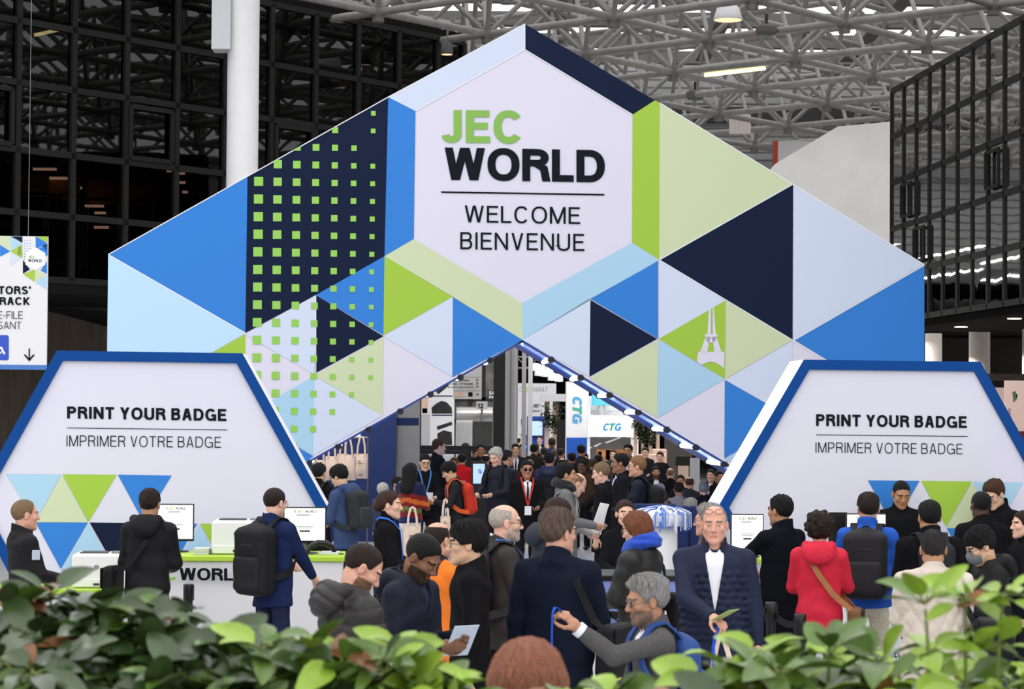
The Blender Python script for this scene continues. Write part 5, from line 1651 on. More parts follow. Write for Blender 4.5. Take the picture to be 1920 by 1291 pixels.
# ------------------------------------------------------------------ desks with printers and screens
M_white = mat('counter_white', (226, 226, 228), rough=.45, spec=.35)
M_gtop = mat('counter_green', (176, 212, 64), rough=.45, spec=.3)
M_prn = mat('printer_white', (232, 232, 230), rough=.4, spec=.35)
M_prn2 = mat('printer_grey', (120, 122, 124), rough=.5)
M_slot = mat('printer_slot', (58, 58, 60), rough=.5)
M_bez = mat('monitor_bezel', (20, 20, 22), rough=.35)
M_scr = mat('screen_light', (246, 244, 240), emit=.55, rough=.3)
M_scr_b = mat('screen_sky', (190, 220, 246), emit=.5, rough=.3)
YC = 19.3                                                            # front of the printing desks
CP0 = at_y(480, 1046, YC); CBASE = np.array([CP0[0], CP0[1], 0.0])
cl = frame(CBASE, YAW)
def cpx(px, py, off=0.0): q = cl(on_plane(px, py, CBASE, DIR)); q[1] = -off; return q


def desk(label, base, x0, x1, ztop, depth=.72, name='counter_desk'):
    root = empty(name, tuple(base), YAW); tag(root, label, 'desk')
    mb = MB(); mb.box(((x0 + x1) / 2, depth / 2, (ztop - .045) / 2), (x1 - x0 - .04, depth - .04, ztop - .045), bevel=.006); mb.build('front_panel', M_white, root)
    mb = MB(); mb.box(((x0 + x1) / 2, depth / 2, ztop - .0225), (x1 - x0, depth + .02, .045), bevel=.006); mb.build('desktop', M_gtop, root)
    return root


xa, xb = cpx(228, 1050)[0], cpx(646, 1050)[0]; zt = cpx(480, 1042)[2]
dk = desk('long white printing desk with green top and show lettering on its front', CBASE, xa, xb, zt)
mb = MB(); fit_text(mb, 'WORLD', .2, cpx(337, 1086.5, .03), cpx(462, 1088, .03), cpx(400, 1064, .03) - cpx(400, 1087, .03), 0, .07); mb.build('lettering', C_INK, dk)
mb = MB(); fit_text(mb, 'JEC', .2, cpx(279, 1086, .03), cpx(333, 1086.5, .03), cpx(300, 1063, .03) - cpx(300, 1086, .03), 0, .07); mb.build('lettering', C_LOGO, dk)
xc = cpx(-30, 1110)[0]; zl_ = cpx(120, 1104)[2]
desk('lower white desk wing with green edge behind the dark shrubs', CBASE, xc, xa - .03, zl_)
# desk of the other printing board
CP1 = at_y(1600, 1046, YC); CB1 = np.array([CP1[0], CP1[1], 0.0]); cl1 = frame(CB1, YAW)
def cpx1(px, py, off=0.0): q = cl1(on_plane(px, py, CB1, DIR)); q[1] = -off; return q
d2 = desk('white printing desk with web address near the floor behind the man in pale trousers', CB1, cpx1(1432, 1050)[0], cpx1(1900, 1050)[0], zt, .6)
mb = MB(); fit_text(mb, 'www.jeccomposites.com', .19, cpx1(1548, 1232, .03), cpx1(1700, 1232, .03), cpx1(1600, 1216.5, .03) - cpx1(1600, 1231.5, .03), 0, .09); mb.build('lettering', C_INK, d2)


def printer(label, x, z, base, w=.42, yaw=YAW, d=.42, h=.29, yoff=.12):
    loc = Matrix.Rotation(YAW, 3, 'Z') @ Vector((x, yoff + d / 2, z)) + Vector(base)
    root = empty('laser_printer', loc, yaw); tag(root, label, 'printer')
    MB().box((0, 0, h / 2), (w, d, h), bevel=.02).build('housing', M_prn, root)
    mb = MB(); mb.box((-.04, -.02, h + .003), (w * .56, d * .42, .012), bevel=.004)
    o = mb.build('output_tray', M_slot, root)
    mb = MB()
    for i in range(5): mb.box((-.04, -.02 - d * .15 + i * d * .075, h + .011), (w * .5, .008, .004))
    mb.build('paper_rib', M_prn2, o)
    mb = MB(); mb.box((w * .35, -.05, h + .006), (w * .17, d * .3, .02), bevel=.004); mb.build('control_panel', M_prn2, root)
    mb = MB(); mb.box((0, -d / 2 - .002, h * .16), (w * .94, .012, h * .24), bevel=.004); o = mb.build('paper_drawer', M_prn, root)
    mb = MB(); mb.box((0, -d / 2 - .01, h * .12), (w * .12, .008, .018)); mb.build('drawer_pull', M_slot, o)
    # round maker's emblem: ring with two slanted strokes
    mb = MB(); yy = -d / 2 - .004; R_ = .02
    ring = [(R_ * math.cos(2 * PI * k / 20), R_ * math.sin(2 * PI * k / 20)) for k in range(20)]
    for k in range(20):
        a, b = ring[k], ring[(k + 1) % 20]
        mb.poly([(a[0], yy, h * .62 + a[1]), (b[0], yy, h * .62 + b[1]), (b[0] * .8, yy, h * .62 + b[1] * .8), (a[0] * .8, yy, h * .62 + a[1] * .8)])
    fit_text(mb, 'hp', .17, (-.012, yy - .001, h * .62 - .006), (.011, yy - .001, h * .62 - .006), (.004, 0, .019), 0, .1, slant=0)
    mb.build('maker_emblem', mat('emblem_dark', (50, 52, 56), rough=.4), root)
    return root


printer('white laser printer on the lower desk beside the man in black hooded coat', cpx(178, 1104)[0], zl_, CBASE, yoff=.1)
printer('white laser printer on the green desktop beside the man in navy suit', cpx(440, 1044)[0], zt, CBASE, yoff=.16)


def monitor(label, px0, py0, px1, py1, Y, texts=True, yaw=YAW, back=False, ztable=None, dim=False):
    a, b = at_y(px0, py0, Y), at_y(px1, py1, Y)
    w = abs(b[0] - a[0]); h = a[2] - b[2]; cx = (a[0] + b[0]) / 2; zc = (a[2] + b[2]) / 2
    zb_ = ztable if ztable is not None else b[2] - .12
    root = empty('monitor', (cx, Y, zb_), yaw); tag(root, label, 'monitor')
    z0 = zc - zb_
    s = -1
    MB().box((0, .012, z0), (w + .02, .03, h + .03), bevel=.004).build('casing', M_bez, root)
    MB().box((0, -.006, z0 + .005), (w, .008, h)).build('screen', M_bez if back else M_scr, root)
    mb = MB(); mb.tube([(0, .05, .01), (0, .05, z0)], .018, 10); mb.build('stand', M_prn2, root)
    mb = MB(); mb.lathe([(0, .014), (.11, .012), (.12, .0)], 20, (0, .04, 0)); mb.build('foot', M_bez, root)
    if texts and not back:
        y = -.012; X = lambda u: -w / 2 + w * u; Z = lambda v: z0 - h / 2 + h * v
        mb = MB(); fit_text(mb, 'JEC', .16, (X(.30), y, Z(.88)), (X(.48), y, Z(.88)), (0, 0, h * .075), 0, .1)
        for q in range(3): mb.poly([(X(.24), y, Z(.89 + .02 * q)), (X(.27), y, Z(.87 + .035 * q)), (X(.27), y, Z(.91 + .03 * q)), (X(.25), y, Z(.93 + .02 * q))])
        mb.build('show_logo', C_LOGO, root)
        mb = MB(); fit_text(mb, 'WORLD', .15, (X(.51), y, Z(.88)), (X(.80), y, Z(.88)), (0, 0, h * .075), 0, .08)
        for q in (.83, .80): mb.box((X(.46), y, Z(q)), (w * .34, .001, h * .012))
        for q in (.45, .41): mb.box((X(.5), y, Z(q)), (w * (.44 if q > .43 else .32), .001, h * .012))
        mb.box((X(.5), y, Z(.31)), (w * .26, .002, h * .05)); mb.build('screen_text', mat('screen_ink', (60, 60, 62), rough=.6), root)
    return root


monitor('monitor with show page beside the man in black hooded coat', 297, 947, 361, 1011, 19.75, ztable=zt)
monitor('monitor with show page facing the man in navy suit', 534, 953, 609, 1014, 19.65, ztable=zt)
monitor('monitor with show page behind the man in navy quilted jacket', 1372, 966, 1430, 1029, 19.65, ztable=zt)
monitor('black monitor seen dark beside the curly haired woman in red', 1556, 963, 1587, 1017, 19.9, back=True, ztable=zt)
monitor('monitor with show page in front of the man in blue jacket', 1588, 965, 1660, 1024, 19.6, ztable=zt)

# small things on the desks
p = at_y(379, 1040, 19.5); p[2] = zt
for i in range(1):
    mb = MB()
    for k_ in range(6): mb.box((.004 * (k_ % 2), .003 * (k_ % 3), .006 + .009 * k_), (.13, .2, .008))
    o = mb.build('badge_blanks', mat('badge_paper', (214, 214, 212), rough=.6)); o.location = p; tag(o, 'small stack of blank badge cards beside the printer on the green desktop', 'paper')
p = at_y(600, 1040, 19.5); p[2] = zt
o = empty('badge_scanner', p, .3); tag(o, 'black handheld barcode scanner lying on the desk end', 'scanner')
mb = MB(); mb.tube([(-.12, 0, .02), (-.09, 0, .07), (-.02, 0, .105), (.05, 0, .10), (.10, 0, .07), (.13, 0, .025)], [.02, .024, .028, .03, .026, .016], 10); mb.build('scanner_body', M_bez, o)
mb = MB(); mb.tube([(.13, 0, .03), (.18, .03, .01), (.21, .0, .008), (.17, -.05, .008)], .004, 6); mb.build('cable', M_bez, o)
p = at_y(645, 1038, 19.6); p[2] = zt; p[0] -= .12
mb = MB(); mb.box((0, 0, .012), (.16, .22, .024), bevel=.004); o = mb.build('paper_pile', mat('badge_paper', (214, 214, 212))); o.location = p; tag(o, 'flat pile of white forms at the end of the green desktop', 'paper')
p = at_y(1655, 1030, 19.5); p[2] = zt

# black belt posts of the waiting lines
def belt_post(label, px, ptop, Y, belt=None):
    a = at_y(px, ptop, Y)
    root = empty('belt_post', (a[0], Y, 0)); tag(root, label, 'barrier post', 'queue belt posts'); h = a[2]
    mb = MB(); mb.tube([(0, 0, .02), (0, 0, h - .1)], .034, 14); mb.build('post', M_bez, root)
    mb = MB(); mb.lathe([(0, 0), (.16, 0), (.16, .012), (.05, .03), (0, .03)], 24); mb.build('base', M_bez, root)
    mb = MB(); mb.lathe([(.034, h - .14), (.045, h - .13), (.045, h - .01), (.038, h), (0, h)], 16); mb.build('belt_head', M_bez, root)
    if belt is not None:
        mb = MB(); b = np.array(belt) - np.array([a[0], Y, 0]); pts = [np.array([0, 0, h - .06]) * (1 - t) + b * t - np.array([0, 0, .10 * 4 * t * (1 - t) * .5]) for t in np.linspace(0, 1, 9)]
        d = b / np.linalg.norm(b); mb.ribbon(pts, np.cross(d, [0, 0, 1.0]), .05, .0015); mb.build('belt', M_bez, root)
    return root


q = at_y(1432, 1120, 16.6)
belt_post('black belt post standing before the desk lettering', 354, 1094, 18.6)
belt_post('black belt post beside the man in navy quilted jacket', 1446, 1128, 16.2, belt=(q[0] - 1.6, 15.9, .93))
belt_post('black belt post with belt just past the red coat', 1500, 1150, 16.0, belt=(at_y(1446, 1128, 16.2)[0], 16.2, .9))

# island desk with triangles in the middle of the crowd and the lanyard stand
IB = at_y(1215, 1100, 16.1); IB = np.array([IB[0], 16.1, 0.0]); il = frame(IB, YAW)
def ip(px, py, off=0.0): q = il(on_plane(px, py, IB, DIR)); q[1] = -off; return q
isl = empty('island_desk', tuple(IB), YAW); tag(isl, 'white island desk with periwinkle and yellow triangles behind the woman in blue scarf', 'desk')
x0, x1, zt2 = ip(1118, 1100)[0], ip(1303, 1100)[0], ip(1200, 1078)[2]
MB().box(((x0 + x1) / 2, .3, zt2 / 2 - .02), (x1 - x0, .6, zt2 - .04), bevel=.006).build('front_panel', M_white, isl)
MB().box(((x0 + x1) / 2, .3, zt2 - .02), (x1 - x0 + .04, .64, .04), bevel=.006).build('desktop', M_bez, isl)
mb = MB(); PW = mat('print_periwinkle', (128, 146, 206), rough=.6, spec=.2); YL = mat('print_yellow', (222, 222, 90), rough=.6, spec=.2)
mb.poly([ip(1120, 1086, .004), ip(1180, 1086, .004), ip(1150, 1190, .004), ip(1120, 1150, .004)], 0); mb.poly([ip(1180, 1088, .004), ip(1240, 1290, .004), ip(1122, 1290, .004)], 1)
mb.poly([ip(1245, 1086, .004), ip(1301, 1086, .004), ip(1301, 1140, .004), ip(1270, 1230, .004)], 0)
mb.build('triangle_print', [PW, YL], isl)

# lanyard stand: white drum with a heap of blue and white lanyards
LS = at_y(1240, 970, 21.0); ls = empty('lanyard_stand', (LS[0], 21.0, 0)); tag(ls, 'white pedestal heaped with blue and white lanyards beside the navy partition', 'stand')
zt3 = at_y(1240, 985, 21.0)[2]
mb = MB(); mb.lathe([(0, zt3), (.145, zt3), (.15, zt3 - .01), (.15, 0)], 28); mb.build('pedestal', M_white, ls)
lw, lb = mat('lanyard_white', (226, 230, 240), rough=.7), mat('lanyard_blue', (90, 130, 214), rough=.7)
mb = MB(); rg = random.Random(4)
zz_ = at_y(1240, 948, 21.0)[2]
for i in range(150):
    a = rg.uniform(0, 2 * PI); r = rg.uniform(.05, .26); hh = zz_ - .3 * r * r - rg.uniform(0, .03); dr = rg.uniform(.14, .2) if r > .17 else .04
    c, s_ = math.cos(a), math.sin(a)
    pts = [np.array([c * r * .3, s_ * r * .3, hh + .01]), np.array([c * r * .8, s_ * r * .8, hh]), np.array([c * (r + .03), s_ * (r + .03), hh - .03]), np.array([c * (r + .035), s_ * (r + .035), hh - dr])]
    mb.ribbon(pts, [(c, s_, 1), (c, s_, 1), (c, s_, .4), (c, s_, 0)], .016, .002, 0 if rg.random() < .6 else 1)
mb.lathe([(0, zz_ - .02), (.18, zz_ - .04), (.24, zz_ - .1), (.2, zt3)], 20, m=0)
o = mb.build('lanyard_heap', [lw, lb], ls); o['kind'] = 'stuff'
M_navyp = mat('partition_navy', (24, 42, 92), rough=.6, spec=.25, var=.08, vscale=4)
def panel_box(name, label, cat, px0, py0, px1, py1, Y, depth, m, floor=True, yaw=YAW, group=None):
    a, b = at_y(px0, py0, Y), at_y(px1, py1, Y); z0 = 0 if floor else b[2]
    mb = MB(); mb.box((0, depth / 2, (a[2] - z0) / 2), (b[0] - a[0], depth, a[2] - z0), bevel=.01); o = mb.build(name, m)
    o.location = ((a[0] + b[0]) / 2, Y, z0); o.rotation_euler = (0, 0, yaw)
    if cat: tag(o, label, cat, group)
    return o
panel_box('partition', 'low navy partition with pale blue cap beside the lanyard heap', 'partition', 1268, 948, 1292, 1060, 22.0, .1, M_navyp)
panel_box('partition', 'low navy partition running behind the man in brown blazer', 'partition', 1295, 948, 1352, 1060, 22.0, .1, M_navyp)
panel_box('partition', 'long low navy partition under the seated crowd behind the lanyards', 'partition', 1190, 944, 1268, 1060, 22.6, .08, M_navyp)

# floor stickers
def sticker(label, pts, m):
    P = [on_z(x, y, .004) for x, y in pts]; c = sum(P) / len(P); mb = MB(); mb.prism([q - c for q in P], (0, 0, -.003)); o = mb.build('floor_sticker', m); o.location = c; tag(o, label, 'floor sticker', 'coloured floor stickers')
M_cy, M_ye = mat('sticker_cyan', (110, 205, 232), rough=.5), mat('sticker_yellow', (212, 216, 60), rough=.5)
sticker('cyan floor sticker by the feet of the crowd near the brown haired head', [(1098, 1272), (1150, 1272), (1140, 1310), (1080, 1310)], M_cy)
sticker('yellow floor sticker below the black belt post', [(1440, 1262), (1500, 1266), (1500, 1292), (1430, 1288)], M_ye)
sticker('cyan floor sticker below the web address desk', [(1572, 1268), (1618, 1272), (1600, 1305), (1560, 1300)], M_cy)
sticker('cyan floor sticker below the beige quilted jacket', [(1700, 1262), (1730, 1266), (1716, 1300), (1690, 1296)], M_cy)

# ------------------------------------------------------------------ hanging fast track sign
SY = 27.0
S0 = at_y(20, 560, SY); sg = empty('hanging_sign', (S0[0], SY, 0), YAW); tag(sg, 'hanging white fast track sign with wheelchair pictogram and down arrow', 'sign')
sl = frame((S0[0], SY, 0), YAW)
def sp(px, py, off=0.0): q = sl(on_plane(px, py, S0, DIR)); q[1] = -off; return q
mb = MB(); mb.prism([sp(-110, 441), sp(90, 443), sp(87, 684), sp(-112, 682)], (0, .05, 0)); mb.build('sign_board', mat('sign_white', (228, 228, 230), rough=.6, spec=.1), sg)
mb = MB(); mb.prism([sp(-112, 682, .004), sp(87, 684, .004), sp(87, 693, .004), sp(-112, 691, .004)], (0, .058, 0)); mb.build('blue_edge', mat('sign_blue', (70, 120, 190), rough=.6), sg)
gm = {}
def gp(m_, *pts):
    gm.setdefault(m_.name, (m_, MB()))[1].poly([sp(x, y, .004) for x, y in pts])
gp(C_PGREEN, (0, 443), (20, 443), (20, 470), (0, 458)); gp(C_NAVY, (20, 443), (42, 443), (42, 455), (30, 448)); gp(C_LBLUE, (20, 443), (42, 456), (20, 470)); gp(C_BLUE, (0, 459), (19, 471), (0, 481)); gp(C_GREEN, (20, 471), (42, 458), (42, 484)); gp(C_PBLUE, (20, 472), (38, 483), (20, 498))
gp(C_GREEN, (68, 443), (90, 443), (90, 455)); gp(C_BLUE, (67, 443), (89, 456), (67, 467)); gp(C_BLUE, (89, 457), (89, 480), (68, 468)); gp(C_NAVY, (80, 460), (89, 457), (89, 475)); gp(C_NAVY, (43, 487), (43, 513), (56, 505)); gp(C_BLUE, (88, 490), (88, 513), (76, 507)); gp(C_GREEN, (44, 514), (65, 504), (65, 528)); gp(C_PGREEN, (66, 505), (86, 514), (66, 527)); gp(C_LBLUE, (87, 515), (87, 542), (67, 529))
gp(C_EDGE, (33, 478), (36, 459), (38, 459), (41, 478))
for i in range(3):
    for j in range(8): gp(C_BLUE if j < 5 else C_INK, (46 + 5 * i, 450 + 5 * j), (47.4 + 5 * i, 450 + 5 * j), (47.4 + 5 * i, 451.4 + 5 * j), (46 + 5 * i, 451.4 + 5 * j))
mb = MB()
for i, (m_, b) in enumerate(gm.values()):
    for f in b.f: mb.poly([b.v[q] for q in f], i)
mb.build('triangle_graphics', [v[0] for v in gm.values()], sg)
mb = MB(); mb.poly([sp(x, y, .007) for x, y in ((66, 463), (85, 474), (85, 496), (66, 507), (48, 496), (48, 474))]); mb.build('hexagon_print', C_EDGE, sg)
mb = MB()
def st(txt, w, x1, yb, h, x0): fit_text(mb, txt, w, sp(x0, yb, .009), sp(x1, yb + .5, .009), sp(x1, yb - h, .009) - sp(x1, yb, .009), 0, .12)
st("EXHIBITORS'", .2, 58, 551, 15, -65); st('FAST TRACK', .2, 56, 571, 14.5, -74); st('COUPE-FILE', .085, 43, 597, 14, -53); st('EXPOSANT', .085, 40, 616, 13.5, -48); st('WORLD', .16, 78.5, 491, 5.5, 53)
for P in (((53.8, 653), (56.2, 653), (56.2, 672), (53.8, 672)), ((45, 665), (47, 663.5), (55.5, 672.5), (55, 677)), ((65, 665.5), (63.2, 663.5), (54.5, 672.5), (55, 677))): mb.poly([sp(x, y, .009) for x, y in P])
mb.build('lettering', C_INK, sg)
mb = MB(); st('JEC', .16, 66, 484, 5, 53); mb.build('lettering', C_LOGO, sg)
mb = MB(); mb.poly([sp(x, y, .007) for x, y in ((-30, 628), (14, 628), (16.5, 631), (16.5, 672), (14, 675), (-30, 674))]); mb.build('pictogram_tile', C_ICON, sg)
mb = MB()
for P in (((-8, 637), (-4, 637), (-2, 652), (-6, 652)), ((-6, 650), (4, 650), (10, 662), (6, 663.5), (2, 654), (-6, 654)), ((6, 662), (10, 660.5), (11, 662.5), (7, 664.5))): mb.poly([sp(x, y, .010) for x, y in P])
for k_ in range(9):
    a0, a1 = .2 + k_ * .33, .2 + (k_ + 1) * .33
    mb.poly([sp(-4 + r * math.cos(a), 657 + r * math.sin(a), .010) for a, r in ((a0, 8), (a1, 8), (a1, 6), (a0, 6))])
mb.build('wheelchair_pictogram', C_EDGE, sg)
for x in (53, -80):
    a = sp(x, 443); mb = MB(); mb.tube([a, a + np.array([0, 0, 7.5])], .004, 6); mb.build('hanging_wire', M_prn2, sg)

# ------------------------------------------------------------------ lamps and boxes in the roof
def at_h(px, py, h): d = ray(px, py); return CAM + d * ((h - CAM_H) / d[2])
p = at_h(1365, 22, HL + .4)
hb = empty('pendant_lamp', p); tag(hb, 'white dome high bay lamp hanging in the tube roof', 'lamp'); k_ = np.linalg.norm(p - CAM) / FPX
mb = MB(); mb.lathe([(26 * k_, -16 * k_), (27 * k_, -14 * k_), (24 * k_, -4 * k_), (20 * k_, 8 * k_), (12 * k_, 15 * k_), (0, 17 * k_)], 24); mb.build('dome', M_white, hb)
mb = MB(); mb.lathe([(0, -15 * k_), (25 * k_, -15.5 * k_)], 24); mb.build('lens', mat('warm_lens', (255, 200, 150), emit=1.5), hb)
mb = MB(); mb.tube([(0, 0, 16 * k_), (0, 0, 3.0)], .02, 6); mb.build('rod', M_prn2, hb)
for (px, py, w, h, lab) in ((1437, 56, 36, 20, 'dark grey floodlight box fixed on a roof tube near the white dome lamp'), (1303, 178, 30, 18, 'dark grey floodlight box fixed on a roof tube above the pale green triangle')):
    p = at_h(px, py, HL); k_ = np.linalg.norm(p - CAM) / FPX
    o = empty('floodlight_box', p, .3); tag(o, lab, 'lamp')
    MB().box((0, 0, 0), (w * k_, .3, h * k_), bevel=.06).build('housing', mat('grey_box', (84, 84, 84), rough=.6), o)
    mb = MB(); mb.tube([(0, 0, h * k_ * .4), (0, 0, .35)], .03, 6); mb.build('bracket', M_bez, o)
a, b = at_h(1322, 141, HL - .1), at_h(1434, 128, HL - .1)
fl = empty('strip_light_or_reflection', (a + b) / 2); tag(fl, 'long glowing fluorescent strip light under the roof tubes', 'lamp'); o3 = (a + b) / 2
mb = MB(); mb.tube([a - o3, b - o3], .045, 8); mb.build('tube', Mtube, fl)
mb = MB(); d = (b - a) / np.linalg.norm(b - a)
mb.box((0, 0, .15), (np.linalg.norm(b - a) * 1.02, .26, .2), yaw=math.atan2(d[1], d[0])); mb.build('housing', mat('lamp_housing', (186, 184, 176), rough=.5), fl)
p = at_y(838, 92, 49.5); o = empty('spot_lamp', p); tag(o, 'small round spot lamp lit beside the dark glass corner', 'lamp')
mb = MB(); mb.lathe([(.13, -.12), (.14, -.10), (.12, .12), (.06, .16), (0, .17)], 18); mb.build('housing', mat('grey_box', (84, 84, 84)), o)
mb = MB(); mb.lathe([(0, -.115), (.12, -.12)], 18); mb.build('lens', mat('warm_lens', (255, 200, 150)), o)
mb = MB(); mb.tube([(0, 0, .16), (0, .5, .5)], .02, 6); mb.build('bracket', M_bez, o)
# cream grille panel, red upright and grey hoist beside the white wall
a, b = at_y(1368, 215, 66), at_y(1407, 251, 66); mb = MB(); mb.box((0, 0, 0), (b[0] - a[0], .15, a[2] - b[2]))
for i in range(5): mb.box((-(b[0] - a[0]) / 2 + (i + .5) * (b[0] - a[0]) / 5, -.09, 0), (.03, .03, a[2] - b[2]))
o = mb.build('trim_grille', mat('cream_grille', (214, 204, 196), rough=.7)); o.location = (a + b) / 2; o['kind'] = 'structure'
a, b = at_y(1449, 264, 66), at_y(1458, 330, 66); mb = MB(); mb.box((0, 0, 0), (b[0] - a[0], .15, a[2] - b[2])); o = mb.build('trim_upright', mat('red_upright', (168, 60, 40), rough=.6)); o.location = (a + b) / 2; o['kind'] = 'structure'
a, b = at_y(1458, 265, 67), at_y(1560, 340, 67); mb = MB(); mb.box((0, 0, 0), (b[0] - a[0], .15, a[2] - b[2])); o = mb.build('wall_grey_block', mat('pale_grey', (206, 206, 206), rough=.7)); o.location = (a + b) / 2; o['kind'] = 'structure'

# chairs and lamps inside the dark glazed building, then tubes imitating lamp reflections
M_or = mat('chair_orange', (170, 104, 58), rough=.6); M_chr = mat('chair_steel', (120, 116, 112), rough=.3, metal=.8)
def inside_pt(px, py, dep):
    return on_plane(px, py, F0 - fn * dep, fn)
for i, (px, py, lab) in enumerate(((59, 328, 'first from the corner behind the brightest lamps'), (117, 333, 'in the second bay, half hidden by a mullion'), (191, 340, 'under the tilted grey lamp'), (254, 345, 'nearest the white column'))):
    top = inside_pt(px, py, .9); w = .62; hgt = top[2] - (zb + .02)
    o = empty('bar_chair', (top[0], top[1], zb + .02), math.radians(20)); tag(o, 'orange backed bar chair behind dark glass, ' + lab, 'chair', 'bar chairs behind the dark glass')
    mb = MB(); rows = []
    for z in (hgt - .34, hgt - .17, hgt): rows.append([(x * w / 2, -.18 - .06 * (1 - x * x), z) for x in np.linspace(-1, 1, 7)])
    mb.grid(rows); rows2 = [[(p_[0], p_[1] - .025, p_[2]) for p_ in r] for r in rows]; mb.grid(rows2[::-1]); mb.grid([rows[0], rows2[0]]); mb.grid([rows2[-1], rows[-1]]); mb.build('backrest', M_or, o)
    MB().box((0, .05, hgt - .42), (w * .92, .44, .05), bevel=.02).build('seat', M_or, o)
    for sx in (-1, 1):
        for sy in (-1, 1):
            mb = MB(); mb.tube([(sx * w * .48, -.2 if sy < 0 else .26, hgt - .1 if sy < 0 else hgt - .42), (sx * w * .52, -.24 if sy < 0 else .3, .0)], .016, 6); mb.build('leg', M_chr, o)
for i, (px, py, w, tl, lab) in enumerate(((84, 317, 42, .12, 'topmost of the bunch over the first chair'), (103, 334, 45, .02, 'just above the first chair seat'), (126, 352, 22, .1, 'short one between the first two chairs'), (144, 352, 18, .1, 'touching the mullion by the second chair'), (177, 386, 34, .1, 'low one below the third chair'), (188, 399, 20, .06, 'lowest short one under the third chair'),
                                (335, 325, 22, .0, 'highest one beside the black column'), (336, 342, 22, .0, 'middle one beside the black column'), (347, 360, 9, .0, 'tiny lowest one beside the black column'), (317, 320, 8, .1, 'tiny one left of the black column lamps'), (190, 426, 26, .02, 'below the chairs near the blue triangle'))):
    p = inside_pt(px, py, .7 if px < 330 else .45); k_ = np.linalg.norm(p - CAM) / FPX
    mb = MB(); mb.box((0, 0, 0), (w * k_, .1, 4.2 * k_)); ln = mb.build('lamp_bar', Mstrip)
    ln.location = p; tag(ln, 'warm strip lamp glowing behind dark glass, ' + lab, 'lamp', 'warm strip lamps behind the dark glass')
p = inside_pt(91, 60, .6); k_ = np.linalg.norm(p - CAM) / FPX; mb = MB(); mb.tube([(-26 * k_, 0, -6 * k_), (26 * k_, 0, 6 * k_)], 3.2 * k_, 8); o = mb.build('strip_light_or_reflection', mat('fluorescent_tube')); o.location = p; tag(o, 'yellow glowing tube imitating a lamp reflection in the topmost dark panes', 'lamp')  # added glowing tube standing in for a lamp mirrored in the glass
for px, py, lab in ((1877, 143, 'short yellow tube imitating a lamp reflection in the tinted facade panes'), (1899, 147, 'longer yellow tube imitating a lamp reflection in the tinted facade at the photo edge')):
    p = rpt(px, py) - rn * .5; k_ = np.linalg.norm(p - CAM) / FPX; mb = MB(); mb.tube([(0, -.9, 3 * k_), (0, .9, -3 * k_)], 3 * k_, 8); o = mb.build('strip_light_or_reflection', mat('fluorescent_tube')); o.location = p; tag(o, lab, 'lamp')  # glowing tubes put behind the panes to imitate mirrored lamps
# ------------------------------------------------------------------ what stands behind the arch: booths, barriers, signs
for (x, y, z, sx, sy, e) in ((-1, 50, 6.6, 7, 5, 420), (4, 57, 6.4, 9, 6, 520), (1, 68, 6.6, 12, 6, 620), (9, 53, 4.0, 2, 6, 120), (-3.2, 37.6, 4.2, 2.5, .8, 90)):  # added area lights that brighten the stands and tote bags, no fixtures modelled
    n_ = max(1, int(round(sx / 2.4)))
    for q in range(n_):
        L = bpy.data.lights.new('hall_fill_light', 'AREA'); L.shape = 'RECTANGLE'; L.size = .22; L.size_y = sy; L.energy = e / n_; L.color = (1, .98, .95)
        lo = bpy.data.objects.new('hall_fill_light', L); lo.location = (x + (q + .5 - n_ / 2) * sx / n_, y, z); COL.objects.link(lo)
M_standw = mat('stand_white', (236, 236, 238), rough=.5, spec=.2)
M_grey = mat('panel_grey', (150, 150, 150), rough=.6, spec=.2)
M_lgrey = mat('panel_pale_grey', (196, 196, 198), rough=.6, spec=.2)
M_bluew = mat('booth_blue', (32, 50, 98), rough=.6, spec=.25, var=.06, vscale=3)
M_bblue = mat('stand_blue', (40, 92, 190), rough=.5, spec=.2)
M_wood = mat('pale_wood', (232, 198, 176), rough=.6, var=.08, vscale=6, stretch=(1, 1, .2))
M_vine = mat('vine_green', (46, 58, 34), rough=.6)
M_teal = mat('logo_teal', (60, 176, 150), rough=.5); M_lb = mat('logo_azure', (80, 168, 220), rough=.5)


def board(name, label, cat, px0, py0, px1, py1, Y, m, depth=.08, group=None, floor=False, bev=.0):
    a, b = at_y(px0, py0, Y), at_y(px1, py1, Y)
    z1, z0 = a[2], (0 if floor else b[2])
    mb = MB(); mb.box((0, depth / 2, (z1 - z0) / 2), (b[0] - a[0], depth, z1 - z0), bevel=bev)
    root = empty(name, ((a[0] + b[0]) / 2, Y, z0)); tag(root, label, cat, group)
    mb.build('board', m, root)
    root_info = ((a[0] + b[0]) / 2, Y, z0)
    def q(px, py, off=.004): p = at_y(px, py, Y) - np.array(root_info); p[1] = -off; return p
    return root, q


def prints(q, root, name, items):
    ms = []; mb = MB()
    for m_, pts in items:
        if m_ not in ms: ms.append(m_)
        mb.poly([q(x, y) for x, y in pts], ms.index(m_))
    return mb.build(name, ms, root)


def rect(x0, y0, x1, y1): return [(x0, y0), (x1, y0), (x1, y1), (x0, y1)]


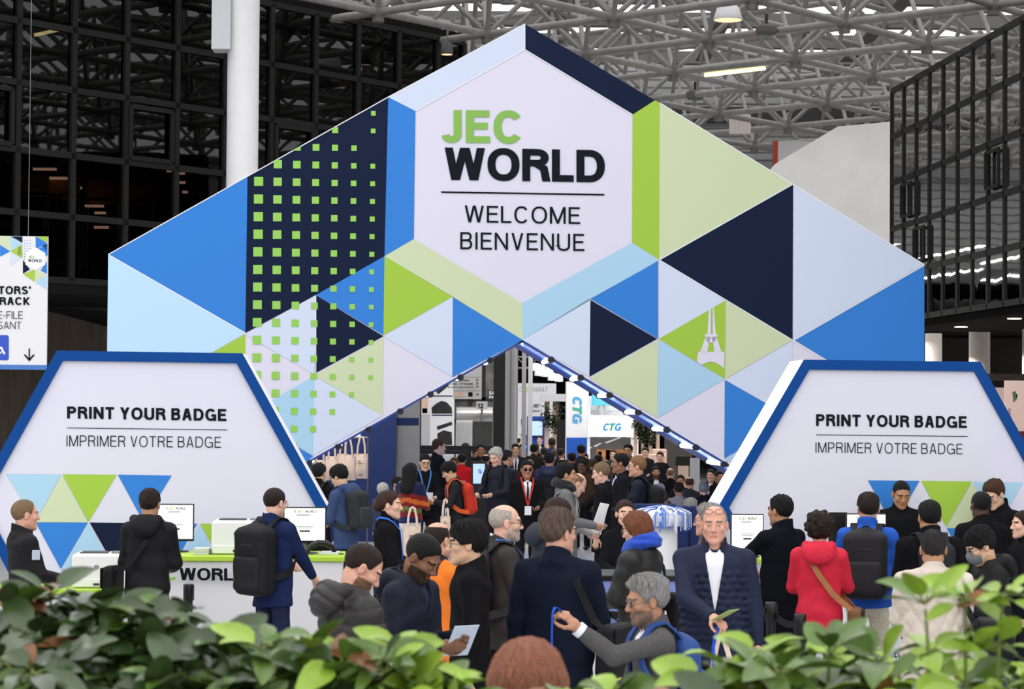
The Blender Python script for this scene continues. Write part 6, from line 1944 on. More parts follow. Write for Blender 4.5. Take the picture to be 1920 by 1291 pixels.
# blue booth wall with the tote bag rack before it
bw, q = board('booth_wall', 'dark blue booth wall behind the hanging tote bags', 'partition', 560, 758, 741, 925, 40.0, M_bluew, .3, floor=True)
o = prints(q, bw, 'small_screen', [(M_scr_b, rect(662, 812, 676, 818))])
gb, q = board('glass_booth', 'grey glazed booth with navy band beside the blue booth wall', 'booth', 714, 735, 786, 835, 42.0, M_grey, .3, floor=True)
prints(q, gb, 'navy_band', [(M_navyp, rect(714, 783, 785, 797))]); prints(q, gb, 'screen', [(M_scr_b, rect(714, 810, 734, 832))])
mb = MB(); [mb.box(q(x, 770, .06), (.12, .1, 2.0)) for x in (738,)]; mb.build('mullion', Mblackmet, gb)
# tote bags hanging on a rail
RY = 38.4
ra, rb = at_y(588, 822, RY), at_y(690, 818, RY); zr_ = at_y(640, 820, RY)[2]
rk = empty('bag_rail', ((ra[0] + rb[0]) / 2, RY, 0)); tag(rk, 'steel rail the cream tote bags hang from before the blue wall', 'rail')
w_ = rb[0] - ra[0]
mb = MB(); mb.tube([(-w_ / 2, 0, zr_), (w_ / 2, 0, zr_)], .018, 8); mb.build('bar', M_chr, rk)
for sx in (-1, 1): mb = MB(); mb.tube([(sx * w_ / 2, 0, 0), (sx * w_ / 2, 0, zr_)], .018, 8); mb.build('leg', M_chr, rk); mb = MB(); mb.box((sx * w_ / 2, 0, .02), (.05, .5, .04)); mb.build('foot', M_chr, rk)
M_tote = mat('tote_cotton', (228, 204, 184), rough=.9, var=.06, vscale=12, bump=.3, bscale=14)
def tote(label, px0, px1, py0, py1, Y, tilt=0.0, ptop=None, lettering=True, yaw=0.0, group=None, seed=0):
    """cotton bag: puffy sack with two long handles up to ptop"""
    a, b = at_y(px0, py0, Y), at_y(px1, py1, Y); w, h = b[0] - a[0], a[2] - b[2]
    o = empty('tote_bag', ((a[0] + b[0]) / 2, Y, b[2]), yaw); tag(o, label, 'bag', group)
    rg = np.random.RandomState(seed); rows_f, rows_b = [], []
    for v in np.linspace(0, 1, 9):
        dep = .05 * math.sin(PI * min(1, .12 + v * .8)) * (1 - .5 * v)
        ww = w / 2 * (1 - .05 * v)
        rows_f.append([(x * ww + tilt * v * h, -dep * (1 - x ** 4) + .010 * math.sin(9 * x + 7 * v + seed), v * h) for x in np.linspace(-1, 1, 11)])
        rows_b.append([(x * ww + tilt * v * h, dep * (1 - x ** 4), v * h) for x in np.linspace(1, -1, 11)])
    mb = MB(); mb.grid([f + k_[1:-1] for f, k_ in zip(rows_f, rows_b)], closed=True); mb.poly((rows_f[0] + rows_b[0][1:-1])[::-1]); mb.build('sack', M_tote, o)
    if ptop is not None:
        zt_ = at_y(px0, ptop, Y)[2] - b[2]
        for y in (-.015, .015):
            mb = MB(); pts = [(x * w * .26 + tilt * (h + (zt_ - h) * u), y, h * .96 + (zt_ - h * .96) * u) for x, u in ((-1, 0), (-.85, .5), (-.45, .93), (0, 1), (.45, .93), (.85, .5), (1, 0))]
            mb.ribbon(pts, [(0, -1, 0)] * 7, .028, .003); mb.build('handle', M_tote, o)
    if lettering:
        mb = MB(); H_ = h * .055
        fit_text(mb, 'JEC', .2, (-w * .18, -.066, h * .66), (w * .1, -.066, h * .66), (0, 0, H_ * 1.2)); fit_text(mb, 'WORLD', .2, (-w * .18, -.066, h * .58), (w * .26, -.066, h * .58), (0, 0, H_))
        mb.box((0, -.066, h * .15), (w * .3, .002, H_ * .6)); mb.build('lettering', C_INK, o)
    return o
for i, (x0, x1, y0, y1, tp_, tl, lab) in enumerate(((586, 612, 862, 905, 824, .02, 'cream tote bag hanging lowest on the rail by the board edge'), (610, 634, 855, 900, 822, 0, 'cream tote bag hanging second along the rail over the dark haired man'), (630, 652, 850, 902, 820, .03, 'cream tote bag third along the rail with bunched handles'), (642, 668, 852, 900, 819, -.03, 'cream tote bag fourth along the rail, creased'), (662, 690, 850, 897, 818, .02, 'cream tote bag with lettering at the open end of the rail'))):
    tote(lab, x0, x1, y0, y1, RY - .12 - .03 * (i % 2), tl, tp_, i == 4, group='tote bags on the rail', seed=i * 7)

# black barrier frames of the entrance
def barrier(label, px0, px1, ptop, Y, posts, beam=10, bottom=None):
    a, b = at_y(px0, ptop, Y), at_y(px1, ptop, Y); k_ = Y / FPX
    o = empty('barrier_frame', ((a[0] + b[0]) / 2, Y, 0)); tag(o, label, 'barrier')
    MB().box((0, 0, a[2] - beam * k_ / 2), (b[0] - a[0], .1, beam * k_)).build('top_beam', Mblackmet, o)
    for x0, x1 in posts:
        p0, p1 = at_y(x0, ptop, Y), at_y(x1, ptop, Y); mb = MB(); mb.box(((p0[0] + p1[0]) / 2 - (a[0] + b[0]) / 2, 0, a[2] / 2), (p1[0] - p0[0], .09, a[2])); mb.build('post', Mblackmet, o)
    mb = MB(); mb.poly([(-(b[0] - a[0]) / 2, .02, .05), ((b[0] - a[0]) / 2, .02, .05), ((b[0] - a[0]) / 2, .02, a[2] - .1), (-(b[0] - a[0]) / 2, .02, a[2] - .1)]); mb.build('glass_panel', Mpane, o)
barrier('long black barrier frame with glass behind the crowd under the arch', 716, 944, 834, 45.0, ((716, 724), (938, 944)), 10)
barrier('black framed glass gate standing before the long barrier', 741, 884, 843, 43.5, ((741, 750), (874, 884)), 7)
a, b = at_y(926, 640, 47.0), at_y(946, 860, 47.0)
mb = MB(); mb.box(((a[0] + b[0]) / 2, 47.1, 3.2), (b[0] - a[0], .2, 6.4)); structure(mb.build('column_black', Mblackmet))
a, b = at_y(946, 660, 48.5), at_y(970, 860, 48.5)
mb = MB(); mb.tube([((a[0] + b[0]) / 2, 48.5, 0), ((a[0] + b[0]) / 2, 48.5, 7)], (b[0] - a[0]) / 2, 20); structure(mb.build('column_grey', mat('column_grey', (150, 146, 140), rough=.6)))
for x in (951, 964): a = at_y(x, 700, 48.0); mb = MB(); mb.tube([(a[0], 48.0, 0), (a[0], 48.0, 7)], .05, 8); structure(mb.build('trim_pipe', M_lgrey))
# vestibule glazing behind the barrier: black mullions
mb = MB()
for x in (737, 785): a = at_y(x, 800, 46.0); mb.box((a[0], 46.0, 2.6), (.1, .1, 5.2))
structure(mb.build('trim_vestibule', Mblackmet))

# product poster wall
pw, q = board('poster_wall', 'tall white poster wall with carbon product pictures behind the glass gate', 'poster', 785, 695, 851, 838, 52.0, M_standw, .15, floor=True)
prints(q, pw, 'blue_rule', [(M_navyp, rect(810, 741, 848, 743)), (M_navyp, rect(810, 777, 848, 779))])
mk = mat('carbon_black', (38, 38, 40), rough=.5, var=.5, vscale=9)
prints(q, pw, 'product_picture', [(mk, [(815, 730), (838, 717), (842, 722), (822, 739)]), (mk, [(810, 775), (809, 764), (818, 756), (828, 751), (838, 754), (847, 764), (848, 775)]), (mk, [(819, 799), (847, 790), (848, 796), (820, 806)]), (mk, [(820, 812), (832, 806), (847, 810), (848, 834), (820, 834)]), (M_wood, rect(788, 742, 803, 774)), (M_grey, rect(792, 765, 801, 774)), (M_lgrey, rect(787, 776, 806, 836))])
# direction sign hanging in front of it
hs_, q = board('direction_sign', 'hanging grey direction sign with black lines and arrows', 'sign', 850, 668, 903, 748, 49.0, mat('sign_grey', (214, 214, 210), rough=.6), .06)
mb = MB()
def ds(txt, x0, x1, y, h, w=.17): fit_text(mb, txt, w, q(x0, y, .008), q(x1, y, .008), q(x0, y - h, .008) - q(x0, y, .008), 0, .14)
ds('PRESS MEETINGS', 843, 880, 714.5, 3.4); ds('LOUNGE - VIP ROOMS', 838, 887, 721, 3.4); ds('EVENTS SALES OFFICE', 840, 889, 727.5, 3.4); ds('GUIDE', 866, 882, 697, 3.4)
for y in (714.5, 721, 727.5):
    for P in (((891.5, y), (892.3, y + .3), (896.2, y - 3.4), (895.6, y - 3.9)), ((892.8, y - 4.2), (896.6, y - 4.2), (896.6, y - 3.4), (892.8, y - 3.4)), ((895.8, y - 4.2), (896.6, y - 4.2), (896.6, y - .6), (895.8, y - .6))): mb.poly([q(*p_, .008) for p_ in P])
mb.poly([q(x, y, .008) for x, y in rect(878, 735, 886, 743)]); mb.poly([q(x, y, .008) for x, y in rect(892, 738.6, 897, 739.5)]); mb.poly([q(x, y, .008) for x, y in ((895, 736.4), (897.6, 739), (895, 741.6), (894.5, 741), (896, 739), (894.5, 737))])
for y in (706.5, 732): mb.poly([q(x, yy, .007) for x, yy in rect(851, y, 902, y + .5)])
mb.build('lettering', C_INK, hs_)
mb = MB(); mb.poly([q(x, y, .007) for x, y in rect(851, 735, 868, 743)]); mb.build('cream_patch', M_wood, hs_)
for x in (856, 897): mb = MB(); mb.tube([q(x, 668), q(x, 668) + np.array([0, 0, 4.5])], .012, 6); mb.build('hanging_wire', M_prn2, hs_)
# grey glazed hall with a shiny duct, number board and dark sign
gh, q = board('hall_wall_panel', 'grey glazed gate wall with numbered board above the white kiosk', 'partition', 845, 640, 930, 860, 56.0, mat('grey_trees', (104, 104, 102), rough=.8, var=.5, vscale=4), .2, floor=True)
mb = MB()
for x in (882, 907): mb.box(q(x, 750, .03), (.08, .05, 3.2))
for y in (747, 789): mb.box(q(888, y, .03), (1.1, .05, .08))
mb.build('mullion', Mblackmet, gh)
a, b = at_y(856, 777, 55.3), at_y(926, 777, 55.3); r_ = 15 * 55.3 / FPX
mb = MB(); mb.tube([a, b], r_, 16); o = mb.build('steel_duct', mat('shiny_duct', (190, 190, 188), rough=.25, metal=.6)); c = Vector((a + b) / 2); o.data.transform(Matrix.Translation(-c)); o.location = c; tag(o, 'shiny horizontal steel duct below the number board', 'duct')
nb_, q = board('number_board', 'pale board with number twelve over the steel duct', 'sign', 893, 752, 914, 767, 54.5, M_lgrey, .05)
mb = MB(); fit_text(mb, '12', .2, q(896, 765, .006), q(906, 765, .006), q(896, 756, .006) - q(896, 765, .006)); mb.build('lettering', C_INK, nb_)
mb = MB(); mb.tube([(0, .08, 0), (0, .08, -nb_.location.z)], .03, 6); mb.build('post', M_prn2, nb_)
db, q = board('dark_sign', 'dark sign with white letters beside the black column', 'sign', 914, 731, 938, 748, 53.0, mat('sign_dark', (70, 70, 70), rough=.6), .05)
mb = MB(); fit_text(mb, 'SO', .2, q(917, 739.5, .006), q(930, 739.5, .006), q(917, 733, .006) - q(917, 739.5, .006)); fit_text(mb, 'DE', .18, q(917, 746, .006), q(927, 746, .006), q(917, 742, .006) - q(917, 746, .006)); mb.build('lettering', C_EDGE, db)
mb = MB(); mb.tube([(0, .08, 0), (0, .08, -db.location.z)], .03, 6); mb.build('post', M_prn2, db)
wk, q = board('white_kiosk', 'white ribbed kiosk box behind the barrier under the direction sign', 'kiosk', 855, 788, 885, 836, 53.5, M_standw, .6, floor=True)
mb = MB(); [mb.box(q(x, 812, .02), (.02, .03, .55)) for x in range(857, 885, 3)]; mb.build('rib', M_lgrey, wk)
pk, q = board('dark_gate', 'dark open gate leaf beside the white ribbed kiosk', 'gate', 886, 790, 922, 845, 53.8, mat('gate_dark', (56, 56, 55), rough=.6, var=.2, vscale=2), .15, floor=True)

# white stand with grey lettering, blue wall and screen
cs, q = board('exhibition_stand', 'white exhibition stand with grey and green company lettering up high', 'stand', 970, 718, 1042, 870, 66.0, M_standw, 2.0, floor=True)
mb = MB(); fit_text(mb, 'CH', .1, q(974, 734.5, .01), q(984.5, 734.5, .01), q(974, 725.5, .01) - q(974, 734.5, .01), 0, .2); fit_text(mb, 'MARAT', .1, q(995, 734.5, .01), q(1027, 734.5, .01), q(995, 725.5, .01) - q(995, 734.5, .01), 0, .25); mb.build('lettering', M_grey, cs)
mb = MB(); fit_text(mb, 'O', .14, q(986.5, 734.5, .01), q(993.5, 734.5, .01), q(986, 725.5, .01) - q(986, 734.5, .01)); mb.build('lettering', M_gtop, cs)
mb = MB(); fit_text(mb, 'MAKE IT', .13, q(999, 772, .02), q(1016, 772, .02), q(999, 768, .02) - q(999, 772, .02)); fit_text(mb, 'HINT', .16, q(1000, 764, .02), q(1012, 764, .02), q(1000, 757, .02) - q(1000, 764, .02))
for y in (785, 791, 812): mb.poly([q(x, yy, .012) for x, yy in rect(977, y, 981, y + 5)])
mb.build('lettering', C_INK, cs)
sb, q = board('screen_wall', 'blue stand wall carrying a bright screen', 'partition', 988, 780, 1022, 862, 64.5, M_bblue, .2, floor=True)
sc2, q = board('wall_screen', 'bright blue screen on the blue stand wall', 'screen', 993, 788, 1018, 818, 64.3, M_bez, .08)
prints(q, sc2, 'display', [(M_scr_b, rect(994, 789, 1017, 816))])
# wooden portals with hanging vines
def portal(label, px0, px1, ptop, Y, posts, vines, beam=True):
    a, b = at_y(px0, ptop, Y), at_y(px1, ptop, Y); cx = (a[0] + b[0]) / 2
    o = empty('wooden_portal', (cx, Y, 0)); tag(o, label, 'portal')
    mb = MB(); mb.box((0, .3, a[2] - .1), (b[0] - a[0], .7, .2)); mb.build('beam', M_lgrey if beam else M_wood, o)
    for x0, x1 in posts:
        p0, p1 = at_y(x0, ptop, Y), at_y(x1, ptop, Y); MB().box(((p0[0] + p1[0]) / 2 - cx, .3, (a[2] - .2) / 2), (p1[0] - p0[0], .25, a[2] - .2)).build('post', M_wood, o)
    rg = random.Random(int(px0))
    for x, y0, y1 in vines:
        mb = MB(); p0, p1 = at_y(x, y0, Y), at_y(x, y1, Y)
        mb.tube([(p0[0] - cx, .0, p0[2]), (p0[0] - cx + .05, .02, (p0[2] + p1[2]) / 2), (p0[0] - cx, 0, p1[2])], .02, 5)
        for i in range(70):
            t = rg.random(); c = np.array([p0[0] - cx + rg.uniform(-.11, .11), rg.uniform(-.1, .1), p0[2] + (p1[2] - p0[2]) * t]); d = rg.uniform(0, 6.28); l = .09
            v = np.array([math.cos(d), math.sin(d) * .6, -.5]) * l; s_ = np.array([-math.sin(d), math.cos(d), .2]) * l * .4
            mb.poly([c, c + v * .5 + s_, c + v, c + v * .5 - s_])
        r_ = mb.build('hanging_vine', M_vine, o); r_['kind'] = 'stuff'
portal('pale wooden portal with dark hanging vines beside the blue screen wall', 1014, 1062, 738, 61.0, ((1022, 1031), (1037, 1048)), ((1022, 755, 800), (1028, 770, 795), (1036, 776, 800), (1047, 752, 785), (1040, 780, 812)))
portal('pale wooden pergola with vines behind the lamp lined slope of the arch', 1188, 1245, 768, 56.0, ((1190, 1196), (1204, 1209), (1218, 1224), (1232, 1238)), ((1194, 786, 800), (1200, 790, 826), (1214, 796, 832), (1222, 800, 834), (1206, 800, 830)), beam=False)
portal('pale wooden counter frame under the vine pergola', 1226, 1250, 842, 53.0, ((1226, 1229), (1247, 1250)), (), beam=False)
# tall white tower panel with vertical logo and lit fascia with the same logo
def ctg(mb, A, B, H, ms=(0, 1, 0)):
    A = np.asarray(A); B = np.asarray(B); L_ = B - A
    for i, (ch, u0, u1) in enumerate((('C', 0, .34), ('T', .32, .62), ('G', .64, 1.0))): fit_text(mb, ch, .24, A + L_ * u0, A + L_ * u1, H, ms[i], slant=.15)
tw, q = board('tower_panel', 'tall white tower panel with turned blue and green logo', 'stand', 1062, 715, 1103, 870, 59.0, M_standw, .9, floor=True)
mb = MB(); ctg(mb, q(1073.5, 742, .01), q(1073.5, 792, .01), q(1091, 742, .01) - q(1073.5, 742, .01)); mb.build('logo', [M_lb, M_teal], tw)
prints(q, tw, 'blue_base', [(M_bblue, rect(1062, 820, 1102.5, 870))]); 
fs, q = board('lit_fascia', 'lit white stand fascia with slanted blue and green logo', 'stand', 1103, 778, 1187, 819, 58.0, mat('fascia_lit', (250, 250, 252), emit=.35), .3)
mb = MB(); ctg(mb, q(1129, 807, .01), q(1163, 807, .01), q(1131, 793, .01) - q(1129, 807, .01)); mb.build('logo', [M_lb, M_teal], fs)
mb = MB(); [mb.box(q(x, 840, -.15), (.08, .1, 2.4)) for x in (1104, 1186)]; mb.build('post', M_standw, fs)
ub, q = board('upper_panel', 'white upper panel with faint lettering over the lit fascia', 'stand', 1103, 742, 1187, 778, 60.0, M_standw, .3)
mb = MB(); fit_text(mb, 'INABILITY COMPOSITES', .1, q(1104, 773, .01), q(1170, 773, .01), q(1104, 769, .01) - q(1104, 773, .01)); mb.build('lettering', M_lgrey, ub)
mb = MB(); [mb.box((x, .2, -ub.location.z / 2), (.1, .1, ub.location.z)) for x in (-.5, .5)]; mb.build('post', M_standw, ub)
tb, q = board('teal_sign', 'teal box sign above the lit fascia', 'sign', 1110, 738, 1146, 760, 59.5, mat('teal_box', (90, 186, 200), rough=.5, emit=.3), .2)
mb = MB(); mb.tube([(0, .1, 0), (0, .1, -tb.location.z)], .1, 8); mb.build('post', M_lgrey, tb)
# stand interior mural below the fascia
mu, q = board('stand_mural', 'grey mural of a workshop with white lamps under the lit fascia', 'mural', 1103, 819, 1187, 872, 58.4, mat('mural_grey', (104, 104, 104), rough=.7, var=.25, vscale=2), .1, floor=True)
orr = mat('mural_orange', (190, 128, 80), rough=.7, var=.5, vscale=6)
prints(q, mu, 'picture', [(C_EDGE, [(1133, 829), (1160, 819.5), (1166, 819.5), (1138, 831)]), (C_EDGE, [(1112, 836), (1124, 830), (1129, 830), (1117, 838)]), (C_EDGE, [(1103, 840), (1109, 837), (1111, 838), (1104, 843)]), (orr, rect(1118, 842, 1184, 862)), (M_standw, rect(1122, 846, 1128, 870)), (M_standw, rect(1136, 843, 1144, 870)), (mk, rect(1175, 832, 1186, 845))])
lw_, q = board('wing_panel', 'white wing panel closing the stand beside the vine pergola', 'stand', 1187, 818, 1197, 858, 58.2, M_standw, .2, floor=True)
tv, q = board('black_screen', 'black floor screen leaning on the wooden portal', 'screen', 1044, 786, 1060, 830, 60.0, M_bez, .1, floor=True)
ct, q = board('bar_counter', 'pale wooden bar counter below the vine pergola', 'counter', 1196, 852, 1250, 885, 52.0, M_wood, .6, floor=True)
tvb, q = board('black_screen', 'black screen on a post beyond the seated crowd', 'screen', 1267, 855, 1296, 873, 47.0, M_bez, .1)
mb = MB(); mb.tube([q(1281, 873, -.05), np.array([q(1281, 873, -.05)[0], .05, -tvb.location.z])], .04, 8); mb.build('post', M_bez, tvb)
ob, q = board('wood_panel', 'small pale wood panel under the black screen', 'panel', 1272, 873, 1291, 888, 46.9, M_wood, .1, floor=True)
rp_, q = board('rollup_banner', 'pale grey banner beyond the seated crowd by the arch foot', 'banner', 1294, 858, 1312, 915, 45.5, M_lgrey, .04, floor=True)
dk_, q = board('dark_booth_wall', 'dark grey booth wall behind the lamp lined slope', 'partition', 1247, 815, 1298, 900, 54.5, mat('booth_dark', (70, 66, 62), rough=.7), .2, floor=True)
inf, q = board('info_screen', 'black framed information screen with pale blue display among the crowd', 'screen', 884, 864, 912, 912, 40.0, M_bez, .1, floor=True)
prints(q, inf, 'display', [(M_scr_b, rect(887, 869, 909, 906))])
mb = MB(); fit_text(mb, 'G', .2, q(897, 887, .01), q(903, 887, .01), q(897, 879, .01) - q(897, 887, .01)); mb.build('lettering', M_bblue, inf)
gs, q = board('grey_sign', 'small grey board with black letters behind the man in sunglasses', 'sign', 961, 860, 980, 884, 46.0, M_lgrey, .04, floor=True)
mb = MB(); fit_text(mb, 'RAMP', .2, q(963, 867, .006), q(977, 867, .006), q(963, 862.5, .006) - q(963, 867, .006)); mb.build('lettering', C_INK, gs)
# lighting rig
rg_ = empty('lighting_truss', at_y(1030, 690, 62.0)); tag(rg_, 'lighting truss with white spotlights above the stands', 'truss')
mb = MB(); o3 = at_y(1030, 690, 62.0)
for (dx, dz_) in ((0, 0), (0, .3)): mb.tube([(-1.2, 0, dz_), (1.5, 0, dz_)], .03, 6)
for i in range(9): mb.tube([(-1.2 + .3 * i, 0, .3 * (i % 2)), (-.9 + .3 * i, 0, .3 * ((i + 1) % 2))], .02, 5)
mb.build('truss', M_chr, rg_)
for (px, py) in ((1004, 688), (1010, 697), (1022, 699), (1035, 706), (1048, 708), (1015, 690), (1030, 694)):
    p = at_y(px, py, 62.0) - o3; mb = MB(); mb.lathe([(.0, .12), (.1, .1), (.12, -.1), (0, -.11)], 10, tuple(p)); mb.build('spotlight', mat('spot_white', (240, 240, 240), rough=.4, emit=.4), rg_)
for x in (-1.0, 1.2): mb = MB(); mb.tube([(x, 0, .3), (x, 0, 4.0)], .015, 5); mb.build('hanging_wire', M_prn2, rg_)
# white steel masts near the column
for x, lab in ((995, 'thin white lattice mast before the company lettering'), (983, 'thin grey mast beside the round grey column')):
    a = at_y(x, 660, 52.0); mb = MB(); mb.box((0, 0, 3.2), (.1, .1, 6.4)); o = mb.build('mast', M_lgrey if x == 995 else M_grey); o.location = (a[0], 52.0, 0); tag(o, lab, 'mast')
# booths at the edge of the photograph
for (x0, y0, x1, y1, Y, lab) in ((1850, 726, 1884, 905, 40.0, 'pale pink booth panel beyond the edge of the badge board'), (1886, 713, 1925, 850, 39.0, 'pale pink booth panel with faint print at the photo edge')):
    pb, q = board('display_board', lab, 'panel', x0, y0, x1, y1, Y, mat('booth_pink_glow', (238, 208, 196), rough=.6, emit=.25), .15, floor=True)  # emission lifts the panel colour in place of light falling on it
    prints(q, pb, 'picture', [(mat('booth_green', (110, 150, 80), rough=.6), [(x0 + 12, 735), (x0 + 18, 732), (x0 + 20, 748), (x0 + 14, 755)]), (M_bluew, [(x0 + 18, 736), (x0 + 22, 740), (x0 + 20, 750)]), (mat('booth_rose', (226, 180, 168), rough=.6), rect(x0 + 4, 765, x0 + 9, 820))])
bt, q = board('booth_header', 'dark booth header with small lights above the pink panels', 'booth', 1848, 700, 1925, 713, 39.5, mat('header_dark', (52, 44, 40), rough=.6, var=.5, vscale=7), .3)
mb = MB()
for x in (1850, 1922): mb.tube([q(x, 706, -.15), np.array([q(x, 706, -.15)[0], .15, -bt.location.z])], .04, 6)
mb.build('post', M_lgrey, bt)
rd, q = board('red_plinth', 'dark red plinth below the pink booth panels', 'plinth', 1896, 808, 1925, 840, 38.6, mat('plinth_red', (130, 36, 34), rough=.6), .2, floor=True)
# ------------------------------------------------------------------ shrubs on the planter in front of the camera
M_leaf = [mat('leaf_dark', (54, 74, 36), rough=.28, spec=.55, var=.18, vscale=14), mat('leaf_mid', (80, 108, 38), rough=.32, spec=.5, var=.2, vscale=14), mat('leaf_young', (134, 164, 54), rough=.36, spec=.45, var=.18, vscale=14)]
M_leafred = mat('leaf_bronze', (128, 84, 44), rough=.4, var=.3, vscale=20)
M_stem = mat('shrub_stem', (110, 122, 58), rough=.6); M_soil = mat('planter_soil', (52, 42, 34), rough=.95, var=.3, vscale=18, bump=.5, bscale=20)
PZ = 1.30
pl = empty('planter_trough', (0, 4.75, 0)); tag(pl, 'long grey planter trough in front of the photographer holding the shrubs', 'planter')
MB().box((0, 0, PZ / 2 - .02), (3.4, 1.3, PZ - .04), bevel=.02).build('trough', mat('planter_grey', (120, 120, 118), rough=.8, var=.1, vscale=4), pl)
MB().box((0, 0, PZ - .02), (3.3, 1.2, .04)).build('soil', M_soil, pl)


def leaf(mb, base, d, up, L, W, m, curl, rg):
    """pointed oval leaflet with a folded midrib"""
    d = d / np.linalg.norm(d); sd = np.cross(d, up); sd /= np.linalg.norm(sd) + 1e-9; n = np.cross(sd, d)
    rows = []
    tw = rg.uniform(-.25, .25)
    for t in (0, .16, .36, .58, .78, .92, 1.0):
        w = W * (math.sin(PI * min(1, t ** .8 * .97 + .02)) ** .75) * (.5 if t > .99 else 1) * (.04 if t in (0, 1.0) else 1)
        c = base + d * L * (t - .12 * curl * t * t) - np.array([0, 0, 1]) * L * curl * .55 * t * t
        a = tw * t; s2 = sd * math.cos(a) + n * math.sin(a); n2 = n * math.cos(a) - sd * math.sin(a)
        rows.append([c - s2 * w + n2 * w * .32, c - s2 * w * .5 + n2 * w * .10, c, c + s2 * w * .5 + n2 * w * .10, c + s2 * w + n2 * w * .32])
    mb.grid(rows, m)


def shrub(label, px, py, Y, tone, seed, nw=7, spread=.10, L=.085, down=42):
    """shrub whose topmost whorl stands at (px, py); whorls of leaflets on curved stems"""
    rg = random.Random(seed); top = at_y(px, py + down + 16, Y); L = L * 1.22; nw = max(1, int(nw * .75))
    base = np.array([top[0] + rg.uniform(-.05, .05), min(Y + .1, 5.3), PZ - .02])
    root = empty('shrub', tuple(base)); tag(root, label, 'shrub', 'shrubs in the planter trough')
    st = MB(); fo = MB()
    for i in range(nw):
        if i == 0: tip = top - base
        else: tip = (top - base) + np.array([rg.uniform(-spread, spread), rg.uniform(-.12, .12), -rg.uniform(.0, .42) * (1 if i > 2 else .25)])
        if tip[2] < .12: tip[2] = .12 + rg.random() * .1
        b0 = np.array([rg.uniform(-.03, .03), rg.uniform(-.03, .03), 0])
        mid = b0 * .5 + tip * .55 + np.array([-tip[0] * .25, -tip[1] * .2, .0])
        pts = [b0 * (1 - t) ** 2 + 2 * mid * t * (1 - t) + tip * t * t for t in np.linspace(0, 1, 7)]
        st.tube(pts, [.008 - .005 * t for t in np.linspace(0, 1, 7)], 6)
        ax = pts[-1] - pts[-2]; ax /= np.linalg.norm(ax)
        levels = [(1.0, rg.choice((6, 7, 8)), .15)] + ([(.8, 5, .0)] if rg.random() < .7 else []) + ([(.6, 4, -.1)] if rg.random() < .4 else [])
        for (tt, nl, lift) in levels:
            p = pts[int(round(tt * 6))]
            a0 = rg.uniform(0, 6.28)
            # petiole to a small hub, then the leaflets fan out
            hub = p + ax * .012
            for j in range(nl):
                a = a0 + 2 * PI * j / nl + rg.uniform(-.25, .25)
                d = np.array([math.cos(a), math.sin(a), lift + rg.uniform(-.55, .85)])
                l = L * rg.uniform(.75, 1.25)
                m = tone if rg.random() < .72 else max(0, min(2, tone + rg.choice((-1, 1))))
                if rg.random() < .02: m = 3
                pb = hub + d / np.linalg.norm(d) * .022
                st.tube([hub, pb], .0022, 4, cap=False)
                leaf(fo, pb, d, np.array([rg.uniform(-.6, .6), rg.uniform(-1.1, .2), 1.0]), l, l * rg.uniform(.21, .29), m, rg.uniform(.1, .75), rg)
    st.build('stem', M_stem, root)
    o = fo.build('foliage', M_leaf + [M_leafred], root); o['kind'] = 'stuff'
    return root


rgp = random.Random(11)
DARK = [(30, 1100), (95, 1068), (150, 1092), (210, 1105), (268, 1122), (322, 1105), (372, 1132), (60, 1150), (180, 1150), (300, 1165), (410, 1175), (440, 1190), (120, 1200), (240, 1205), (360, 1215), (10, 1195), (40, 1240), (200, 1245), (320, 1250), (440, 1245), (505, 1235)]
for i, (x, y) in enumerate(DARK):
    Y = 5.05 - (y - 1060) / 230 * .55 + rgp.uniform(-.08, .08)
    shrub('dark green shrub with glossy whorled leaves in the planter before the printing desk', x, y, Y, 0, 100 + i, 7, .13, .088)
MID = [(492, 1148), (540, 1165), (585, 1160), (560, 1215), (630, 1195), (665, 1235), (480, 1225)]
for i, (x, y) in enumerate(MID):
    shrub('mid green shrub with drooping leaves below the man in black puffer', x, y, 4.75 + rgp.uniform(-.2, .2), 1, 200 + i, 6, .10, .085, down=62)
YNG = [(715, 1170), (755, 1158), (800, 1178), (700, 1215), (770, 1215), (830, 1215), (860, 1245), (740, 1255), (810, 1260), (870, 1275)]
for i, (x, y) in enumerate(YNG):
    shrub('bright green young shrub below the man reading a paper', x, y, 4.55 + rgp.uniform(-.2, .2), 2 if i % 3 else 1, 300 + i, 5, .09, .08, down=66)
RSIDE = [(1090, 1252), (1150, 1235), (1320, 1215), (1375, 1190), (1420, 1170), (1460, 1185), (1505, 1165), (1555, 1150), (1600, 1168), (1650, 1165), (1590, 1215), (1440, 1240), (1700, 1235), (1810, 1205), (1860, 1190), (1905, 1200), (1830, 1250), (1640, 1250), (1900, 1250), (1760, 1262)]
for i, (x, y) in enumerate(RSIDE):
    lab = 'green shrub with light young leaves below the grey haired man in blazer' if x < 1290 else ('green shrub with light leaves below the man in navy quilted jacket' if x < 1490 else ('green shrub with broad leaves below the red coat and pale trousers' if x < 1690 else 'green shrub with broad leaves below the beige quilted jacket'))
    shrub(lab, x, y, 4.7 + rgp.uniform(-.25, .25), 1 if i % 2 else 2, 400 + i, 5, .10, .088, down=70)
TALL = [(1735, 1118), (1810, 1112), (1880, 1105)]
for i, (x, y) in enumerate(TALL):
    shrub('tall young shoot of light leaves rising before the beige quilted jacket', x, y, 4.5, 2, 500 + i, 1, .03, .07, down=8)
# ------------------------------------------------------------------ the visitors, nearest first
BLK = (22, 22, 25)


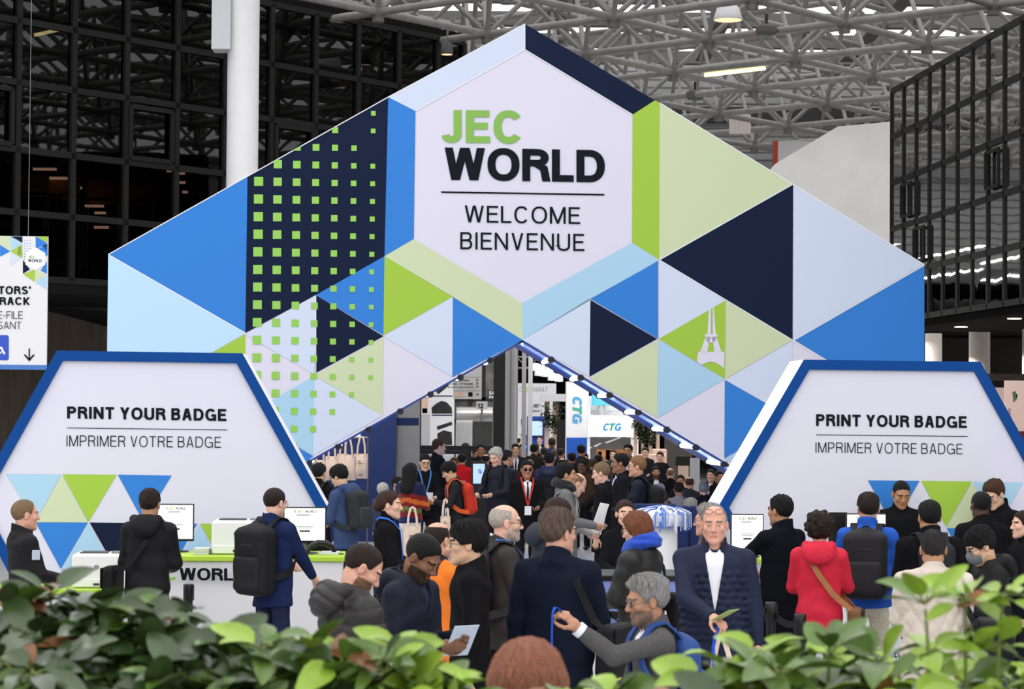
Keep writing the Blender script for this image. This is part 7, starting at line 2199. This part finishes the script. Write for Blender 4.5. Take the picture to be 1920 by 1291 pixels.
def patch(I, arm, t, rad, m, name='sleeve_patch', square=None):
    S, El, W, f, n, sx = I['arms'][arm]
    p = S + (El - S) * t; out = np.array([sx, 0, 0.0]); mb = MB()
    r0 = (.048 + I['th']) * I['k'] + .006
    if square: mb.box(p + out * r0, (.012, square[0], square[1]), bevel=.004)
    else:
        mb.tube([p + out * (r0 - .006), p + out * (r0 + .004)], rad, 16)
    mb.build(name, m, I['root'])


def hand_pt(I, arm, f=.09, n=.0): S, El, W, fd_, nn, sx = I['arms'][arm]; return to_world(I, W + fd_ * f + nn / (np.linalg.norm(nn) + 1e-9) * n)
def vw(I, v): c, s = math.cos(I['yaw']), math.sin(I['yaw']); return np.array([c * v[0] - s * v[1], s * v[0] + c * v[1], v[2]])


def held_sheet(I, label, w, h, ctr, tilt=.5, c=(236, 236, 238), name='paper_sheet', cat='paper', turn=0.0, mats=None):
    """sheet held by I at local point ctr, top edge tilted back by tilt (0 upright, 1.57 flat)"""
    ct, st = math.cos(tilt), math.sin(tilt); a, b = math.cos(turn), math.sin(turn)
    u = np.array([a, b, 0]); v = np.array([-b * st, a * st, ct]); o = to_world(I, np.array(ctr))
    P = [o + vw(I, -u * w / 2 - v * h / 2), o + vw(I, u * w / 2 - v * h / 2), o + vw(I, u * w / 2 + v * h / 2), o + vw(I, -u * w / 2 + v * h / 2)]
    return sheet(label, P, name, cat, c, .003, mats)


# --- front row
I = person('man in charcoal quilted puffer with hood, bearded and looking down beside the bright shrubs', 683, 1018, 378, 58, 'puffer_jacket', (40, 38, 37), 'puffer', .8, 'pink', 'receding', 'dark', quilt='bands', hood=True, hp=32, lean=6, hy=22, beard='brown', L='hold', R='hold', seed=5, wide=1.18)
patch(I, 'R', .93, .036, mat('emblem_white', (214, 214, 214), rough=.6), 'round_emblem'); patch(I, 'R', .93, .026, mat('emblem_dark', (50, 52, 56)), 'emblem_core')
I = person('dark haired man in navy parka reading a folded leaflet, head bent', 795, 1000, 356, 118, 'parka', (24, 28, 44), 'shell', .72, (128, 88, 64), 'buzz', 'black', collar='high', hood=True, hp=34, lean=4, beard='black', tshirt=(30, 36, 56), shirt=((32, 38, 58), 'low'), L=((-.07, .27, 1.19), (.9, -.2, .3), 't'), R=((.10, .25, 1.16), (-.9, -.2, .3), 't'), seed=6, wide=1.08, hth=.011)
held_sheet(I, 'folded white and blue leaflet in the hands of the man in navy parka', .15, .2, np.array([.03, .36, 1.17]) * I['k'], .6, (206, 220, 238), 'leaflet', 'leaflet', turn=-.5)
I = person('bald man in bright orange jacket behind the navy parka', 820, 978, 300, 40, 'jacket', (232, 122, 40), 'shell', .8, 'pink', 'fringe', 'dark', collar='stand', seed=7, wide=1.0, L='hold', R='hold', yoke=[(lambda p: (p[:, 2] > 1.40) & (np.abs(p[:, 0]) < .09), (30, 34, 50), 'shell')])
I = person('young man with black fringe, glasses and long black coat facing the navy parka', 880, 973, 336, 270, 'coat', (24, 24, 26), 'wool', .55, 'asian', 'mop', 'black', collar='coat', glasses='dark', seed=8, L='down', R='down', lean=2, wide=.98)
I9 = person('bald man with white beard and dark glasses in charcoal jacket', 945, 945, 290, 78, 'jacket', (50, 49, 48), 'shell', .8, 'fair', 'fringe', (190, 180, 168), collar='coat', glasses='dark', beard='white', shirt=((232, 234, 238), 'low'), seed=9, lanyard=(70, 120, 210), L='hold', R='hold', wide=1.05)
backpack(I9, 'grey black backpack on the bald man with white beard', (48, 48, 48))
I10 = person('man with grey brown hair in long dark navy coat seen from behind in the middle', 1045, 953, 332, 22, 'coat', (24, 29, 44), 'wool', .5, 'pink', 'wavy', (104, 88, 78), collar='coat', glasses='metal', hy=28, seed=10, wide=1.22, L='down', R='hold')
shoulder_bag(I10, 'black shoulder bag with tan tag hanging on the long navy coat', (20, 20, 22), 1, (.36, .12, .30), .98, 1)
I11 = person('woman with pulled back dark hair in black behind the blue scarf', 1172, 935, 228, 172, 'blazer', BLK, 'wool', .8, 'fair', 'bun', (62, 44, 36), fem=True, collar='turtle', L='hold', R='hold', seed=11)
I12 = person('woman with auburn bob in black puffer and cobalt blue scarf reading a programme', 1195, 955, 282, 300, 'puffer_jacket', (34, 35, 33), 'puffer', .7, 'fair', 'bob', 'auburn', fem=True, scarf=(44, 82, 190), glasses='metal', hp=12, L='hold', R='hold', seed=12, wide=1.2)
shoulder_bag(I12, 'black handbag on the arm of the woman in cobalt scarf', (24, 24, 26), 1, (.34, .12, .28), 1.02, 1)
held_sheet(I12, 'white printed programme held by the woman in cobalt scarf', .30, .21, np.array([.0, .42, 1.12]) * I12['k'], 1.2)
held_sheet(I11, 'white paper held between the two women at the island desk', .24, .3, np.array([.0, .40, 1.2]) * I11['k'], .9)
I13 = person('grey haired man with glasses in dark grey blazer holding up a blue lanyard', 1215, 1075, 388, 256, 'blazer', (84, 83, 82), 'wool', .78, 'olive', 'wavy', (150, 148, 146), collar='coat', glasses='metal', beard=(120, 110, 104), shirt=((230, 232, 236), 'low'), lean=5, hp=6, seed=13, wide=1.12,
            L=((-.12, .45, 1.53), (.3, -.3, -.9), 't', (0, -.1, -1.0), (0, .6, .75)), R='hold', curlL=1.05, cuffc=((232, 234, 238), ('L',)))
backpack(I13, 'blue backpack on the grey haired man in blazer', (46, 74, 134), (.30, .15, .42), 1.20)
hp_ = hand_pt(I13, 'L', .10); mb = MB()
pts = [hp_ + vw(I13, np.array(q)) for q in ((.015, -.01, -.03), (.012, .02, .02), (.0, .045, .03), (-.01, .06, .0), (-.012, .062, -.10), (-.012, .060, -.24))]
mb.ribbon([p - pts[0] for p in pts], [vw(I13, np.array(q, float)) for q in ((0, 0, 1), (0, -.2, 1), (0, .3, 1), (0, 1, .3), (0, 1, 0), (0, 1, 0))], .022, .0015)
o = mb.build('lanyard', cloth_mat((44, 86, 196))); o.location = pts[0]; tag(o, 'blue lanyard dangling from the raised hand of the grey haired man', 'lanyard')
I14 = person('bald man facing us in navy quilted jacket with glasses pushed up on his forehead', 1340, 947, 300, 182, 'jacket', (30, 37, 60), 'shell', .76, (216, 160, 138), 'fringe', (150, 140, 132), quilt='front', collar='high', shirt=((236, 236, 240), 'zip'), glasses='up', hy=6, seed=14, wide=1.22,
            R=((.03, .33, 1.08), (-.2, .2, -1.0), 't', (.9, -.4, -.4)), L='down', curlR=.9)
c_ = np.array([-.04, .45, 1.10]) * I14['k']
held_sheet(I14, 'green and white brochure in the hand of the man in navy quilted jacket', .11, .16, c_, 1.1, (170, 190, 110), 'brochure', 'brochure', turn=.9)
hp_ = hand_pt(I14, 'R', .07, .03)
t14 = empty('tote_bag', tuple(hp_), I14['yaw']); tag(t14, 'flat cream tote bag with blue lanyard hanging from the hand of the quilted jacket man', 'bag')
mb = MB()
for y in (-.02, .02): mb.ribbon([(0, y, 0), (.03, y, -.15), (.06, y, -.38)], [(0, 1, 0)] * 3, .03, .003); mb.ribbon([(0, y, 0), (-.06, y, -.2), (-.10, y, -.38)], [(0, 1, 0)] * 3, .03, .003)
mb.build('handle', M_tote, t14)
mb = MB(); mb.box((-.02, 0, -.56), (.3, .05, .38), bevel=.02); mb.build('sack', M_tote, t14)
o = MB().ribbon([(.02, .03, 0), (.045, .034, -.12), (.04, .034, -.3)], [(0, 1, 0)] * 3, .02, .0015).build('lanyard', cloth_mat((44, 86, 196)), t14)
I15 = person('grey haired man in brown tweed blazer behind the navy quilted jacket', 1330, 943, 248, 290, 'blazer', (92, 74, 62), 'knit', .8, 'pink', 'wavy', (156, 152, 146), collar='coat', glasses='metal', seed=15, L='hold', R='hold')
# brown hair in the immediate foreground
I26 = person('person with reddish brown hair seen from above at the bottom of the photo', 990, 1195, 760, 0, 'sweater', (60, 44, 40), 'knit', .8, 'fair', 'bob', (160, 104, 80), fem=True, collar='turtle', seed=26, hth=.03)

# --- people at the printing desks
I1 = person('man with thin light hair in black jacket with sleeve patch at the photo edge', 45, 936, 248, 62, 'jacket', BLK, 'shell', .8, 'pink', 'receding', 'sandy', collar='stand', tshirt=(40, 66, 140), seed=21, wide=1.22, L='hold', R='hold')
patch(I1, 'R', .35, .03, mat('patch_grey', (176, 186, 200), rough=.7), square=(.06, .075))
I2 = person('dark haired man in black hooded coat at the first monitor', 281, 915, 236, 8, 'coat', (20, 20, 23), 'shell', .78, 'tan', 'short', 'dark', hood=True, legs=(38, 52, 92), seed=22, wide=1.06, L='hold', R='hold', lean=4)
shoulder_bag(I2, 'black shoulder bag strapped across the black hooded coat', (20, 20, 22), -1, (.3, .1, .26), .98, 1)
I3 = person('man in navy suit with thinning hair at the second monitor', 515, 914, 236, 38, 'blazer', (30, 42, 78), 'wool', .78, 'fair', 'receding', 'dark', collar='coat', shirt=((230, 232, 236), 'low'), glasses='metal', legs=(28, 36, 64), seed=23, wide=1.12, L='hold', R=((.12, .36, 1.0), (0, .2, -1.0), 't'), hp=8)
backpack(I3, 'large black backpack worn over the navy suit', (26, 26, 28), (.36, .2, .56), 1.16)
I4 = person('young woman with dark red pinned up hair in black blazer and blue lanyard', 728, 918, 232, 92, 'blazer', BLK, 'wool', .8, 'fair', 'bun', (66, 42, 36), fem=True, collar='turtle', lanyard=(60, 112, 214), seed=24, L='hold', R='hold')
I16 = person('dark haired man in long black coat at the monitor beside the quilted jacket', 1465, 927, 243, 318, 'coat', (20, 22, 28), 'wool', .62, 'olive', 'short', 'black', collar='high', legs=(36, 48, 84), seed=31, wide=1.22, L='reach', R='hold', mask=False)
I17 = person('woman with black curls in crimson red jacket seen from behind', 1537, 957, 256, 12, 'jacket', (206, 40, 62), 'shell', .80, 'pink', 'curly', 'dark', hood=True, fem=True, L='phone', R='phone', seed=32, wide=1.12)
shoulder_bag(I17, 'brown leather bag slung across the crimson red jacket', (120, 86, 56), 1, (.24, .1, .22), .88, -1, 'crossbody_bag', (164, 110, 70), flapc=(44, 44, 38))
I18 = person('man in bright blue jacket and pale trousers with black backpack', 1628, 922, 246, 14, 'jacket', (34, 88, 186), 'shell', .86, 'pink', 'short', 'dark', collar='high', glasses='metal', legs=(206, 202, 180), seed=33, L='hold', R='hold', wide=1.08, hy=-18)
backpack(I18, 'boxy black grey backpack on the bright blue jacket', (38, 38, 40), (.34, .18, .52), 1.20)
I19 = person('young clerk with cropped hair in black blazer and turtleneck behind the desk', 1690, 900, 208, 176, 'blazer', BLK, 'wool', .8, (176, 124, 94), 'buzz', 'black', collar='turtle', hp=20, seed=34, L='hold', R='hold', wide=1.1)
I20 = person('man with slick dark hair in black coat beside the bright blue jacket', 1743, 937, 256, 352, 'coat', BLK, 'wool', .7, 'tan', 'slick', 'black', collar='high', seed=35, wide=1.22, L='hold', R='hold')
backpack(I20, 'dark grey backpack on the man with slick dark hair', (36, 37, 40), (.28, .15, .40), 1.24)
I21 = person('cropped haired man in beige diamond quilted jacket seen from behind', 1750, 991, 305, 4, 'jacket', (206, 194, 180), 'shell', .62, 'tan', 'short', (44, 42, 42), collar='shirt', quilt='diamond', seed=36, wide=1.24, L='hold', R='hold', hth=.008)
shoulder_bag(I21, 'black shoulder bag on the beige quilted jacket', (26, 26, 28), 1, (.34, .14, .34), .98, 1)
I22 = person('bald dark skinned man in black suit jacket seen from behind', 1840, 920, 228, 345, 'blazer', (22, 22, 24), 'wool', .75, 'dark', 'buzz', 'black', collar='coat', seed=37, wide=1.12, L='hold', R='hold')
I23 = person('man with tousled brown hair in black coat leaning over the desk', 1864, 899, 208, 232, 'coat', BLK, 'wool', .7, 'fair', 'short', 'brown', collar='high', glasses='metal', hp=24, lean=8, seed=38, L='hold', R='hold', wide=1.1, hth=.02)
I24 = person('man with grey face mask and earphone in black hoodie looking at his phone', 1838, 985, 282, 262, 'hoodie', (26, 26, 27), 'shell', .8, 'asian', 'mop', 'black', hood=True, glasses='metal', mask=True, hp=22, lean=9, seed=39, legs=(36, 46, 78), L='phone', R='phone', wide=1.15)
o = held_sheet(I24, 'dark phone in the hands of the masked man', .075, .15, np.array([.0, .40, 1.26]) * I24['k'] + np.array([0, .05, -.0]), .7, (30, 30, 34), 'phone', 'phone')
I25 = person('woman with red lips half cut by the photo edge in black', 1921, 955, 236, 262, 'blazer', BLK, 'wool', .8, 'fair', 'bun', 'dark', fem=True, seed=40, L='hold', R='hold', collar='turtle')

# --- middle of the crowd, before and under the arch
I27 = person('black haired man in black coat close to the badge board edge', 598, 868, 150, 20, 'coat', BLK, 'wool', .6, 'asian', 'short', 'black', collar='high', seed=51, L='hold', R='hold', hth=.018)
backpack(I27, 'black backpack on the man close to the badge board edge', (26, 26, 28), (.3, .16, .44), 1.2)
I28 = person('black haired man with glasses in blue denim jacket by the tote bags', 636, 870, 168, 300, 'jacket', (58, 76, 112), 'denim', .8, 'asian', 'mop', 'black', hood=True, glasses='dark', hp=22, lean=6, seed=52, L='hold', R='hold', legs=(30, 34, 50))
backpack(I28, 'dark grey backpack on the blue denim jacket', (44, 46, 48), (.3, .18, .44), 1.22)
def stripes(p):
    z = p[:, 2] + .25 * np.abs(p[:, 0]); return z
I29 = person('woman with long black hair in colourful patterned sweater and white skirt', 770, 866, 142, 28, 'sweater', (120, 30, 34), 'knit', .9, 'asian', 'long', 'black', fem=True, seed=53, legs=(226, 224, 222), L='hold', R='hold', wide=1.15,
             yoke=[(lambda p: (stripes(p) > 1.34), (28, 34, 70), 'knit'), (lambda p: (stripes(p) > 1.20) & (stripes(p) < 1.27), (200, 100, 40), 'knit'), (lambda p: (stripes(p) > 1.08) & (stripes(p) < 1.14), (96, 120, 50), 'knit'), (lambda p: (stripes(p) < 1.0), (30, 40, 90), 'knit')])
I30 = person('man with glasses and blue lanyard in black holding a badge card', 797, 850, 128, 168, 'jacket', BLK, 'wool', .8, 'asian', 'short', 'black', glasses='dark', lanyard=(80, 130, 200), collar='stand', seed=54, L='hold', R='hold', hp=14)
held_sheet(I30, 'white badge card in the hands of the man with blue lanyard', .11, .16, np.array([.0, .40, 1.10]) * I30['k'], .3, name='badge_card', cat='card')
I31 = person('tall man with brown hair in black jacket standing over the crowd', 822, 822, 116, 72, 'jacket', (26, 27, 30), 'wool', .8, 'fair', 'short', 'brown', collar='coat', glasses='metal', shirt=((150, 170, 200), 'low'), seed=55, L='hold', R='hold')
I32 = person('young man in charcoal blazer bending over his phone', 842, 864, 141, 262, 'blazer', (40, 40, 44), 'wool', .78, 'asian', 'mop', 'black', collar='coat', shirt=((230, 230, 232), 'low'), hp=24, lean=7, seed=56, L='phone', R='phone')
backpack(I32, 'red orange backpack on the man bending over his phone', (190, 52, 36), (.3, .17, .44), 1.2, strapc=(214, 92, 40))
I33 = person('white haired man in black jacket looking down near the information screen', 930, 838, 130, 215, 'jacket', (28, 30, 40), 'shell', .8, 'fair', 'wavy', 'white', collar='stand', hp=20, seed=57, L='hold', R='hold')
backpack(I33, 'black backpack on the white haired man', (26, 26, 28), (.34, .2, .5), 1.2)
PLD = plaid_mat('plaid_shirt', (34, 34, 36), (120, 120, 122))
I34 = person('dark haired man in grey plaid shirt turned to the white haired man', 950, 843, 122, 60, 'plaid_shirt', PLD, 'wool', .84, 'tan', 'short', 'dark', collar='shirt', seed=58, legs=(44, 60, 100), L='hold', R='hold', wide=1.1)
I35 = person('man in sunglasses and black suit with red lanyard', 988, 862, 140, 172, 'blazer', (22, 22, 25), 'wool', .74, (170, 120, 92), 'short', 'black', collar='coat', shirt=((236, 236, 240), 'suit'), tie=(40, 40, 46), glasses='sun', lanyard=(196, 60, 56), seed=59, L='hold', R='down', wide=1.12)
I36 = person('person in navy puffer jacket with the hood down behind the sunglasses man', 1030, 848, 120, 10, 'puffer_jacket', (34, 42, 66), 'puffer', .8, 'tan', 'short', 'black', quilt='bands', hood=True, seed=60, wide=1.1)
backpack(I36, 'black backpack with a red mark on the navy puffer jacket', (24, 24, 26), (.3, .17, .44), 1.16)
I37 = person('dark haired man in grey wool coat reading papers in profile', 1060, 867, 177, 86, 'coat', (112, 112, 112), 'wool', .7, 'tan', 'short', 'black', collar='high', scarf=(40, 40, 44), seed=61, L='hold', R='hold', hth=.018)
held_sheet(I37, 'white paper in the hands of the man in grey wool coat', .22, .32, np.array([.0, .40, 1.16]) * I37['k'], .25)
shoulder_bag(I37, 'pale grey bag strap over the grey wool coat', (70, 72, 74), -1, (.3, .1, .3), .9, 1, strapc=(150, 152, 152))
I38 = person('bald man in pale grey sweater bending over an open map', 1084, 886, 169, 80, 'sweater', (156, 154, 152), 'knit', .84, 'fair', 'fringe', 'sandy', collar='stand', hp=28, lean=14, seed=62, L='hold', R='hold')
held_sheet(I38, 'large open white map held by the bald man in pale sweater', .46, .34, np.array([.0, .46, 1.20]) * I38['k'], .35)
I39 = person('man with tied back sandy hair in black suit facing the open map', 1128, 866, 161, 280, 'blazer', (24, 24, 27), 'wool', .7, 'fair', 'short', 'sandy', collar='coat', shirt=((170, 190, 230), 'low'), hp=10, seed=63, L='down', R='reach', wide=1.12)
I40 = person('dark haired man in black suit with blue tie and name tag', 1164, 849, 150, 262, 'blazer', (26, 26, 30), 'wool', .74, (150, 104, 78), 'short', 'black', collar='coat', shirt=((236, 238, 244), 'suit'), tie=(110, 150, 210), glasses='metal', seed=64, wide=1.1, hy=8)
I41 = person('sandy haired man with glasses in navy jacket and black backpack', 1196, 854, 158, 276, 'jacket', (26, 30, 44), 'shell', .76, 'pink', 'short', (150, 108, 76), collar='stand', glasses='dark', seed=65, L='hold', R='hold', wide=1.12)
backpack(I41, 'round black backpack on the sandy haired man in navy jacket', (24, 24, 26), (.32, .2, .44), 1.18)
I42 = person('dark brown haired person in navy coat bending before the long navy coat', 1046, 931, 250, 66, 'jacket', (44, 48, 58), 'shell', .8, 'fair', 'bob', (60, 42, 36), hood=True, hp=16, lean=10, seed=66, L='hold', R='hold', wide=1.1)
I43 = person('grey white haired head beside the blue curtain under the tote bags', 718, 904, 138, 35, 'jacket', (52, 60, 84), 'shell', .8, 'fair', 'short', 'white', collar='stand', seed=67)
I44 = person('dark haired man whose face shows beside the colourful sweater', 745, 893, 132, 120, 'jacket', BLK, 'wool', .8, 'tan', 'short', 'black', collar='stand', seed=68)
# white tote bags carried in the middle
tote('white tote bag on the arm of the woman in the colourful sweater', 756, 790, 985, 1046, FPX / 143, 0, 950, True, group=None, seed=3)
tote('cream tote bag hanging from the arm of the man bending over his phone', 825, 845, 967, 1000, FPX / 142, 0, 935, True, group=None, seed=5)

# --- the small seated crowd between the arch and the partition
SEAT = [(1230, 874, 178, 'tan', 'short', 'black', BLK, 'bearded man in black suit and white shirt seated nearest the arch lamps', True), (1257, 877, 10, 'fair', 'fringe', 'sandy', (24, 24, 27), 'bald man in black seen from behind among the seated crowd', False), (1276, 889, 190, 'tan', 'bun', 'black', (30, 30, 32), 'dark haired woman seated facing us by the bald man in black', False),
        (1293, 893, 5, 'pink', 'fringe', 'brown', (52, 54, 64), 'bald man in slate suit seated with his back to us', False), (1333, 879, 200, 'fair', 'short', 'dark', (36, 38, 44), 'man in pale shirt and dark jacket seated near the board edge', True), (1349, 882, 160, 'olive', 'short', 'black', (24, 24, 26), 'man in black half hidden by the board edge', False),
        (1320, 903, 8, 'fair', 'short', 'grey', (26, 27, 32), 'grey haired man in black seated with his back to us', False), (1273, 903, 0, 'olive', 'short', 'dark', (150, 142, 132), 'dark haired man in beige grey coat seated with his back to us', False), (1242, 918, 355, 'olive', 'short', 'dark', (96, 68, 52), 'dark haired man in brown jacket just above the lanyard heap', False),
        (1237, 906, 30, 'fair', 'short', 'grey', (60, 58, 58), 'grey haired head behind the brown jacket', False), (1295, 933, 0, 'fair', 'wavy', (150, 146, 140), (70, 66, 64), 'grey haired head just over the navy partition', False)]
for i, (x, y, fc, sk, hs_2, hc2, cc, lab, sh) in enumerate(SEAT):
    person(lab, x, y, (y - 772) / 1.12, fc, 'jacket', cc, 'wool', .85, sk, hs_2, hc2, collar='coat', seed=80 + i, L='hold', R='hold', sit=True, shirt=((232, 232, 236), 'suit') if sh else None, beard='black' if i == 0 else None, fem=(hs_2 == 'bun'))

# --- far crowd in the hall behind
FAR = [(957, 821, 10, 'brown', (90, 62, 56), 'short', 'person in wine coloured coat beside the grey column'), (967, 831, 178, 'asian', (40, 42, 46), 'short', 'man in dark suit and white shirt facing us by the grey sign'), (970, 818, 15, 'fair', (120, 92, 84), 'fringe', 'bald person in dusty pink beyond the grey column'), (985, 815, 185, 'tan', BLK, 'short', 'man in black suit holding a cup before the blue screen wall'), (1002, 831, 20, 'tan', (44, 42, 40), 'short', 'person in dark coat below the blue screen wall'),
       (1035, 820, 5, 'brown', (40, 56, 96), 'short', 'man in navy blue waistcoat beside the wooden portal'), (1012, 816, 190, 'fair', (30, 30, 34), 'short', 'man in black suit standing under the bright screen'), (1090, 833, 0, 'tan', (46, 44, 46), 'short', 'man in dark grey suit before the workshop mural'), (1178, 832, 200, 'tan', (28, 28, 30), 'short', 'man in black suit at the end of the workshop mural'), (1038, 842, 350, 'tan', (60, 56, 54), 'short', 'dark haired person beyond the navy puffer'),
       (1052, 840, 30, 'olive', (36, 34, 36), 'short', 'dark haired person in black to the side of the tower panel'), (1020, 838, 10, 'olive', (52, 48, 44), 'short', 'person with dark hair in brown grey behind the grey sign'), (1054, 858, 0, 'fair', (42, 40, 42), 'fringe', 'balding head above the grey wool coat'), (1096, 849, 170, 'tan', (30, 30, 34), 'short', 'man facing us behind the hooded figure'), (992, 854, 170, 'tan', (70, 30, 34), 'short', 'woman with dark hair in dark red among the far crowd'),
       (1112, 859, 10, 'olive', (46, 44, 46), 'short', 'person in dark hood behind the tied back hair'), (1092, 861, 200, 'brown', (80, 60, 44), 'short', 'brown haired person bending behind the open map'), (973, 806, 20, 'tan', (110, 110, 112), 'short', 'person in grey before the white stand wall'), (910, 812, 0, 'fair', (52, 50, 50), 'fringe', 'bald person behind the barrier frame'), (899, 813, 10, 'fair', (48, 58, 46), 'fringe', 'person in olive green behind the barrier frame'),
       (864, 803, 185, 'tan', (34, 36, 44), 'short', 'man in dark jacket before the white ribbed kiosk'), (861, 812, 190, 'fair', (196, 90, 50), 'short', 'person with orange top before the white ribbed kiosk'), (902, 832, 180, 'olive', (30, 34, 32), 'short', 'person in dark green cap and jacket near the screen'), (893, 841, 160, 'tan', (60, 44, 40), 'short', 'brown haired woman beside the information screen'), (902, 848, 175, 'tan', (34, 40, 56), 'short', 'man in navy just above the information screen'),
       (911, 851, 10, 'pink', (60, 58, 60), 'fringe', 'bald head between the screen and the white haired man'), (866, 850, 10, 'tan', (196, 34, 40), 'short', 'person in bright red jacket behind the glass gate'), (852, 857, 200, 'tan', (40, 40, 44), 'short', 'dark haired head behind the glass gate'), (873, 830, 30, 'olive', (50, 50, 48), 'short', 'dark head low before the white ribbed kiosk'), (1210, 838, 190, 'fair', (40, 40, 46), 'short', 'person in dark jacket behind the wooden bar counter'), (1238, 846, 200, 'fair', (34, 34, 38), 'short', 'person in black bending over the counter frame'), (1122, 852, 20, 'tan', (30, 32, 36), 'short', 'dark haired person behind the suited man with blue tie'),
       (1072, 848, 350, 'tan', (36, 36, 40), 'short', 'dark haired person in black before the tower panel base'), (1150, 842, 190, 'fair', (58, 54, 56), 'short', 'person before the orange part of the mural')]
hcs = ['dark', 'black', 'black', 'brown', 'black', 'dark']
for i, (x, y, fc, sk, cc, hs_2, lab) in enumerate(FAR):
    person(lab, x, y, max(58, (y - 772) / ((.62 if y < 836 else .80) - .04 * ((i * 7) % 3 - 1))), fc, 'jacket', cc, 'wool', .82, sk, hs_2, hcs[i % 6], collar='coat', seed=120 + i, L='hold' if i % 2 else 'down', R='hold' if i % 3 else 'down', shirt=((232, 232, 236), 'suit') if i in (1, 3, 6, 8) else None, tie=(30, 30, 36) if i in (1, 6) else None)
